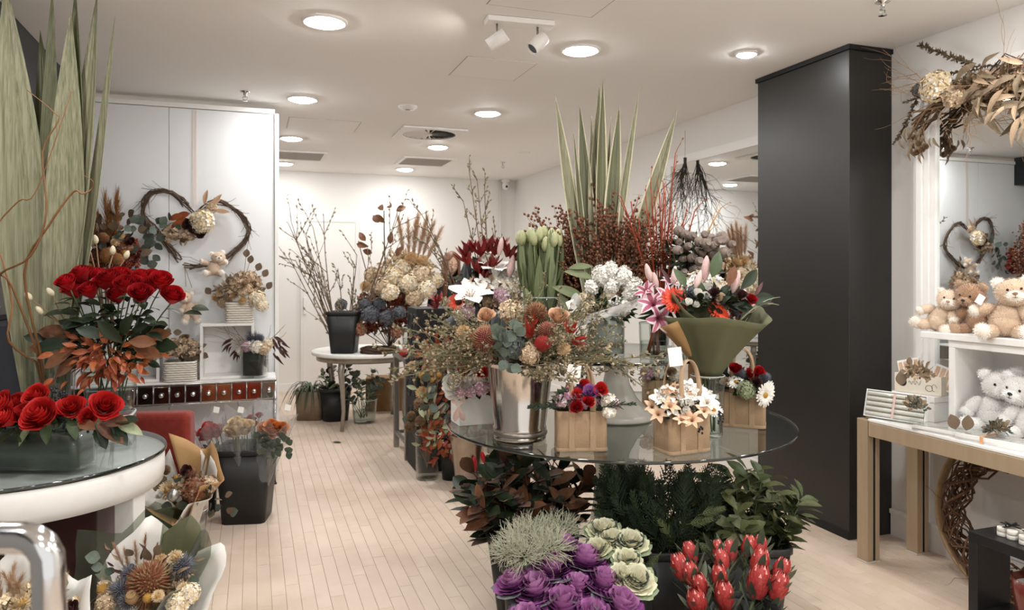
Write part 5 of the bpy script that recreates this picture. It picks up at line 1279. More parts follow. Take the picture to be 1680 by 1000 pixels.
# steel work bench
bz = .84; x0, x1, y0, y1 = 1.17, 1.95, 5.95, 6.5
t = thing('steel_bench', 'stainless steel work bench beside the black embossed stand', 'bench', ((x0 + x1) / 2, (y0 + y1) / 2, 0))
ob('top', rbox('top', x1 - x0, y1 - y0, .035, m_steel, .003), t, T(((x0 + x1) / 2, (y0 + y1) / 2, bz - .035)))
for x in (x0 + .03, x1 - .03):
    for y in (y0 + .03, y1 - .03): ob('leg', rbox('leg', .045, .045, bz - .035, m_steel, .003), t, T((x, y, 0)))
ob('low_rail', rbox('low_rail', x1 - x0 - .1, .03, .03, m_steel, .003), t, T(((x0 + x1) / 2, y1 - .03, .12))); ob('low_rail', rbox('low_rail', .03, y1 - y0 - .1, .03, m_steel, .003), t, T((x0 + .03, (y0 + y1) / 2, .12)))
PROT = cm('protea.r', lambda: protea_mb(), [mat('protea_red', '#c23a36', '#9a2428', rough=.55), mat('protea_tip', '#e3a39c', '#d07a74', rough=.55), mat('protea_core', '#7c2026', rough=.8), mat('protea_deep', '#a02a2c', rough=.55)])
for k, (px, py) in enumerate(((664, 566), (672, 561))):
    p = at(px, py, 6.15 + .1 * k); p.z = bz + .032
    t = thing('cut_protea', ['cut red protea lying at the front of the steel bench', 'cut red protea lying behind another on the steel bench'][k], 'protea', p, 'cut proteas on the bench')
    e = RGT * .9 + FWD * .4 * k; ob('bloom', PROT, t, fr(p - e * .05, e, UP, .10)); stem('stem', t, [p - e * .05, p - e * .16], .005, stem_g)
# black embossed stand
ex0, ex1, ey0, ey1, ez = 1.19, 1.62, 5.55, 5.93, 1.268
t = thing('embossed_stand', 'tall black display stand embossed with rings and scrolls', 'stand', ((ex0 + ex1) / 2, (ey0 + ey1) / 2, 0))
bo = ob('body', rbox('body', ex1 - ex0, ey1 - ey0, ez, m_blackmat, .006), t, T(((ex0 + ex1) / 2, (ey0 + ey1) / 2, 0)))
k = 0
for cx_, cz, r in ((.09, 1.17, .055), (.24, 1.15, .075), (.36, 1.19, .04), (.12, 1.0, .08), (.29, .97, .065), (.08, .84, .05), (.21, .80, .085), (.35, .84, .05), (.12, .64, .07), (.30, .62, .08), (.1, .46, .06), (.25, .42, .07)):
    for dy, nrm in ((0, 0), (1, 1)):
        mb = MB(); P = []
        for j in range(28):
            a = j * 2 * math.pi / 28; row = []
            for b in range(6):
                u = b * math.pi / 5; rr = r + .009 * math.cos(u); hh = .007 * math.sin(u)
                row.append((ex0 + cx_ + rr * math.cos(a), ey0 - hh, cz + rr * .85 * math.sin(a)) if not nrm else (ex0 - hh, ey0 + cx_ + rr * math.cos(a), cz + rr * .85 * math.sin(a)))
            P.append(row)
        mb.grid(P, cu=True); ob('embossed_ring', mb.build('embossed_ring', m_blackmat), bo)
# dried and autumn bunches in vases on the floor
c = below(701, 5.50, 0); cyl_vase('glass_floor_cylinder', 'cloudy glass cylinder of dried pods standing on the floor', c, .085, .09, .34, water=.5)
t = thing('dried_pod_bunch', 'dried thistle pods, billy buttons and pale grasses beside the embossed stand', 'dried flowers', c + UP * .02); d = 5.35
BALLT = cm('brown_pod', lambda: spike_mb(260, lo=-1, rx=.42, rz=.42, sl=.07, sw=.03, lean=.2), [p_tanb, MATS['dried_core'], MATS['dried_brown']])
heads(t, [('thistle_pod', BALL_T, 690, 660, d, .13, None), ('thistle_pod', BALL_T, 715, 678, d, .10, None), ('brown_pod', BALLT, 675, 680, d - .05, .075, None), ('brown_pod', BALLT, 671, 697, d - .05, .085, None), ('brown_pod', BALLT, 690, 688, d - .08, .085, None), ('seed_head', CHRYS_P, 693, 642, d, .10, None), ('seed_head', CHRYS_P, 708, 672, d - .05, .06, None), ('brown_pod', BALL_T, 718, 690, d - .05, .09, None), ('everlasting', CHRYS_W, 675, 600, d + .3, .07, CAMD)], rng, stem_to=c + UP * .08, stem_m=stem_t)
for px, py in ((691, 614), (694, 612), (703, 605), (708, 610), (712, 598), (718, 603), (720, 612), (702, 616), (709, 620), (715, 616), (710, 600)): heads(t, [('billy_button', BILLY, px, py, d + rng.uniform(-.05, .05), .045, UP)], rng, stem_to=c + UP * .1, stem_m=stem_t)
for i in range(40):
    px, py = rng.gauss(712, 14), rng.gauss(655, 22); ob('leaf', rng.choice([L_pale, L_dry, L_dry, L_gum]), t, fr(at(px, py, d + rng.uniform(-.1, .1)), RGT * (px - 705) / 25 + UP * .6 + rdir(rng) * .5, CAMD + rdir(rng) * .5, .085))
c2 = below(742, 5.50, 0); bucket('floor_bucket', 'dark round bucket half hidden behind the silver floor bucket', 'bucket', c2, .075, .095, .32, m_blackplastic, 2)
t = thing('autumn_leaf_bunch', 'orange and rust autumn leaf bunch left of the glass table', 'foliage', c2 + UP * .03); 
for i in range(250):
    if i < 120: px, py, d = rng.gauss(722, 14), rng.gauss(585, 18), 5.42
    elif i < 200: px, py, d = rng.gauss(722, 16), rng.gauss(715, 18), 5.35
    else: px, py, d = rng.gauss(735, 14), rng.gauss(650, 30), 5.4
    e = rdir(rng) + RGT * (px - 735) / 40 - UP * (.6 if py > 690 else -.3); ob('leaf', rng.choice([L_cop, L_rust, L_rust, L_pale if i >= 120 else L_cop]), t, fr(at(px, py, d), e, CAMD + rdir(rng) * .5, rng.uniform(.055, .09)))
for k in range(14): stem('stem', t, bez(c2 + UP * .1, at(735, 660, 5.45), at(rng.gauss(722, 14), rng.choice([580, 600, 700, 640]), 5.42), 7), .004, stem_b)
c3 = below(768, 5.17, 0); t = thing('silver_floor_bucket', 'aged silver metal bucket with footed base standing on the floor', 'bucket', c3)
mb = MB(); mb.lathe([(.001, .0), (.105, 0), (.108, .012), (.096, .03), (.085, .045), (.088, .06), (.125, .36), (.132, .40), (.136, .405), (.132, .41), (.126, .40), (.12, .36), (.083, .065), (.001, .06)], 40); ob('body', mb.build('body', mat('aged_silver', '#b7ab9d', '#8f8478', rough=.32, metal=1, nscale=9)), t, T(c3))
mb = MB(); mb.lathe([(.106, .012), (.112, .018), (.112, .026), (.104, .032)], 40); ob('foot_ring', mb.build('foot_ring', m_silver), t, T(c3))
t = thing('red_nandina_bunch', 'red nandina leaf bunch spilling from the silver floor bucket', 'foliage', c3 + UP * .10)
L_red = leaf('nandina', mat('leaf_nandina', '#a33622', '#7a2316', rough=.5, nscale=10), L=1, W=.36, peak=.42, fold=.35, curl=.3)
for i in range(110):
    px, py = rng.gauss(765, 22), rng.gauss(712, 12) + 0; e = rdir(rng) + RGT * (px - 765) / 35 - UP * .5; ob('leaf', rng.choice([L_red, L_red, L_rust, L_pale]), t, fr(at(px, py - 4, 5.15), e, CAMD + rdir(rng) * .5, rng.uniform(.05, .085)))
for k in range(8): stem('stem', t, bez(c3 + UP * .12, c3 + UP * .45, at(rng.gauss(765, 20), rng.gauss(705, 8), 5.15), 6), .003, stem_r)
ob('chilli', cm('chilli', lambda: bud_mb(r=.18), [p_red]), t, fr(at(777, 748, 5.05), Vector((.1, 0, -1)), None, .11)); ob('chilli', CACHE['chilli'], t, fr(at(790, 740, 5.05), Vector((.3, 0, -1)), None, .10))
# tall magnolia branches and berries behind the lilies
c4 = below(842, 5.05, 0); bucket('tall_branch_bucket', 'black bucket on the floor holding tall bare branches behind the glass table', 'bucket', c4, .11, .14, .42, m_blackplastic, 2)
t = thing('tall_bare_branches', 'tall bare budded branches rising behind the lily bouquet', 'branches', c4 + UP * .05)
for px, py in ((770, 282), (783, 296), (702, 378), (700, 400), (760, 330), (795, 310), (812, 390), (692, 352), (720, 440)):
    e = at(px, py, 5.2); b = c4 + UP * .08; m_ = at(775 if px < 740 else 800, 470, 5.2); mb = MB(); pts = bez(b, m_ + UP * -.1, e, 12); mb.tube(pts, [.008, .0025], 6)
    for i in range(6, 12):
        for s in range(2): twig(mb, pts[i], (pts[i] - pts[i - 1]).normalized() + rdir(rng) * .6, rng.uniform(.06, .15), .003, 0, rng, buds=(.028, .8, 1), seg=4)
    ob('branch', mb.build('branch', [mbr, mbud]), t)
# fallen leaf on the floor
tag(ob('fallen_leaf', cached('fallen_leaf', lambda: leaf_mb(L=1, W=.4, peak=.45, fold=.3, curl=.15).build('fallen_leaf', g_dark)), None, fr(onz(545, 726, 0) + UP * .006, RGT, UP, .11)), 'single green leaf fallen on the floor boards near the back table', 'leaf')

# hung root bundles on the mirror
for k, (px, py, dx) in enumerate(((1124, 268, 0),)):
    p = onx(px, py, XR - .075); t = thing('hanging_twig_bundle', 'bundle of dark curly twigs hung upside down before the wall mirror', 'twig bundle', p)
    mk = mat('twig_black', '#4a4039', '#352d28', rough=.8)
    for i in range(24):
        mb = MB(); twig(mb, p + rdir(rng) * .012, Vector((rng.uniform(-.55, .0), rng.uniform(-.3, .3), -1.0)), rng.uniform(.3, .75), .0032, 2, rng, bend=1.0, kids=3, up=-.2, spread=.9, ratio=.45, seg=8)
        V = mb.arr(); V[:, 0] = np.minimum(V[:, 0], XR - .016); mb.v = [V]; ob('twig', mb.build('twig', mk), t)
    mb = MB(); mb.tube([p + UP * .05, p - UP * .03], [.015, .011], 10); ob('binding', mb.build('binding', mk), t)
    if k == 0: mb = MB(); mb.tube([p + UP * .05, p + UP * .28], .0015, 4); ob('hanging_string', mb.build('hanging_string', mk), t)

# ---- shop assistant standing behind the flowers
pc = at(739, 446, 7.6); pc.z = 0
t = thing('person', 'person with long brown hair in dark clothes looking down behind flowers', 'person', pc)
face = (CAMD * 1 + RGT * .35).normalized(); rzp = math.atan2(face.y, face.x) + math.pi / 2
Mp = T(pc, rzp)       # local -Y is the way the person faces
me = bpy.data.meshes.new('body')
J = {'pel': (0, 0, .95, .13, .10), 'wai': (0, 0, 1.10, .115, .085), 'che': (0, -.01, 1.30, .14, .10), 'shl': (0, 0, 1.43, .09, .07), 'nek': (0, -.01, 1.50, .048, .048), 'hb': (0, -.02, 1.57, .05, .05)}
names_ = list(J); E = [(0, 1), (1, 2), (2, 3), (3, 4), (4, 5)]
def addj(n, p, a, par): J[n] = (*p, *a); names_.append(n); E.append((names_.index(par), len(names_) - 1))
for s, q in ((-1, 'l'), (1, 'r')):
    addj('sh' + q, (s * .165, 0, 1.40), (.06, .06), 'shl'); addj('el' + q, (s * .22, -.03, 1.13), (.045, .045), 'sh' + q); addj('wr' + q, (s * .12, -.26, 1.05), (.028, .03), 'el' + q); addj('pa' + q, (s * .10, -.33, 1.05), (.022, .036), 'wr' + q)
    for f in range(4): addj(f'f{f}a' + q, (s * .10 + (f - 1.5) * .018, -.375, 1.05), (.009, .009), 'pa' + q); addj(f'f{f}b' + q, (s * .10 + (f - 1.5) * .019, -.41 - .008 * (f in (1, 2)), 1.035), (.008, .008), f'f{f}a' + q); addj(f'f{f}c' + q, (s * .10 + (f - 1.5) * .018, -.43 - .008 * (f in (1, 2)), 1.012), (.007, .007), f'f{f}b' + q)
    addj('tha' + q, (s * .10 - s * .04, -.335, 1.045), (.010, .010), 'pa' + q); addj('thb' + q, (s * .10 - s * .058, -.37, 1.035), (.009, .009), 'tha' + q)
    addj('hi' + q, (s * .095, 0, .88), (.095, .10), 'pel'); addj('kn' + q, (s * .10, -.01, .49), (.06, .065), 'hi' + q); addj('an' + q, (s * .10, .02, .09), (.038, .042), 'kn' + q); addj('to' + q, (s * .115, -.13, .035), (.04, .03), 'an' + q)
me.from_pydata([J[n][:3] for n in names_], E, [])
mcl = mat('dark_clothes', '#26272c', '#1e1f23', rough=.85); msk = mat('skin', '#dab49e', '#cfa58e', rough=.55, nscale=8); mhair = mat('brown_hair', '#7a5238', '#56382a', rough=.5, nscale=40, stretch=(6, 6, .3))
me.materials.append(mcl); bo = ob('body', me, t, Mp)
bo.modifiers.new('skin', 'SKIN'); sv = me.skin_vertices[0].data
for i, n in enumerate(names_): sv[i].radius = J[n][3:5]; sv[i].use_root = (i == 0)
sm = bo.modifiers.new('smooth', 'SUBSURF'); sm.levels = 2; sm.render_levels = 2
hc = Vector((0, -.035, 1.63)); tilt = Matrix.Rotation(.28, 3, 'X'); mb = MB(); P = []
for i in range(41):
    th = math.pi * i / 40; row = []
    for j in range(56):
        a = 2 * math.pi * j / 56; x = .074 * math.sin(th) * math.sin(a); y = -.095 * math.sin(th) * math.cos(a); z = .115 * math.cos(th)
        fr0 = max(0, math.cos(a)) ** 2 * math.sin(th)
        if z < -.02: x *= 1 - .28 * (-z - .02) / .095
        def g(u, v, su, sv_): return math.exp(-((x - u) / su) ** 2 - ((z - v) / sv_) ** 2) * (1 if math.cos(a) > 0 else 0)
        y += -.027 * g(0, -.026, .010, .013) - .014 * g(0, -.002, .008, .022) + .010 * g(.03, .008, .016, .011) + .010 * g(-.03, .008, .016, .011) - .006 * g(0, .032, .05, .012) - .006 * g(0, -.06, .022, .008) - .008 * g(0, -.095, .02, .014)
        row.append(tuple(hc + tilt @ Vector((x, y, z))))
    P.append(row)
mb.grid(P, cv=True); hd = ob('head', mb.build('head', msk), t, Mp)
for s in (-1, 1):
    for nm, c_, r_, m_ in (('eye', (s * .030, -.079, .006), (.011, .006, .006), m_white), ('iris', (s * .030, -.0835, .003), (.005, .003, .005), m_blackplastic), ('eyelid', (s * .030, -.0805, .0105), (.0125, .0075, .0055), msk), ('brow', (s * .031, -.089, .027), (.016, .003, .003), mhair), ('ear', (s * .074, .0, -.01), (.010, .018, .028), msk)):
        mb = MB(); mb.ell(hc + tilt @ Vector(c_), r_, 8, 10, rot=tilt); ob(nm, mb.build(nm, m_), hd, Mp)
mb = MB(); mb.ell(hc + tilt @ Vector((0, -.089, -.058)), (.019, .005, .0038), 8, 10, rot=tilt); ob('mouth', mb.build('mouth', mat('lips', '#b5796c', rough=.5)), hd, Mp)
mb = MB(); P = []
for j in range(41):
    row = []      # from one side of the face round the back to the other
    for i in range(16):
        u = i / 15; w = 1 + .04 * math.sin(j * 2.3); a = (math.pi - .62 * min(1, max(0, (u - .20) / .16))) * (j / 20 - 1)
        if u < .5: th = (u / .5) * 1.6; p = Vector((.088 * math.sin(th) * math.sin(a) * w, .104 * math.sin(th) * math.cos(a) + .012, .128 * math.cos(th)))
        else: v = (u - .5) / .5; p = Vector((.088 * math.sin(a) * (1 + .15 * v) * w, .104 * math.cos(a) * (1 - .1 * v) + .012, -.004 - .34 * v + .02 * math.sin(j * 1.7)))
        row.append(tuple(hc + (tilt if u < .5 else Matrix.Identity(3)) @ p))
    P.append(row)
mb.grid(P); hr = ob('hair', mb.build('hair', mhair), t, Mp); so = hr.modifiers.new('thickness', 'SOLIDIFY'); so.thickness = .008
# ================================================================== CENTRE: TWO TIER GLASS TABLE
rng = random.Random(61)
CT = below(1011, 3.67, 0); C1R, C1Z, C2R, C2Z = .855, .82, .47, 1.15
t = thing('tiered_glass_table', 'two tier round glass table on a white vase shaped pedestal', 'table', CT)
M = T(CT)
for nm, R_, z in (('lower_glass', C1R, C1Z), ('upper_glass', C2R, C2Z)):
    mb = MB(); mb.lathe([(.001, z - .012), (R_ - .002, z - .012)], 96); mb.lathe([(R_ - .002, z), (.001, z)], 96); g = ob(nm, mb.build(nm, m_tabletop), t, M)
    mb = MB(); mb.lathe([(R_ - .002, z - .012), (R_, z - .010), (R_, z - .002), (R_ - .002, z)], 96); ob('polished_edge', mb.build('polished_edge', m_glassedge), g, M)
m_ped = mat('pedestal_white', '#dcd6cd', '#d0c9bf', rough=.25, spec=.5, coat=.3)
mb = MB(); mb.lathe([(.001, 0), (.26, 0), (.27, .015), (.255, .03), (.20, .09), (.145, .22), (.115, .40), (.105, .55), (.115, .68), (.15, .77), (.175, .806), (.001, .807)], 48); ob('lower_pedestal', mb.build('lower_pedestal', m_ped), t, M)
mb = MB(); mb.lathe([(.001, C1Z + .001), (.185, C1Z + .001), (.19, C1Z + .012), (.165, C1Z + .035), (.105, C1Z + .10), (.068, C1Z + .17), (.058, C1Z + .22), (.066, C1Z + .28), (.095, C1Z + .312), (.10, C2Z - .013), (.001, C2Z - .013)], 48); ob('upper_pedestal', mb.build('upper_pedestal', m_ped), t, M)

# ---- silver champagne bucket with native flowers
c = below(853, 3.22, C1Z + .001); t = thing('champagne_bucket', 'polished silver champagne bucket on the glass table holding native flowers', 'bucket', c)
mb = MB(); mb.lathe([(.001, 0), (.112, 0), (.116, .006), (.116, .02), (.110, .026), (.112, .034), (.118, .040), (.118, .052), (.114, .058), (.146, .315), (.152, .330), (.158, .334), (.158, .340), (.150, .342), (.142, .330), (.110, .06), (.001, .05)], 64); ob('body', mb.build('body', m_silver), t, T(c))
mb = MB(); mb.lathe([(.117, .020), (.121, .026), (.121, .034), (.117, .040)], 64); ob('foot_band', mb.build('foot_band', m_steel), t, T(c))
mb = MB(); mb.lathe([(.150, .335), (.156, .345), (.152, .352), (.147, .345)], 64); ob('dark_liner', mb.build('dark_liner', m_blackplastic), t, T(c))
t = thing('native_arrangement', 'rustic arrangement of banksia, wax flower and gum in the silver bucket', 'flower arrangement', c + UP * .1); d = 3.12
LEUCr = cm('red_bract', lambda: (lambda mb: ([mb.put(leaf_mb(L=1, W=.24, peak=.45, fold=.4, curl=-.05), fr((0, 0, .03 * k), (math.cos(k * 2.4) * .4, math.sin(k * 2.4) * .4, 1), (math.cos(k * 2.4), math.sin(k * 2.4), 0), .9)) for k in range(6)], mb)[1])(MB()), [mat('bract_red', '#a83226', '#7c2119', rough=.45)])
heads(t, [('banksia', BANK_PINK, 798, 550, d - .1, .11, (.1, -.8, .5)), ('banksia', BANK_RUST, 880, 512, d, .10, None), ('banksia', BANK_PINK, 900, 540, d - .1, .085, (.3, -.9, .5)), ('banksia', cm('banksia.s', lambda: spike_mb(300, rx=.42, rz=.55, sl=.05), [p_red2, p_red, p_rustb]), 894, 562, d - .14, .075, (.2, -1, .2)), ('leucadendron', LEUCr, 870, 550, d - .1, .09, None), ('leucadendron', LEUCr, 935, 545, d - .08, .09, None), ('leucadendron', LEUCr, 872, 535, d - .05, .08, None), ('leucadendron', LEUCr, 942, 560, d - .08, .08, RGT + CAMD * .4),
          ('rose', rose('peach', p_peach, seed=14), 916, 523, d - .05, .09, None), ('rose', rose('peach', p_peach), 798, 520, d, .075, None), ('hydrangea', HYD_BEIGE, 840, 505, d + .05, .10, None), ('hydrangea', cm('hydrangea.g', lambda: florets_mb(90, s=.14, seed=9), [g_grey, g_grey, p_lav]), 836, 560, d - .12, .12, None), ('seed_head', CHRYS_P, 760, 540, d + .05, .07, None), ('hydrangea', HYD_BEIGE, 870, 575, d - .12, .09, None), ('seed_head', CHRYS_P, 925, 570, d - .1, .06, None), ('banksia', BANK_RUST, 770, 560, d - .02, .09, None)], rng)
for px, py, e in ((810, 548, (-.3, 0, .4)), (822, 560, (.2, 0, .5)), (815, 572, (.4, 0, -.2)), (830, 590, (.2, 0, -.6)), (840, 540, (.2, 0, .7)), (825, 550, (.1, 0, .6))):
    for k in range(3): ob('leaf', L_gum, t, fr(at(px + k * 4, py + k * 5, d - .16), Vector(e) + rdir(rng) * .5 + CAMD * .3, CAMD + rdir(rng) * .4, .05))
wax = mat('wax_flower', '#c3ab92', '#a58d74', rough=.7); waxs = mat('wax_stem', '#7c7658', '#625d42', rough=.7)
def waxsprig(seed, L=1):
    r2 = random.Random(seed); mb = MB(); tips = []
    twig(mb, (0, 0, 0), (0, 0, 1), L, .012, 2, r2, bend=.3, kids=5, spread=.7, ratio=.42, tips=tips, seg=6)
    for p, e in tips:
        mb.put(SM_FLOR, fr(p, e, None, .032, rng=r2), 1)
        for k in range(2): mb.put(SM_LEAF, fr(p - e * .04, e + rdir(r2) * .9, None, .08, rng=r2), 0)
    return mb
WAX = [cm('wax_sprig.%d' % i, lambda i=i: waxsprig(i), [waxs, wax]) for i in range(4)]
for k in range(80):
    a = rng.uniform(0, 6.28); el = rng.uniform(-.15, 1.0); o = RGT * math.cos(a) * 1.15 + FWD * math.sin(a) * .8; e = o * math.cos(el) + UP * math.sin(el) * .8
    b = c + UP * .34 + o * .06; ob('wax_flower_sprig', WAX[k % 4], t, fr(b, e, None, rng.uniform(.20, .32) * (1.25 if abs(o.dot(RGT)) > .8 and el < .4 else 1)))
filler(t, c + UP * .40, (.22, .18, .09), 380, [SM_LEAF, SM_FLOR], .04, rng, [g_olive, wax], lo=-.5)
mb = MB()
for k in range(5):
    b = at(965 - k * 4, 660 + k * 2, 2.98)
    mb.tube([c + UP * .0 + RGT * .12, b], .001, 4) if False else None

# ---- white box arrangement with pink ribbon
c = below(774, 3.56, C1Z + .001); t = thing('white_flower_box', 'white cardboard box of white peonies and red blooms with pink ribbon', 'flower arrangement', c); d = 3.45
rzb = -YAW + .35
ob('box', rbox('box', .17, .15, .14, m_white, .002), t, T(c, rzb)); ob('box_lip', rbox('box_lip', .174, .154, .02, m_white, .002), t, T(c, rzb) @ Matrix.Translation((0, 0, .121)))
PEONY = cm('peony', lambda: pom_mb(95, pl=.42, pw=.42, seed=15), [p_white, p_cream])
heads(t, [('peony', PEONY, 748, 626, d - .08, .15, None), ('peony', PEONY, 754, 602, d - .02, .12, None), ('rose', rose('scarlet_small', p_red2), 764, 608, d - .08, .075, None), ('rose', rose('scarlet_small', p_red2), 790, 613, d - .08, .07, None), ('hydrangea', HYD_PINK, 790, 632, d - .06, .07, None), ('hydrangea', HYD_PINK, 772, 640, d - .08, .055, None), ('hydrangea', HYD_WHITE, 783, 618, d - .02, .09, None), ('hydrangea', HYD_PINK, 756, 640, d - .1, .05, None)], rng)
scatter_leaves(t, c + UP * .16, (.14, .12, .05), 40, [L_mid, L_dark, L_gum], .075, rng, lo=-.4)
filler(t, c + UP * .17, (.10, .09, .06), 90, [SM_LEAF], .05, rng, [g_dark], lo=-.2)
m_rib = mat('blush_ribbon', '#dcc2b8', '#cfb0a5', rough=.4, sheen=.3)
for k, (px, py, e) in enumerate(((749, 662, (-.7, .7)), (757, 660, (.6, .75)), (745, 685, (-.25, -1)), (756, 683, (.35, -1)))):
    ob('ribbon_loop' if k < 2 else 'ribbon_tail', leaf('ribbon', m_rib, L=1, W=.35, peak=.6, fold=.3, curl=.3), t, fr(at(752, 666, 3.38), RGT * e[0] + UP * e[1], CAMD, .055 if k < 2 else .085))

# ---- jute bags
m_jute = mat('jute', '#ad9274', '#9c8163', rough=.9, nscale=260, bump=.4, bscale=420); m_jute2 = mat('jute_strap', '#b2987b', '#a18769', rough=.9, nscale=260, bump=.4, bscale=420)
def jute_bag(label, c, sx, sy, sz, rz, rng, hh=.17, tagp=None):
    t = thing('jute_bag', label, 'bag', c, 'jute gift bags of flowers on the glass table'); M = T(c, rz); mb = MB(); w = .003
    mb.loft([(sx / 2 - .004, sy / 2 - .004, 0, 14), (sx / 2, sy / 2, .004, 14), (sx / 2, sy / 2, sz, 14), (sx / 2 - w, sy / 2 - w, sz, 14), (sx / 2 - w, sy / 2 - w, .006, 14)], 48); mb.f.append(list(range(mb.n - 48, mb.n))); mb.m.append(0)
    ob('body', mb.build('body', m_jute), t, M)
    for s in (-1, 1):
        y = s * (sy / 2 + .0022)
        for x in (-sx * .21, sx * .21): ob('strap_band', rbox('strap_band', .024, .003, sz - .008, m_jute2, .001, 1), t, M @ Matrix.Translation((x, y, .006)))
        P = []; n = 18
        for i in range(n + 1):
            u = i / n; a = math.pi * u; x = -sx * .21 * math.cos(a) * (1 + .35 * math.sin(a)); z = sz + hh * math.sin(a) ** .75; q = Vector((x, y * (1 - .35 * math.sin(a)), z))
            tx = Vector((math.sin(a), 0, 0)) * .012 + Vector((0, 0, 1)) * 0; nrm = Vector((math.cos(a), 0, -math.sin(a) * .0))
            P.append([tuple(q - Vector((.012 * math.sin(a + 0) * 0 + .012 * (1 - .75 * math.sin(a)), s * .010 * math.sin(a), 0))), tuple(q + Vector((.012 * (1 - .75 * math.sin(a)), s * .010 * math.sin(a), 0)))])
        mb = MB(); mb.grid(P); h = ob('handle', mb.build('handle', m_jute2), t, M); so = h.modifiers.new('thickness', 'SOLIDIFY'); so.thickness = .003; so.offset = 0
    ob('hem', (lambda b: (b.loft([(sx / 2 + .0005, sy / 2 + .0005, .002, 14), (sx / 2 + .0015, sy / 2 + .0015, .004, 14), (sx / 2 + .0015, sy / 2 + .0015, .014, 14), (sx / 2, sy / 2, .016, 14)], 48, capb=False), b.build('hem', m_jute2))[1])(MB()), t, M)
    if tagp:
        q, e = tagp; g = ob('gift_tag', rbox('gift_tag', .055, .0012, .075, m_kraft_tag, .0004, 1, base=False), t, fr(q, e, CAMD + UP * .25, 1)); mb = MB(); mb.tube([q + Vector(e).normalized() * .035, q + Vector(e).normalized() * .035 + UP * .02 + FWD * .03], .001, 4); ob('string', mb.build('string', stem_t), g)
    return t
c = below(952, 3.02, C1Z + .001); t = jute_bag('jute bag of red and purple blooms standing front left of glass table', c, .205, .11, .165, -YAW + .06, rng, .19, (at(941, 613, 2.97), UP + RGT * .15)); d = 2.97
heads(t, [('rose', rose('scarlet_small', p_red2), 948, 650, d, .06, None), ('rose', rose('red_small', p_red), 946, 668, d - .05, .055, None), ('rose', rose('purple_small', p_purple2, seed=16), 968, 645, d, .065, None), ('rose', rose('scarlet_small', p_red2), 985, 640, d, .06, None), ('rose', rose('purple_small', p_purple2), 957, 640, d + .03, .06, None), ('rose', rose('red_small', p_red), 965, 660, d - .03, .05, None), ('rose', rose('scarlet_small', p_red2), 958, 632, d + .03, .05, None), ('blossom', HYD_WHITE, 998, 655, d, .06, None), ('blossom', HYD_PINK, 1008, 660, d, .05, None), ('blossom', HYD_WHITE, 1000, 672, d - .03, .05, None), ('blossom', HYD_PINK, 922, 655, d, .05, None)], rng)
scatter_leaves(t, c + UP * .19, (.13, .08, .05), 46, [L_mid, L_dark, L_lance], .07, rng, lo=-.3)
filler(t, c + UP * .19, (.12, .07, .06), 170, [SM_LEAF, SM_FLOR], .042, rng, [g_mid, p_pink], lo=-.2)
SPR = cm('fern_sprig', lambda: spray_mb(5, 9, 1.0, .22, 4), [g_dark])
for px, e in ((915, -1), (905, -1), (1000, 1)): ob('fern_sprig', SPR, t, fr(at(925 if e < 0 else 985, 668, d - .03), RGT * e + UP * rng.uniform(-.15, .25), UP + CAMD * .6, .15))
c = below(1118, 2.99, C1Z + .001); t = jute_bag('jute bag of white and orange lilies at the front of glass table', c, .20, .13, .165, -YAW + .42, rng, .21, (at(1108, 585, 2.93), UP - RGT * .12)); d = 2.96
LILYO = cm('alstroemeria', lambda: lily_mb(3, False, .34), [p_peach, MATS['anther']])
heads(t, [('lily', LILY_W, 1085, 658, d, .065, None), ('lily', LILY_W, 1112, 655, d, .07, None), ('lily', LILY_W, 1145, 652, d, .06, None), ('lily', LILY_W, 1160, 662, d - .03, .06, None), ('daisy', DAISY, 1172, 668, d - .04, .075, None), ('white_tulip', TULIPF, 1125, 675, d - .08, .045, None), ('alstroemeria', LILYO, 1080, 680, d - .04, .055, None), ('alstroemeria', LILYO, 1098, 668, d - .06, .055, None), ('alstroemeria', LILYO, 1135, 690, d - .09, .055, None), ('alstroemeria', LILYO, 1155, 675, d - .06, .05, None), ('alstroemeria', LILYO, 1070, 668, d, .05, None), ('lily', LILY_W, 1130, 640, d + .05, .06, None), ('alstroemeria', LILYO, 1118, 690, d - .09, .045, None), ('blossom', HYD_CREAM, 1100, 645, d + .05, .06, None), ('lily', LILY_W, 1098, 672, d - .05, .055, None), ('hydrangea', HYD_WHITE, 1105, 658, d + .02, .08, None), ('hydrangea', HYD_WHITE, 1140, 662, d + .02, .08, None)], rng)
scatter_leaves(t, c + UP * .18, (.15, .10, .05), 44, [L_mid, L_dark, L_rust, L_oliv], .065, rng, lo=-.5)
filler(t, c + UP * .19, (.11, .07, .05), 110, [SM_LEAF], .04, rng, [g_olive], lo=-.2); filler(t, c + UP * .20, (.125, .085, .06), 90, [SM_FLOR, SM_FLOR], .05, rng, [p_white, p_peach], lo=0, name='small_blossoms')
mb = MB()
for i in range(22): mb.ell(at(rng.gauss(1148, 4) if i < 10 else rng.gauss(1181, 4), rng.gauss(704, 4) if i < 10 else rng.gauss(682, 6), d - .10), (.005, .005, .005), 5, 6)
stuff(ob('berries', mb.build('berries', MATS['dark_berry']), t))
c = below(1218, 3.48, C1Z + .001); t = jute_bag('jute bag with a big white daisy at the right of glass table', c, .21, .13, .165, -YAW - .35, rng, .20); d = 3.42
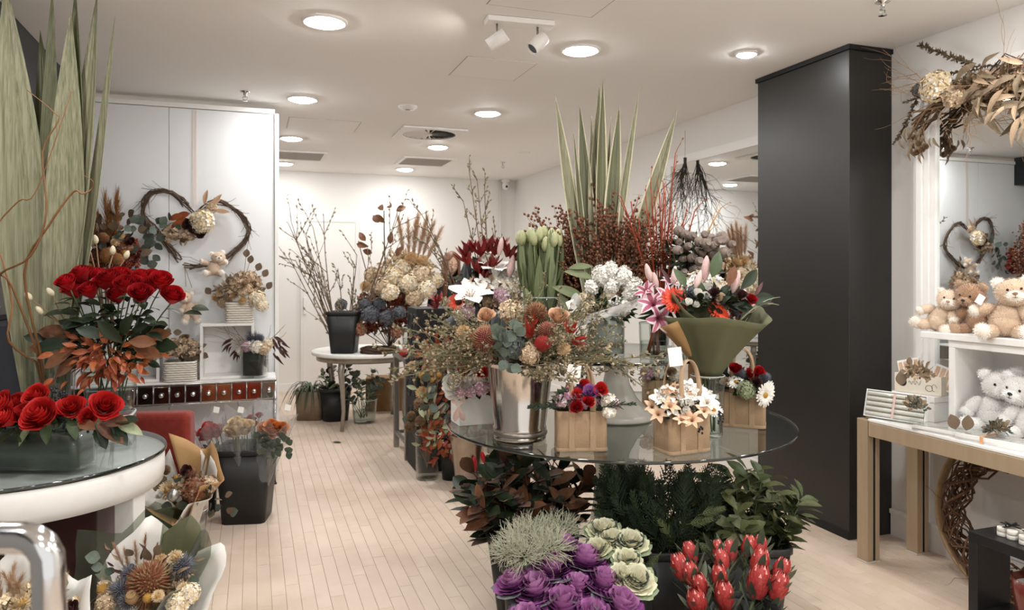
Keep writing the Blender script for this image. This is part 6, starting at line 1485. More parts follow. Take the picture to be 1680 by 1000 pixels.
heads(t, [('daisy', DAISY, 1208, 622, d - .03, .085, None), ('daisy', DAISY, 1262, 650, d - .10, .115, RGT * .5 + CAMD - UP * .1), ('daisy', DAISY, 1268, 640, d - .06, .09, RGT * .8 + CAMD), ('rose', rose('red_small', p_red), 1206, 606, d, .06, None), ('rose', rose('red_small', p_red), 1232, 615, d, .06, None), ('thistle', THISTLE, 1215, 612, d, .06, None), ('thistle', THISTLE, 1256, 618, d, .055, None), ('hydrangea', cm('hydrangea.gr', lambda: florets_mb(90, s=.12, seed=12), [g_pale, g_olive, g_pale]), 1226, 635, d - .06, .085, None), ('rose', rose('red_small', p_red), 1245, 610, d, .055, None), ('rose', rose('tan', p_beige), 1190, 628, d, .05, None), ('rose', rose('dust', b_wine), 1240, 628, d - .03, .05, None)], rng)
scatter_leaves(t, c + UP * .18, (.13, .10, .06), 46, [L_dark, L_mid, L_mag], .08, rng, lo=-.4)
filler(t, c + UP * .19, (.10, .07, .05), 110, [SM_LEAF], .045, rng, [g_dark], lo=-.2)

# ---- upper tier
def stems_in(t, c, tops, m, r=.003, z=.02, rad=.03, name='stem'):
    for k, q in enumerate(tops): b = c + UP * z + Vector((math.cos(k * 2.4), math.sin(k * 2.4), 0)) * rad; stem(name, t, bez(b, b.lerp(q, .5) + UP * .05, q, 6), r, m, 5)
z2 = C2Z + .001
# tulips
c = below(889, 3.80, z2); cyl_vase('tulip_vase', 'clear glass vase full of closed tulips on the upper glass tier', c, .085, .10, .27, water=.5)
TLEAF = leaf('tulip_leaf', mat('tulip_green', '#818a66', '#626c48', rough=.5, nscale=14, stretch=(4, 4, .4)), L=1, W=.17, peak=.45, fold=.5, curl=.08)
TBUD = cm('tulip_bud', lambda: bud_mb(r=.28), [mat('tulip_bud_green', '#b5b58c', '#8f9468', rough=.5, nscale=8)])
for k in range(26):
    a = k * 2.4; r = .12 * math.sqrt((k + .5) / 26); tp = below(887, 3.80, 0) + Vector((math.cos(a) * r, math.sin(a) * r, 0)); tp.z = at(884, 372, 3.84).z + rng.uniform(-.06, .01) - r * .25
    b = c + UP * .02 + Vector((math.cos(a), math.sin(a), 0)) * r * .5
    t = thing('green_tulip', 'tightly closed pale green tulip in the tall bunch on upper glass tier', 'tulip', b, 'closed tulips in the glass vase')
    stem('stem', t, [b, b.lerp(tp, .5), tp - UP * .06], .004, MATS['tulip_green']); ob('bud', TBUD, t, fr(tp - UP * .065, UP + rdir(rng) * .1, None, .082))
    o = Vector((math.cos(a), math.sin(a), 0))
    for j in range(3): u = Matrix.Rotation(rng.uniform(-.9, .9), 3, 'Z') @ o; ob('leaf', TLEAF, t, fr(b.lerp(tp, .30 + .12 * j), UP + u * (.16 + .1 * rng.random()), u, rng.uniform(.22, .32)))
t = thing('loose_tulip_leaves', 'bent tulip leaves flopping over the rim of the tulip vase', 'foliage', c + UP * .25)
for px, py, dx, dy, s in ((905, 470, .8, -.2, .20), (915, 480, .55, -.8, .20), (925, 445, 1, -.1, .16), (850, 490, -.4, -.8, .12), (860, 500, .2, .5, .08), (872, 498, -.2, .6, .09), (932, 440, .9, .2, .13)):
    ob('leaf', leaf('tulip_flop', MATS['tulip_green'], L=1, W=.28, peak=.5, fold=.3, curl=.3), t, fr(at(px, py, 3.66), RGT * dx + UP * dy + CAMD * .2, CAMD + UP * .5, s))
# brown berry bush
c = below(985, 3.98, z2); cyl_vase('berry_vase', 'glass vase of rust brown berry stems at the back of upper tier', c, .06, .075, .22, water=.5)
t = thing('rust_berry_bush', 'wide bush of fine rust brown berry stems behind the hyacinths', 'flower bunch', c + UP * .02)
mbery = mat('rust_berry', '#8a5940', '#69412c', rough=.7, nscale=30); mst = mat('berry_stem', '#5b4a32', '#483a28', rough=.7)
def berry_sprig(seed):
    r2 = random.Random(seed); mb = MB(); tips = []
    twig(mb, (0, 0, 0), (0, 0, 1), .55, .006, 2, r2, bend=.15, kids=5, spread=.45, ratio=.5, tips=tips, seg=7, up=.25)
    for p, e in tips:
        for k in range(7): q = p - e * .025 * k + rdir(r2) * .016; mb.ell(q, (.009, .009, .010), 4, 5, 1)
    for k in range(40): mb.put(SM_LEAF, fr((0, 0, .1 + .35 * r2.random()), rdir(r2) + UP * .8, None, .045, rng=r2), 2)
    return mb
BSP = [cm('berry_sprig.%d' % i, lambda i=i: berry_sprig(70 + i), [mst, mbery, mat('fine_green', '#4c5233', '#3b4128', rough=.6)]) for i in range(4)]
for k in range(104):
    px = 888 + 190 * (k / 103) + rng.uniform(-8, 8); py = 365 + 30 * ((px - 975) / 90) ** 2 + rng.uniform(-15, 40); q = at(px, py, (4.12 if px < 940 else 3.88) + rng.uniform(-.16, .12)); b = c + UP * .08 + rdir(rng) * .02
    ob('berry_sprig', BSP[k % 4], t, fr(b, q - b, None, (q - b).length / .75))
# striped flax above
t = thing('flax_vase_back', 'slim glass vase of striped flax at the centre of upper tier', 'vase', below(985, 3.80, z2)); cc = below(985, 3.80, z2)
mb = MB(); mb.loft([(.05, .05, 0, 2), (.052, .052, .3, 2), (.048, .048, .3, 2), (.046, .046, .015, 2)], 28); ob('glass', mb.build('glass', m_glass), t, T(cc))
for k, (px, py, bx, W, lab, nd) in enumerate([(911, 158, 955, .066, 'striped flax blade furthest left above the berry bush', (.3, -1, 0)), (951, 172, 965, .062, 'dark striped flax blade second from the left', (-.6, -1, 0)), (983, 140, 980, .085, 'wide pale central flax blade in front of the others', (0, -1, 0)), (989, 128, 992, .070, 'tallest flax blade just behind the wide central one', (.4, -1, 0)), (1016, 172, 1000, .066, 'upright flax blade right of the wide central one', (-.2, -1, 0)), (1049, 142, 1010, .052, 'thin pale flax blade leaning slightly right', (.5, -1, 0)), (1111, 181, 1022, .062, 'flax blade leaning furthest right toward the hanging twigs', (-.5, -1, .4)), (970, 190, 972, .055, 'pale flax blade half hidden behind the wide central one', (.3, -1, 0)), (1002, 190, 996, .05, 'short flax blade behind the upright right blade', (.9, -1, 0)), (941, 215, 958, .03, 'shortest slim flax blade near the left end', (.2, -1, 0))]):
    flaxleaf(at(px, py, 3.85 + .03 * (k % 3)), cc + UP * .05 + RGT * (bx - 985) / 1200 * 1.2, W * 1.35, g_flax2 if k in (2, 5, 7, 6, 0) else g_flax, .25, nd, .35, label=lab, group='striped flax blades above the berry bush', peak=.55, edge=mat('flax_margin', '#d2ccb0', '#bdb798', rough=.5))
# red twigs
c = below(1082, 3.86, z2); cyl_vase('twig_vase', 'glass vase of red dogwood twigs on the right of upper tier', c, .05, .06, .2, water=.4)
t = thing('red_dogwood_twigs', 'bundle of bare red dogwood twigs beside the gum nuts', 'twigs', c + UP * .02)
for k, (px, py) in enumerate(((1108, 252), (1090, 300), (1075, 340), (1060, 330), (1092, 330), (1118, 370), (1140, 345), (1182, 342), (1048, 380), (1035, 330), (1085, 365), (1105, 350), (1068, 310), (1125, 350), (1020, 325), (1082, 318))):
    q = at(px, py, 3.72 + rng.uniform(-.1, .1)); b = c + UP * .04 + rdir(rng) * .02; mb = MB(); pts = bez(b, b.lerp(q, .5) + rdir(rng) * .03, q, 9); mb.tube(pts, [.0065, .0028], 6)
    for i in range(4, 9):
        if rng.random() < .8: twig(mb, pts[i], (pts[i] - pts[i - 1]).normalized() + rdir(rng) * .4, rng.uniform(.05, .13), .0025, 0, rng, buds=(.014, .5, 0), seg=3)
    ob('twig', mb.build('twig', stem_r if px < 1160 else mat('stem_golden', '#b58a52', rough=.6)), t)
# gum nuts
c = below(1129, 3.74, z2); cyl_vase('gumnut_vase', 'glass vase of gum nut branches at the right edge of upper tier', c, .05, .06, .2, water=.4)
t = thing('gumnut_branches', 'clustered grey pink gum nuts on leafy branches right of red twigs', 'flower bunch', c + UP * .02)
GN = cm('gum_nut', lambda: gumnut_mb(), [mat('gumnut_grey', '#8c7f74', '#6f5f58', rough=.6, nscale=8)])
pts_ = [(1142, 395), (1155, 385), (1165, 388), (1178, 390), (1195, 402), (1152, 400), (1165, 405), (1180, 412), (1140, 412), (1125, 405), (1150, 418), (1165, 420), (1130, 425), (1145, 430), (1115, 425), (1155, 408), (1172, 398), (1186, 395), (1105, 410), (1112, 395), (1128, 390), (1132, 440), (1120, 452), (1140, 445), (1160, 395), (1170, 412), (1118, 385), (1108, 380)]
for px, py in pts_: ob('gum_nut', GN, t, fr(at(px, py, 3.64 + rng.uniform(-.06, .06)), CAMD * .8 + RGT * rng.uniform(-.3, .8) + UP * rng.uniform(-.3, .6), None, .048 * rng.uniform(.8, 1.2)))
stems_in(t, c, [at(px, py, 3.68) for px, py in pts_[::2]], stem_b, .003)
scatter_leaves(t, at(1145, 420, 3.72), (.17, .1, .12), 34, [leaf('gum_long', g_olive, L=1, W=.2, peak=.4, fold=.25, curl=.3), L_lance], .15, rng, lo=-.8)
filler(t, at(1130, 430, 3.78), (.17, .08, .12), 160, [SM_LEAF], .06, rng, [g_dark], lo=-.8)
# white hyacinths with tulle bow
c = below(994, 3.46, z2); cyl_vase('hyacinth_vase', 'straight clear glass vase of white hyacinths on the upper tier front', c, .088, .088, .20, water=.8)
t = thing('hyacinth_bouquet', 'white hyacinth bouquet tied with white tulle in glass vase', 'bouquet', c + UP * .02); d = 3.42
for px, py, s, e in ((985, 452, .10, (-.2, -.2, 1)), (1003, 470, .09, (.1, -.4, 1)), (1022, 453, .10, (.3, -.2, 1)), (1034, 482, .09, (.5, -.5, .6)), (1008, 497, .08, (.2, -.8, .5)), (970, 472, .08, (-.5, -.3, .8)), (1020, 505, .10, (.3, -.9, .2)), (1038, 470, .10, (.6, -.2, .7)), (1002, 443, .085, (0, -.2, 1))):
    ob('hyacinth', HYAC, t, fr(at(px, py, d), e, None, s)); 
heads(t, [('blossom', HYD_CREAM, 968, 500, d - .03, .07, None), ('blossom', HYD_CREAM, 960, 485, d, .06, None), ('blossom', HYD_CREAM, 1000, 480, d, .06, None)], rng)
stems_in(t, c, [at(px, py, d + .02) for px, py in ((985, 470), (1003, 480), (1022, 475), (1010, 500), (975, 490), (1030, 490))], stem_g, .006)
scatter_leaves(t, at(990, 510, d + .03), (.15, .10, .08), 40, [L_mid, L_lance, L_dark], .10, rng, lo=-.6)
filler(t, at(992, 505, d + .04), (.12, .07, .07), 130, [SM_LEAF], .05, rng, [g_dark], lo=-.6)
w_tulle = clear('tulle', '#e9e9e6', rough=.5, ior=1.2, haze=.55, hazec='#f2f1ee')
for k in range(2):
    P = []
    for i in range(15):
        u = i / 14; row = []
        for v in (-1, -.4, .3, 1): px = 945 + 110 * u if k == 0 else 930 + 30 * u; py = (528 - 8 * math.sin(u * 3) - 26 * u * u * 1.3 + v * 7) if k == 0 else (520 - 30 * math.sin(u * 3.1) + v * (12 - 4 * u)); row.append(tuple(at(px, py, d - .10 + .02 * math.sin(u * 9 + v))))
        P.append(row)
    mb = MB(); mb.grid(P); ob('tulle_band' if k == 0 else 'tulle_loop', mb.build('tulle_band', w_tulle), t)
mb = MB(); mb.loft([(.075, .075, .01, 2), (.08, .08, .12, 2), (.07, .07, .185, 2)], 24, capb=False); ob('tulle_lining', mb.build('tulle_lining', w_tulle), t, T(c + UP * .008))
tg = ob('gift_card', rbox('gift_card', .04, .001, .055, m_kraft_tag, .0003, 1, base=False), t, fr(at(938, 502, d - .1), UP - RGT * .4, CAMD, 1))
# pink lilies in the small glass
c = below(1072, 3.34, z2); cyl_vase('lily_glass', 'round clear glass with orange stems and pink lilies on upper tier', c, .062, .066, .17, water=.5)
t = thing('pink_lily_bunch', 'bunch of striped pink lilies in the round glass', 'bouquet', c + UP * .02); d = 3.28
heads(t, [('lily', LILY_P, 1072, 500, d, .085, (-.6, -.6, .5)), ('lily', LILY_P, 1092, 490, d, .075, (-.1, -.8, .6)), ('lily', LILY_P, 1080, 522, d - .06, .085, (-.2, -1, -.1)), ('lily', LILY_P, 1062, 480, d + .04, .07, (-.7, -.3, .7)), ('lily', LILY_P, 1098, 468, d + .06, .06, (0, -.4, .9))], rng)
for px, py, e in ((1078, 470, (-.2, 0, 1)), (1105, 460, (.1, 0, 1)), (1068, 455, (-.3, 0, 1))): ob('lily_bud', BUDP, t, fr(at(px, py + 8, d + .03), e, None, .09))
stems_in(t, c, [at(px, py, d + .02) for px, py in ((1072, 510), (1090, 500), (1080, 525), (1064, 490), (1098, 480))], mat('stem_orange', '#8a4a2a', '#70391f', rough=.6), .006)
scatter_leaves(t, at(1080, 515, d + .05), (.08, .07, .06), 14, [L_lance, L_mid], .09, rng, lo=-.5)

# ---- green paper bouquet standing in a glass on the lower tier
c = below(1161, 3.27, C1Z + .001); cyl_vase('bouquet_glass', 'tall clear glass under the big olive wrapped bouquet', c, .065, .075, .27, water=.4)
t = thing('olive_wrapped_bouquet', 'large bouquet of gerberas and lilies wrapped in olive paper', 'bouquet', c + UP * .25); d = 3.16
b0 = c + UP * .27; ax = UP * 1 + RGT * .04 + CAMD * .12
wrap_sheet(t, 'olive_wrap', b0, ax, CAMD, .30, .055, .235, w_green, -2.2, 2.2, .16, 3, 7, dip=.06)
wrap_sheet(t, 'olive_wrap', b0 + UP * .02, ax, CAMD, .34, .05, .20, w_green, -.5, 3.6, .25, 3, 3, dip=.25)
wrap_sheet(t, 'kraft_wrap', b0 + UP * .03, ax - RGT * .3, CAMD, .27, .05, .17, w_kraft, .3, 1.6, .25, 3, 2, dip=.1)
mb = MB(); mb.lathe([(.05, -.012), (.058, -.004), (.058, .006), (.05, .014)], 24); ob('tie', mb.build('tie', mat('raffia', '#b79a66', rough=.8)), t, T(b0))
GB = []
heads(t, [('gerbera', GERB, 1112, 487, d, .135, (-.15, -.85, .5)), ('gerbera', GERB, 1184, 505, d - .02, .11, (.1, -.7, .65)), ('white_tulip', TULIPF, 1128, 497, d - .05, .045, None), ('white_tulip', TULIPF, 1158, 488, d - .02, .05, None), ('white_tulip', TULIPF, 1143, 482, d, .05, None), ('hydrangea', HYD_WHITE, 1152, 462, d + .10, .16, None), ('hydrangea', HYD_WHITE, 1172, 470, d + .08, .12, None), ('hydrangea', HYD_BLUE, 1140, 474, d + .04, .06, None), ('rose', rose('tan', p_beige), 1182, 490, d, .05, None), ('rose', rose('red_small', p_red), 1232, 492, d, .05, None), ('white_tulip', TULIPF, 1140, 500, d - .05, .04, None), ('rose', rose('dust', b_wine), 1172, 482, d, .05, None), ('rose', rose('dust', b_wine), 1216, 485, d, .05, None)], rng)
for px, py, e, s in ((1158, 440, (.1, 0, 1), .115), (1146, 458, (.4, 0, .9), .09), (1207, 462, (.35, 0, 1), .11), (1220, 488, (.2, 0, 1), .08), (1235, 505, (.8, 0, .5), .08)): ob('lily_bud', BUDP, t, fr(at(px, py, d + .03) - Vector(e).normalized() * s * .5, e, None, s))
for px, py, dx, dy, s, me in ((1215, 475, .7, .8, .12, L_magg), (1225, 495, 1, .2, .13, L_magg), (1200, 500, .6, -.1, .11, L_magg), (1195, 470, .3, .9, .10, L_mag), (1168, 455, .3, .9, .13, L_mid), (1125, 470, -.4, .8, .10, L_mid), (1240, 500, 1, .1, .11, L_wine), (1238, 485, .6, .9, .09, L_wine), (1100, 465, -.5, .9, .09, L_wine)): ob('leaf', me, t, fr(at(px, py, d), RGT * dx + UP * dy, CAMD + rdir(rng) * .3, s))
for q in ((1280, 487), (1278, 500)): stem('grass_blade', t, bez(at(1215, 525, d), at(1245, 490, d), at(q[0], q[1], d), 8), [.004, .001], g_pale)
scatter_leaves(t, at(1165, 490, d + .08), (.19, .14, .06), 40, [L_dark, L_mid, L_mag], .09, rng, lo=-.4)
filler(t, at(1165, 500, d + .08), (.17, .12, .06), 150, [SM_LEAF], .05, rng, [g_dark], lo=-.4)
stems_in(t, c, [b0 + Vector((math.cos(k) * .04, math.sin(k) * .04, .1)) for k in range(8)], stem_g, .004)

# ---- black wrapped lily bouquet at the back left of the table
c = below(800, 3.98, C1Z + .001); cyl_vase('black_bouquet_vase', 'tall glass vase hidden behind the silver bucket', c, .06, .075, .30, water=.4)
t = thing('black_wrapped_bouquet', 'bouquet of white lilies and red leucadendrons in black paper', 'bouquet', c + UP * .1); d = 3.86
b0 = c + UP * .26; w_black = mat('black_paper', '#1f2225', '#191b1e', rough=.5)
for nm, q in (('black_wrap', ((748, 520, 3.85), (764, 415, 3.95), (800, 545, 3.8), (775, 470, 3.80))), ('black_wrap', ((735, 500, 3.9), (772, 402, 4.0), (790, 560, 3.9), (765, 480, 3.88)))):
    P = []
    A, B_, C_, D_ = [at(*z) for z in q]
    for i in range(9):
        u = i / 8; l = A.lerp(B_, u); r = C_.lerp(D_.lerp(B_, u * .92), u); P.append([tuple(l.lerp(r, v) + CAMD * .03 * math.sin(v * 3.1)) for v in (0, .25, .5, .75, 1)])
    mb = MB(); mb.grid(P); o = ob(nm, mb.build(nm, w_black), t); so = o.modifiers.new('thickness', 'SOLIDIFY'); so.thickness = .0012
wrap_sheet(t, 'black_wrap', b0, UP + RGT * -.1, FWD, .24, .05, .20, w_black, -1.8, 1.8, .2, 3, 4)
heads(t, [('lily', LILY_W, 772, 490, d - .08, .15, (-.1, -.55, .9)), ('lily', LILY_W, 812, 448, d, .13, (.0, -.3, 1)), ('lily', LILY_W, 790, 470, d - .02, .08, (.3, -.8, .5)), ('gerbera', GERB, 752, 492, d - .05, .12, (-.3, -.8, .5)), ('gerbera', GERB, 775, 462, d + .03, .11, (-.1, -.8, .5)), ('hydrangea', HYD_WHITE, 832, 445, d + .05, .13, None), ('hydrangea', HYD_WHITE, 838, 465, d, .12, None), ('hydrangea', HYD_WHITE, 822, 460, d, .10, None), ('hydrangea', HYD_PINK, 825, 480, d - .02, .09, None), ('hydrangea', HYD_PINK, 768, 505, d - .05, .09, None), ('hydrangea', HYD_WHITE, 755, 512, d - .05, .07, None), ('hydrangea', HYD_WHITE, 798, 420, d + .05, .08, None)], rng)
for px, py, s, e in ((766, 412, .11, (-.3, 0, 1)), (768, 425, .11, (-.3, 0, 1)), (788, 412, .13, (0, 0, 1)), (800, 405, .12, (.1, 0, 1)), (812, 410, .12, (.2, 0, 1)), (830, 412, .12, (.3, 0, 1)), (785, 440, .12, (.1, -.3, 1)), (790, 448, .10, (.3, -.3, 1)), (838, 420, .10, (.5, 0, 1)), (820, 402, .10, (0, 0, 1)), (722, 490, .09, (-.3, 0, 1)), (718, 497, .08, (-.5, 0, 1)), (775, 405, .10, (-.2, 0, 1)), (806, 430, .10, (.2, -.2, 1))): ob('leucadendron', LEUC, t, fr(at(px, py + 10, d), e, None, s))
for px, py, s in ((835, 455, .12), (818, 420, .10)): ob('lily_bud', BUDP, t, fr(at(px, py, d - .05), UP + RGT * .2, None, s))
scatter_leaves(t, at(800, 470, d + .08), (.17, .10, .14), 60, [L_wine, L_dark, L_magg], .12, rng, lo=-.8)
filler(t, at(805, 480, d + .06), (.16, .08, .12), 220, [SM_LEAF, SM_FLOR], .055, rng, [b_wine, p_beige], lo=-.8)
stems_in(t, c, [at(px, py, d + .05) for px, py in ((775, 490), (812, 460), (752, 500), (832, 450), (790, 430))], stem_g, .004)
# small posy behind the front bag seen under the upper tier
c = below(1085, 3.98, C1Z + .001); t = jute_bag('jute bag of pale blossoms behind the pedestal under upper tier', c, .19, .12, .15, -YAW + .1, rng, .1)
heads(t, [('blossom', HYD_PINK, 1062, 608, 3.92, .07, None), ('blossom', HYD_WHITE, 1082, 606, 3.92, .08, None), ('rose', rose('tan', p_beige), 1100, 610, 3.92, .06, None), ('blossom', HYD_WHITE, 1110, 612, 3.92, .07, None)], rng)
scatter_leaves(t, c + UP * .17, (.11, .08, .04), 24, [L_mid, L_dark], .07, rng, lo=-.2)

# ================================================================== BUCKETS ON THE FLOOR UNDER AND BEFORE THE TABLE
c = below(872, 3.34, 0); bucket('magnolia_bucket', 'black bucket of bronze magnolia foliage under the left of glass table', 'bucket', c, .15, .20, .41, m_blackplastic, 6, rz=-YAW)
t = thing('magnolia_foliage', 'bronze and dark green magnolia foliage in the black bucket', 'foliage', c + UP * .05)
bunch(t, c + UP * .12, .09, c + UP * .52 - RGT * .05, (.35, .20, .18), 31, 13, [L_mag, L_magg, L_mag, L_magg], .135, rng, stem_b, .005, .62, .4, lo=-.2)
for px, e in ((800, (-1, .2)), (930, (.8, .3))):
    pass
c = below(930, 2.58, 0); bucket('kale_bucket', 'black bucket of purple ornamental kale in the front', 'bucket', c, .13, .17, .36, m_blackplastic, 2)
kp = [mat('kale_light', '#c691bd', '#a9659f', rough=.5, nscale=7, rand=.3), mat('kale_purple', '#985592', '#7a3f7a', rough=.5, nscale=7, rand=.3), mat('kale_grey', '#6f7a72', '#6a5070', rough=.55, nscale=7, rand=.3)]
kw = [mat('kale_cream', '#ece8d2', '#dfdcbf', rough=.5, nscale=7), mat('kale_ivory', '#dcd9bd', '#c7c7a2', rough=.5, nscale=7), mat('kale_green', '#8e9a78', '#727f62', rough=.55, nscale=7)]
cols = (c, kp)
cw = below(1010, 2.86, 0); bucket('white_kale_bucket', 'black bucket of cream white kale behind the purple kale', 'bucket', cw, .12, .15, .38, m_blackplastic, 2)
STK = mat('kale_stem', '#8a9470', '#76815e', rough=.6); ci = 0
kl = ['purple kale head topmost beside the grey foliage', 'ruffled purple kale right of the topmost one', 'purple kale head below the grey cushion foliage', 'purple kale head at the far left of bucket', 'large purple kale second from the left', 'purple kale in the middle row between two larger heads', 'frilly mauve kale at the right beside cream kale', 'big purple kale at bottom centre of the bucket', 'dark centred purple kale at the lower right', 'purple kale at the bottom edge between two big heads', 'purple kale at the lower left bottom edge']
for k, (px, py, s) in enumerate(((925, 886, .155), (962, 910, .20), (905, 922, .20), (842, 948, .17), (877, 958, .21), (948, 955, .17), (993, 948, .19), (925, 985, .24), (1022, 985, .21), (975, 1005, .20), (862, 1010, .18))):
    z = .50 - (py - 886) * .0012; p = onz(px, py, z); e = UP + (p - c - UP * z) * 1.8 + CAMD * .35; b = c + UP * .06 + Vector((math.cos(k) * .06, math.sin(k) * .06, 0))
    t = thing('purple_kale', kl[k], 'ornamental kale', b, 'purple kale heads in the front bucket'); ob('head', kale('p', kp, 2 + k % 3), t, fr(p - e.normalized() * s * .28, e, None, s)); stem('stem', t, [b, p - e.normalized() * s * .2], .008, STK)
wl = ['cream kale head at the back top of the white kale', 'cream kale head second from the back top', 'small round cream kale beside the topmost purple one', 'open cream kale with a pale centre at upper right', 'cream kale lower right in the white kale bucket', 'greenish cream kale between purple and cream heads', 'cream kale at the back right under conifer fronds']
for k, (px, py, s) in enumerate(((990, 868, .15), (1002, 884, .14), (980, 898, .12), (1030, 918, .125), (1045, 950, .15), (1022, 945, .13), (1035, 888, .15))):
    z = .52 - (py - 868) * .0012; p = onz(px, py, z); e = UP + (p - cw - UP * z) * 1.5 + CAMD * .45; b = cw + UP * .06 + Vector((math.cos(k) * .05, math.sin(k) * .05, 0))
    t = thing('cream_kale', wl[k], 'ornamental kale', b, 'cream kale heads in the bucket'); ob('head', kale('w', kw, 3 + k % 2), t, fr(p - e.normalized() * s * .2, e, None, s)); stem('stem', t, [b, p - e.normalized() * s * .2], .007, STK)
    for j in range(4): a = j * 1.57 + k; o = Vector((math.cos(a), math.sin(a), .1)); ob('outer_leaf', leaf('kale_outer', g_grey, L=1, W=.9, peak=.55, fold=.3, curl=-.3, wav=.05), t, fr(p - e.normalized() * s * .28, o + e.normalized() * .6, e, s * .6))
# cushion bush
c = below(874, 2.95, 0); bucket('cushion_bush_bucket', 'small black bucket of silvery cushion bush beside purple kale', 'bucket', c, .10, .12, .38, m_blackplastic, 2)
t = thing('cushion_bush', 'silvery green cushion bush foliage left of the purple kale', 'foliage', c + UP * .06); sil = mat('silver_foliage', '#c4c3ac', '#9da088', rough=.7, nscale=30)
def cushion(seed):
    r2 = random.Random(seed); mb = MB()
    for k in range(90):
        e = rdir(r2, .1, 1); p = e * r2.uniform(.5, 1) * .5; twig(mb, p * .6, e + rdir(r2) * .3, .42, .012, 1, r2, kids=3, spread=.7, ratio=.45, seg=3)
    return mb
CUSH = cm('cushion_tuft', lambda: cushion(3), [sil])
for px, py, s in ((880, 890, .15), (850, 895, .14), (905, 880, .14), (835, 908, .12), (868, 880, .13), (925, 872, .12), (890, 905, .13), (910, 900, .12), (860, 915, .12)): p = onz(px, py, .50); ob('tuft', CUSH, t, fr(p, UP + (p - c - UP * .5) * 3, None, s)); stem('stem', t, [c + UP * .05, p], .005, stem_g, 5)
# conifer
c = below(1092, 3.16, 0); bucket('conifer_bucket', 'black bucket of dark conifer fronds under the glass table', 'bucket', c, .13, .165, .40, m_blackplastic, 6, rz=-YAW)
t = thing('conifer_fronds', 'dark green conifer fronds filling the space under the glass table', 'foliage', c + UP * .06); con = mat('conifer_green', '#2c3a24', '#1f2b1b', rough=.6, nscale=12); con2 = mat('conifer_light', '#5a633d', '#465030', rough=.6)
CON = [cm('conifer_frond.%d' % i, lambda i=i: spray_mb(20 + i, 8, 1.0, .40, 4), [con]) for i in range(3)] + [cm('conifer_frond.l', lambda: spray_mb(29, 8, 1.0, .30, 5), [con2])]
for k in range(215):
    px = rng.uniform(980, 1190); py = rng.uniform(765, 900); q = at(px, py, rng.uniform(2.98, 3.3)); q.z = min(q.z, .70); b = c + UP * .30; e = q - b + UP * .10; e = e + rdir(rng) * .12 + UP * .08; L = rng.uniform(.12, .20)
    ob('frond', CON[k % 3], t, fr(q - e.normalized() * L * .75, e, CAMD + rdir(rng) * .6, L))
for px, py, dx, dy in ((1070, 890, -.7, .2), (1100, 880, -.4, .6), (1125, 860, .9, .3), (1140, 885, .8, -.6), (1110, 895, .3, -.8), (1165, 885, .8, -.5), (1085, 905, -.6, -.5), (1145, 845, 1, .4)): ob('frond', CON[3], t, fr(at(px, py, 2.92), RGT * dx + UP * dy + CAMD * .3, CAMD + UP * .3, .115))
for k in range(8): stem('stem', t, [c + UP * .05, c + UP * .42 + rdir(rng, 0, .3) * .12], .005, stem_b)
# rubbery green foliage
c = below(1222, 3.30, 0); bucket('laurel_bucket', 'black bucket of rounded green leaves at the right under table', 'bucket', c, .13, .165, .36, m_blackplastic, 6, rz=-YAW)
t = thing('laurel_foliage', 'rounded glossy green leafy stems reaching out right of the table', 'foliage', c + UP * .05)
bunch(t, c + UP * .10, .08, c + UP * .46, (.32, .20, .22), 34, 12, [L_oliv, L_oliv, leaf('laurel', mat('leaf_laurel', '#515b37', '#3a4429', rough=.4, nscale=9), L=1, W=.5, peak=.6, fold=.3, curl=.2)], .11, rng, stem_g, .004, .65, .35, lo=-.15)
# proteas
c = below(1205, 2.62, 0); bucket('protea_bucket', 'black bucket of red proteas in the front', 'bucket', c, .13, .165, .34, m_blackplastic, 2)
pl = ['red protea at the top left of the front bunch', 'red protea topmost in the middle with a paler neighbour', 'red protea beside the topmost middle one', 'double red protea at the back right top', 'red protea behind the top right of bunch', 'red protea leaning left, highest on left side', 'red protea second from the left edge', 'red protea just below the middle top pair', 'plump red protea in the right half', 'largest red protea right of the centre', 'red protea at the far right edge', 'red protea below the far right one', 'red protea in the very centre of bunch', 'red protea left of the centre one', 'red protea at the bottom left', 'red protea at the bottom centre']
PR2 = cm('protea.f', lambda: protea_mb(5), [mat('protea_coral', '#b9483f', '#962f31', rough=.5), mat('protea_pale', '#e0a79c', '#d08078', rough=.5), MATS['protea_core'], mat('protea_shade', '#b43a36', '#912628', rough=.5)])
PLF = leaf('protea_leaf', mat('leaf_protea', '#5c6350', '#474f3e', rough=.55, nscale=8), L=1, W=.24, peak=.55, fold=.25, curl=-.08)
for k, (px, py, s) in enumerate(((1132, 905, .10), (1178, 900, .085), (1198, 903, .10), (1228, 895, .10), (1246, 895, .10), (1116, 928, .12), (1133, 940, .11), (1184, 918, .105), (1247, 922, .125), (1245, 952, .145), (1282, 935, .115), (1278, 960, .12), (1180, 945, .105), (1148, 958, .10), (1143, 985, .12), (1188, 975, .125))):
    s *= .86; z = .46 - (py - 895) * .0010; p = onz(px, py, z); e = UP * 1 + (p - c - UP * z) * 2.2 + CAMD * .1; b = c + UP * .05 + Vector((math.cos(k) * .06, math.sin(k) * .06, 0)); en = e.normalized()
    t = thing('red_protea', pl[k], 'protea', b, 'red proteas in the front bucket'); ob('bloom', PR2, t, fr(p - en * s * .5, e, None, s)); stem('stem', t, [b, p - en * s * .48], .006, stem_g)
    for j in range(9): a = j * 2.4 + k; o = Vector((math.cos(a), math.sin(a), 0)); ob('leaf', PLF, t, fr(p - en * s * (.35 + .12 * j), en + o * .60, o, rng.uniform(.09, .125)))
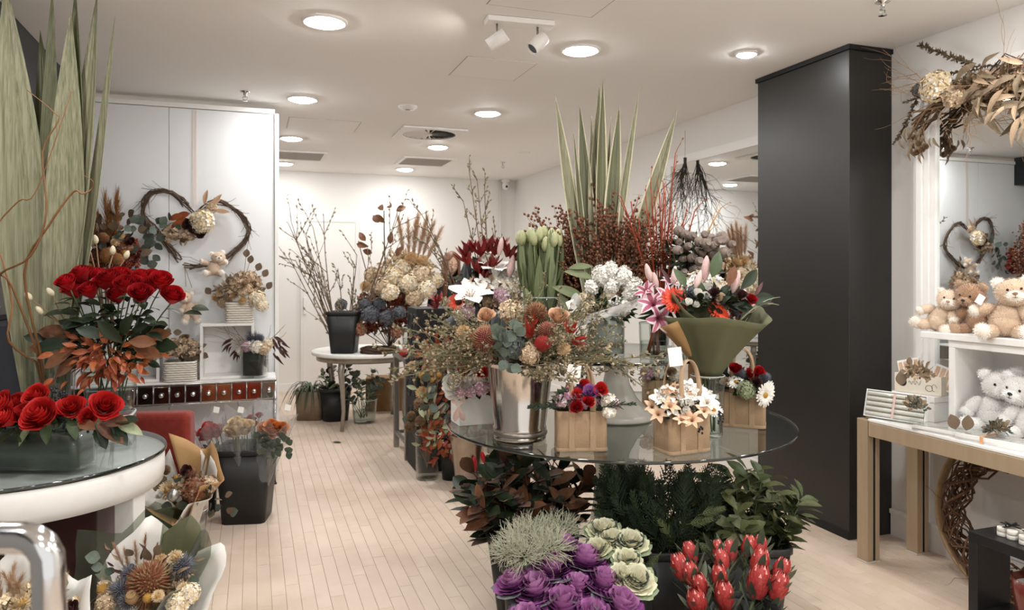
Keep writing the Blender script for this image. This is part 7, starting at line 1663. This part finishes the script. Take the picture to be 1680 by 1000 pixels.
# ================================================================== RIGHT: GIFT TABLE UNDER THE FRAMED MIRROR
rng = random.Random(71)
m_champ = mat('champagne_metal', '#bda98f', '#ab967b', rough=.45, metal=.35, nscale=25, stretch=(1, 1, .1))
GX0, GX1, GY0, GY1, GZ = 3.075, 3.515, 1.25, 3.105, .772
t = thing('gift_table', 'long table with champagne metal frame and white glossy top', 'table', ((GX0 + GX1) / 2, (GY0 + GY1) / 2, 0))
ob('top', rbox('top', GX1 - GX0 - .01, GY1 - GY0 - .075, .014, m_white, .002), t, T(((GX0 + GX1) / 2, (GY0 + GY1) / 2 - .035, GZ - .014)))
for x in (GX0 + .014, GX1 - .014):
    ob('side_rail', rbox('side_rail', .026, GY1 - GY0 - .16, .075, m_champ, .002), t, T((x, (GY0 + GY1) / 2, GZ - .091)))
for y in (GY0 + .04, GY1 - .04): ob('end_rail', rbox('end_rail', GX1 - GX0 - .18, .026, .07, m_champ, .002), t, T(((GX0 + GX1) / 2, y, GZ - .088)))
for y in (GY0 + .036, GY1 - .036):
    for x, s in ((GX0 + .045, 1), (GX1 - .045, -1)):
        lg = ob('leg', rbox('leg', .040, .072, GZ - .016, m_champ, .002), t, T((x - .022, y, .008))); ob('leg_flange', rbox('leg_flange', .026, .072, GZ - .016, m_champ, .002), lg, T((x + .029, y, .008)))
        ob('leg_core', rbox('leg_core', .02, .060, GZ - .02, m_blackmat, .001, 1), lg, T((x + .007, y, .010))); ob('foot', rbox('foot', .095, .075, .008, mat('pale_foot', '#c9c2b6', rough=.5), .002), lg, T((x, y, 0)))
# display cube, shelf
c = Vector((3.39, 2.28, GZ + .001)); t = thing('white_cube_shelf', 'white open cube on the gift table with two white bears inside', 'display box', c); cs = .84; ch = .44; dp = .27; th = .035
ob('top_panel', rbox('top_panel', dp, cs, th, m_white, .003), t, T(c + UP * (ch - th))); ob('base_panel', rbox('base_panel', dp, cs, .012, m_white, .002), t, T(c))
for s in (-1, 1): ob('side_panel', rbox('side_panel', dp, th, ch - th - .012, m_white, .003), t, T(c + Vector((0, s * (cs / 2 - th / 2), .012))))
ob('back_panel', rbox('back_panel', .01, cs - 2 * th, ch - th - .012, m_white, .001, 1), t, T(c + Vector((dp / 2 - .006, 0, .012))))
sh = Vector((3.385, 2.24, GZ + ch + .002)); tag(ob('shelf_board', rbox('shelf_board', .29, 1.22, .032, m_white, .003), None, T(sh)), 'long white shelf board lying on the cube under teddy bears', 'shelf')
SZ = sh.z + .033
def face_rot(extra=0): return -math.pi / 2 + extra
# bears on the shelf (local -Y is the face; room side is -X)
p = below(1540, 3.62, SZ); p.x = 3.345; bear('cream lying teddy with white face at the left end of shelf', Matrix.Translation(Vector((3.33, 2.83, SZ))) @ Matrix.Rotation(-1.15, 4, 'Z') @ Matrix.Rotation(.25, 4, 'Y'), .255, fur_c, fur_c2, fur_w, rng, legs=((-.9, -.6, -.15), (.5, -.9, -.1)), arms=((-.6, -.5, -.4), (.5, -.7, -.5)), head_tilt=(.1, -.05), nose='#b58d78', ear=.8, group='teddies on the shelf')
brown = bear('brown teddy with round ears between two cream toys on shelf', Matrix.Translation(Vector((3.41, 2.655, SZ))) @ Matrix.Rotation(-1.25, 4, 'Z') @ Matrix.Rotation(.12, 4, 'X'), .285, fur_b, fur_b2, fur_b, rng, head_tilt=(-.1, .15), nose='#3a2c24', group='teddies on the shelf')
bb = bear('oat coloured sitting teddy with brown nose at the right of shelf', Matrix.Translation(Vector((3.325, 2.455, SZ))) @ Matrix.Rotation(-1.0, 4, 'Z'), .31, fur_k, fur_c2, fur_c, rng, arms=((-1, -.35, -.25), (.6, -.4, -.75)), head_tilt=(.1, -.05), nose='#8a6a50', group='teddies on the shelf')
ob('swing_tag', rbox('swing_tag', .035, .001, .045, m_kraft_tag, .0003, 1, base=False), brown, fr(at(1608, 491, 3.44), UP + RGT * .6, CAMD, 1), 'small white price tag')
# bears in the cube
CZ = GZ + .014
bear('white teddy on the left inside the cube with black nose', Matrix.Translation(Vector((3.37, 2.555, CZ))) @ Matrix.Rotation(-1.05, 4, 'Z'), .335, fur_w, fur_w2, fur_w, rng, head_tilt=(.12, .05), group='white bears in the cube')
bear('white teddy on the right inside the cube cut by picture edge', Matrix.Translation(Vector((3.365, 2.36, CZ))) @ Matrix.Rotation(-1.25, 4, 'Z'), .32, fur_w, fur_w2, fur_w, rng, head_tilt=(-.15, .0), group='white bears in the cube')
# candle boxes
m_wax = mat('candle_wax', '#efece4', '#e5e1d6', rough=.45); m_card = mat('ivory_card', '#e8e1d2', '#ddd4c2', rough=.6); m_film = clear('box_film', '#fbfcfc', rough=.05, wrinkle=.3)
def dried_sprig(t, p, n, s, rng, mats=(b_dry, g_grey)):
    mb = MB()
    for i in range(n): e = rdir(rng, -.2, 1) + CAMD * .3; mb.put(SM_LEAF if i % 2 else SM_ROUND, fr(p + e * s * rng.uniform(.1, .8), e + rdir(rng) * .5, None, s * .45, rng=rng), i % 2)
    o = stuff(ob('dried_sprig', mb.build('dried_sprig', list(mats)), t)); return o
def candle_tray(label, M, w, h, n, th, rng, lid=True, name='candle_box', sprig=None):
    t = thing(name, label, 'gift box', M.translation)
    ob('tray', rbox('tray', w, th * .5, h, m_card, .002), t, M)
    for s in (-1, 1): ob('tray_side', rbox('tray_side', .006, th, h, m_white, .001, 1), t, M @ Matrix.Translation((s * (w / 2 + .002), -th * .25, 0)))
    for z in (0, h - .006): ob('tray_edge', rbox('tray_edge', w, th, .006, m_white, .001, 1), t, M @ Matrix.Translation((0, -th * .25, z)))
    return t
M = Matrix.Translation(Vector((3.155, 2.93, GZ + .004))) @ Matrix.Rotation(-1.25, 4, 'Z') @ Matrix.Rotation(-.28, 4, 'X')
t = candle_tray('white boxed set of candles leaning up with a dried sprig', M, .30, .145, 5, .03, rng)
for k in range(5):
    mb = MB(); mb.tube([(-.145, -.016, .018 + k * .027), (.145, -.016, .018 + k * .027)], .0105, 10); ob('candle', mb.build('candle', m_wax), t, M)
ob('film', rbox('film', .30, .001, .14, m_film, 0), t, M @ Matrix.Translation((0, -.032, .002)))
dried_sprig(t, at(1500, 667, 3.60), 90, .06, rng); ob('ribbon_tail', rbox('ribbon_tail', .012, .001, .13, m_rib, 0), t, M @ Matrix.Translation((.0, -.034, .005)))
# carton stand and printed box with inserts
c = Vector((3.40, 2.96, GZ + .001)); t0 = thing('plain_white_carton', 'plain white carton under the printed candle box', 'carton', c)
ob('base', rbox('base', .20, .24, .10, m_white, .002), t0, T(c, .1)); ob('lid', rbox('lid', .206, .246, .03, m_white, .002), t0, T(c + UP * .1005, .1))
c = Vector((3.385, 2.96, GZ + .133)); rz = -math.pi / 2 + .28; t = thing('printed_gift_box', 'open cream gift box with black emblem and script holding candle trays', 'gift box', c); M = T(c, rz)
for nm, q, d_ in (('front_panel', (.24, .004, .10), (0, -.06, 0)), ('back_panel', (.24, .004, .10), (0, .06, 0)), ('side_panel', (.004, .116, .10), (-.118, 0, 0)), ('side_panel', (.004, .116, .10), (.118, 0, 0)), ('base_panel', (.236, .116, .004), (0, 0, 0))): ob(nm, rbox(nm, *q, m_card, .0008, 1), t, M @ Matrix.Translation(d_))
fp = M @ Matrix.Translation((0, -.0625, 0)); ink = mat('black_ink', '#2a2a2c', rough=.6)
mb = MB(); mb.add([(-.075 + .020 * math.cos(a), 0, .055 + .024 * math.sin(a)) for a in [k * .3 for k in range(21)]], [tuple(range(21))]); em = ob('emblem', mb.build('emblem', ink), t, fp)
mb = MB()
for k in range(5): mb.tube([(-.085 + k * .005, -.0008, .040 + .004 * k), (-.078 + k * .005, -.0008, .068)], .0012, 4)
ob('emblem_lines', mb.build('emblem_lines', m_card), em, fp)
mb = MB(); mb.tube([(-.045 + .0042 * k, -.0006, .055 + .010 * math.sin(k * 1.35) * (1 if k % 5 else 1.6)) for k in range(16)], .0008, 4); mb.tube([(.06 + .018 * math.cos(a), -.0006, .035 + .016 * math.sin(a)) for a in [k * .5 for k in range(13)]], .0010, 4); mb.tube([(.085 + .012 * math.cos(a), -.0006, .040 + .018 * math.sin(a)) for a in [k * .5 for k in range(11)]], .0008, 4)
ob('script_lettering', mb.build('script_lettering', ink), t, fp)
for px, tl, dz in ((-.055, -.28, .055), (.085, .30, .03)):
    Mi = M @ Matrix.Translation((px, 0, dz)) @ Matrix.Rotation(tl, 4, 'Y') @ Matrix.Rotation(-.15, 4, 'X')
    ins = ob('candle_insert', rbox('candle_insert', .12, .012, .12, m_white, .002), t, Mi)
    for k in range(4): ob('insert_slot', rbox('insert_slot', .020, .004, .10, mat('slot_peach', '#d8b79a', '#caa486', rough=.6), .001, 1), ins, Mi @ Matrix.Translation((-.043 + k * .0285, -.006, .010)))
dried_sprig(t, at(1503, 615, 3.62), 120, .075, rng, (b_dry, p_beige)); ob('leaf', L_gumd, t, fr(at(1478, 632, 3.60), UP, CAMD, .07)); ob('leaf', L_gumd, t, fr(at(1490, 598, 3.62), UP + RGT * .3, CAMD, .04))
# flat boxes on the front edge
for k, (x, y, rz, w, h, lab) in enumerate(((3.165, 2.64, -1.35, .26, .022, 'flat clear topped box lying behind the long candle box'), (3.18, 2.36, -1.42, .36, .030, 'long flat white candle box with dried sprig and peach ribbon'))):
    c = Vector((x, y, GZ + .001)); t = thing('flat_candle_box', lab, 'gift box', c, 'flat boxes on the gift table'); M = T(c, rz); ob('tray', rbox('tray', w, .13, h * .5, m_white, .002), t, M)
    for s in (-1, 1): ob('tray_side', rbox('tray_side', w, .004, h, m_white, .001, 1), t, M @ Matrix.Translation((0, s * .063, 0))); ob('tray_end', rbox('tray_end', .004, .122, h, m_white, .001, 1), t, M @ Matrix.Translation((s * (w / 2 - .002), 0, 0)))
    for j in range(5): mb = MB(); mb.tube([(-w / 2 + .01, -.05 + j * .025, h * .5 + .006), (w / 2 - .01, -.05 + j * .025, h * .5 + .006)], .006, 8); ob('candle', mb.build('candle', m_wax), t, M)
    ob('film_lid', rbox('film_lid', w, .126, .001, m_film, 0), t, M @ Matrix.Translation((0, 0, h + .002)))
    if k: dried_sprig(t, c + UP * (h + .03) + Vector((0, .04, 0)), 110, .06, rng, (b_dry, g_grey)); ob('ribbon', rbox('ribbon', .014, .134, .002, mat('peach_ribbon', '#d9a274', rough=.5), 0), t, M @ Matrix.Translation((-.06, 0, h + .003))); ob('ribbon_drop', rbox('ribbon_drop', .014, .001, .04, MATS['peach_ribbon'], 0), t, M @ Matrix.Translation((-.06, -.068, h - .038)))
    else:
        for px, py in ((1568, 690), (1585, 692)): ob('leaf', L_gumd, t, fr(at(px, py + 14, 3.42), UP + RGT * (.2 if px > 1570 else -.3), CAMD, .075))
# vine wreath and wooden tray under the table
c = Vector((3.36, 2.48, .015)); t = thing('vine_wreath', 'large brown twisted vine wreath leaning on wall under the table', 'wreath', c); R0 = .285; wc = Vector((3.38, 2.48, .385)); tn = .16
mvine = mat('vine_brown', '#6a4a33', '#47301f', rough=.75, nscale=30, bump=.1)
def wp(a, r, o): return wc + Vector((.0 + o - tn * r * math.sin(a) * -1, r * math.cos(a), r * math.sin(a)))
for k in range(46):
    ph = rng.uniform(0, 6.28); a0 = rng.uniform(0, 6.28); ln = rng.uniform(2.2, 5.5); tw = rng.choice((3, 4, 5)) * rng.choice((-1, 1)); ro = rng.uniform(.02, .08); pts = []
    for j in range(26): a = a0 + ln * j / 25; pts.append(wp(a, R0 + ro * math.cos(tw * a + ph) + rng.gauss(0, .006), ro * .75 * math.sin(tw * a + ph)))
    mb = MB(); mb.tube(pts, rng.uniform(.0025, .006), 5); ob('vine', mb.build('vine', mvine), t)
for k in range(16): a = rng.uniform(0, 6.28); mb = MB(); twig(mb, wp(a, R0, 0), Vector((-.5, math.cos(a + 1), math.sin(a + 1))) + rdir(rng) * .6, .16, .002, 1, rng, kids=2, bend=.8); ob('tendril', mb.build('tendril', mvine), t)
c = Vector((3.40, 2.50, .005)); t = thing('wooden_hoop', 'thin round wooden hoop standing behind the vine wreath', 'hoop', c); mb = MB(); P = []
for j in range(64):
    a = j * 2 * math.pi / 64; P.append([tuple(Vector((3.44 + dx + .16 * rr * math.sin(a), 2.50 + rr * math.cos(a), .39 + rr * math.sin(a)))) for rr, dx in ((.385, 0), (.385, -.055), (.375, -.055), (.375, 0))])
mb.grid(P, cu=True, cv=True); ob('rim', mb.build('rim', mat('bent_wood', '#a98a63', '#8f7250', rough=.5, nscale=12)), t)
# black bench with candles and pot
bx0, bx1, by0, by1, bz_ = 2.868, 3.062, 1.70, 2.285, .452
t = thing('black_side_bench', 'small black slab bench at the lower right corner', 'bench', ((bx0 + bx1) / 2, (by0 + by1) / 2, 0)); cx = (bx0 + bx1) / 2; cy = (by0 + by1) / 2; m_bb = mat('black_veneer', '#232223', '#1c1b1c', rough=.42, nscale=20, stretch=(1, .1, 1))
ob('top', rbox('top', bx1 - bx0, by1 - by0, .042, m_bb, .002), t, T((cx, cy, bz_ - .042)))
for y in (by0 + .021, by1 - .021): ob('side_slab', rbox('side_slab', bx1 - bx0, .042, bz_ - .043, m_bb, .002), t, T((cx, y, 0)))
ob('low_shelf', rbox('low_shelf', bx1 - bx0, by1 - by0 - .086, .03, m_bb, .002), t, T((cx, cy, .10)))
for k, (x, y, lab) in enumerate(((2.965, 2.17, 'ribbon tied stack of white tealights at the back of bench'), (2.955, 2.07, 'ribbon tied stack of white tealights at the front of bench'))):
    c = Vector((x, y, bz_ + .001)); t = thing('tealight_pack', lab, 'candles', c, 'tealight packs on the black bench')
    tl = MB(); tl.lathe([(.001, 0), (.019, 0), (.020, .002), (.020, .016), (.018, .017), (.001, .014)], 16); tl_me = cached('tealight', lambda: tl.build('tealight', mat('tealight_wax', '#e9e4da', rough=.4)))
    for i in range(2):
        for j in range(2):
            for z in range(2): ob('tealight', tl_me, t, T(c + Vector((-.021 + i * .042, -.021 + j * .042, z * .019))))
    ob('film_wrap', rbox('film_wrap', .088, .088, .042, m_film, .006, 2), t, T(c)); ob('ribbon', rbox('ribbon', .090, .012, .002, m_blackmat, 0), t, T(c + UP * .0425)); ob('ribbon', rbox('ribbon', .012, .090, .002, m_blackmat, 0), t, T(c + UP * .0445))
    bw = MB(); bw.tube([(-.03, 0, .05), (-.015, .012, .058), (0, 0, .048), (.015, -.012, .058), (.03, 0, .05)], .004, 6); ob('bow', bw.build('bow', m_blackmat), t, T(c))
c = Vector((2.955, 2.05, .131)); t = thing('red_clay_pot', 'glossy reddish brown oval pot on the lower bench shelf', 'pot', c); mb = MB()
mb.loft([(.055, .055, 0, 2), (.075, .075, .05, 2), (.088, .088, .13, 2), (.090, .094, .19, 2), (.086, .090, .19, 2), (.08, .08, .12, 2), (.05, .05, .02, 2)], 36); mb.f.append(list(range(mb.n - 36, mb.n))); mb.m.append(0); ob('body', mb.build('body', mat('oxblood_glaze', '#7a3a30', '#5f2a24', rough=.25, coat=.4)), t, T(c))
mb = MB(); mb.lathe([(.001, .165), (.079, .165)], 28); ob('fill', mb.build('fill', m_wax), t, T(c))
# ---- dried garland along the mirror top
t = thing('dried_garland', 'dried flower and grass garland arching over the framed mirror', 'garland', onx(1600, 140, 3.50)); X_ = 3.455
def gx(px, py, dx=0): return onx(px, py, X_ + dx)
for k in range(16):
    pts = [gx(1500 + 30 * j + rng.gauss(0, 5), 190 - 16 * j + rng.gauss(0, 12) + 4 * abs(j - 3), rng.uniform(-.04, .04)) for j in range(7)]; mb = MB(); mb.tube(pts, [.006, .003], 5); ob('vine', mb.build('vine', stem_t if k % 2 else stem_b), t)
for px, py, ex, ey, L in ((1526, 78, -1, .62, .36), (1490, 165, -.9, -.1, .16), (1478, 215, -.4, -.8, .26), (1500, 150, -1, .3, .12), (1560, 120, -1, .1, .2), (1590, 110, -1, .2, .2), (1470, 230, -.5, -.6, .15)):
    e = Vector((-.1, -ex, ey)); ob('heath_sprig', cm('heath', lambda: (lambda mb: (mb.tube([(0, 0, 0), (.02, .03, .5), (0, 0, 1)], [.014, .006], 5), [mb.put(SM_LEAF, fr((.01, .02, .08 + .9 * i / 110), rdir(random.Random(i)) + UP * .9, None, .085)) for i in range(110)], mb)[2])(MB()), [mat('heath_brown', '#6b5a45', '#54462f', rough=.8)]), t, fr(gx(px, py) - e.normalized() * L * .8, e, None, L))
ob('hydrangea', HYD_CREAM, t, fr(gx(1535, 142, -.06), (-1, -.1, .1), None, .155)); ob('hydrangea', HYD_BEIGE, t, fr(gx(1565, 158, -.03), (-1, -.3, .1), None, .11)); ob('hydrangea', HYD_BLUE, t, fr(gx(1507, 148, .0), (-1, .3, .1), None, .07))
for px, py in ((1500, 225), (1508, 235), (1512, 245), (1503, 250), (1518, 240)): ob('seed_head', BALL_T, t, fr(gx(px, py), (-.5, .1, -1), None, .04)); stem('stem', t, [gx(1512, 190), gx(px, py)], .002, stem_t)
for i in range(30): px, py = rng.gauss(1508, 12), rng.gauss(235, 18); ob('leaf', L_dry, t, fr(gx(px, py - 10), Vector((-.2, rng.gauss(0, .4), -1)), (-1, 0, 0), rng.uniform(.05, .09)))
for i in range(46): px, py = rng.uniform(1590, 1720), rng.gauss(150, 36); ob('leaf', rng.choice([L_dry, L_dry, leaf('dry_pale', mat('leaf_straw', '#c3ab90', '#a98f72', rough=.75), L=1, W=.24, peak=.4, fold=.4, curl=.4)]), t, fr(gx(px, py, -.04), Vector((-.4, rng.gauss(0, .8), rng.gauss(-.3, .6))), (-1, 0, .2), rng.uniform(.09, .16)))
for i in range(26):
    px, py = rng.uniform(1490, 1680), rng.uniform(120, 190); e = Vector((-.15, rng.gauss(.2, .7), rng.gauss(-.1, .5))); mb = MB(); twig(mb, gx(px, py), e, rng.uniform(.15, .35), .002, 1, rng, kids=3, bend=.5, seg=5, spread=.6); ob('dry_stem', mb.build('dry_stem', mat('straw', '#b39068', '#96754f', rough=.8)), t)
filler(t, gx(1600, 140), (.05, .30, .06), 220, [SM_LEAF, SM_FLOR], .045, rng, [MATS['heath_brown'], p_beige], lo=-.9, name='dried_filler')
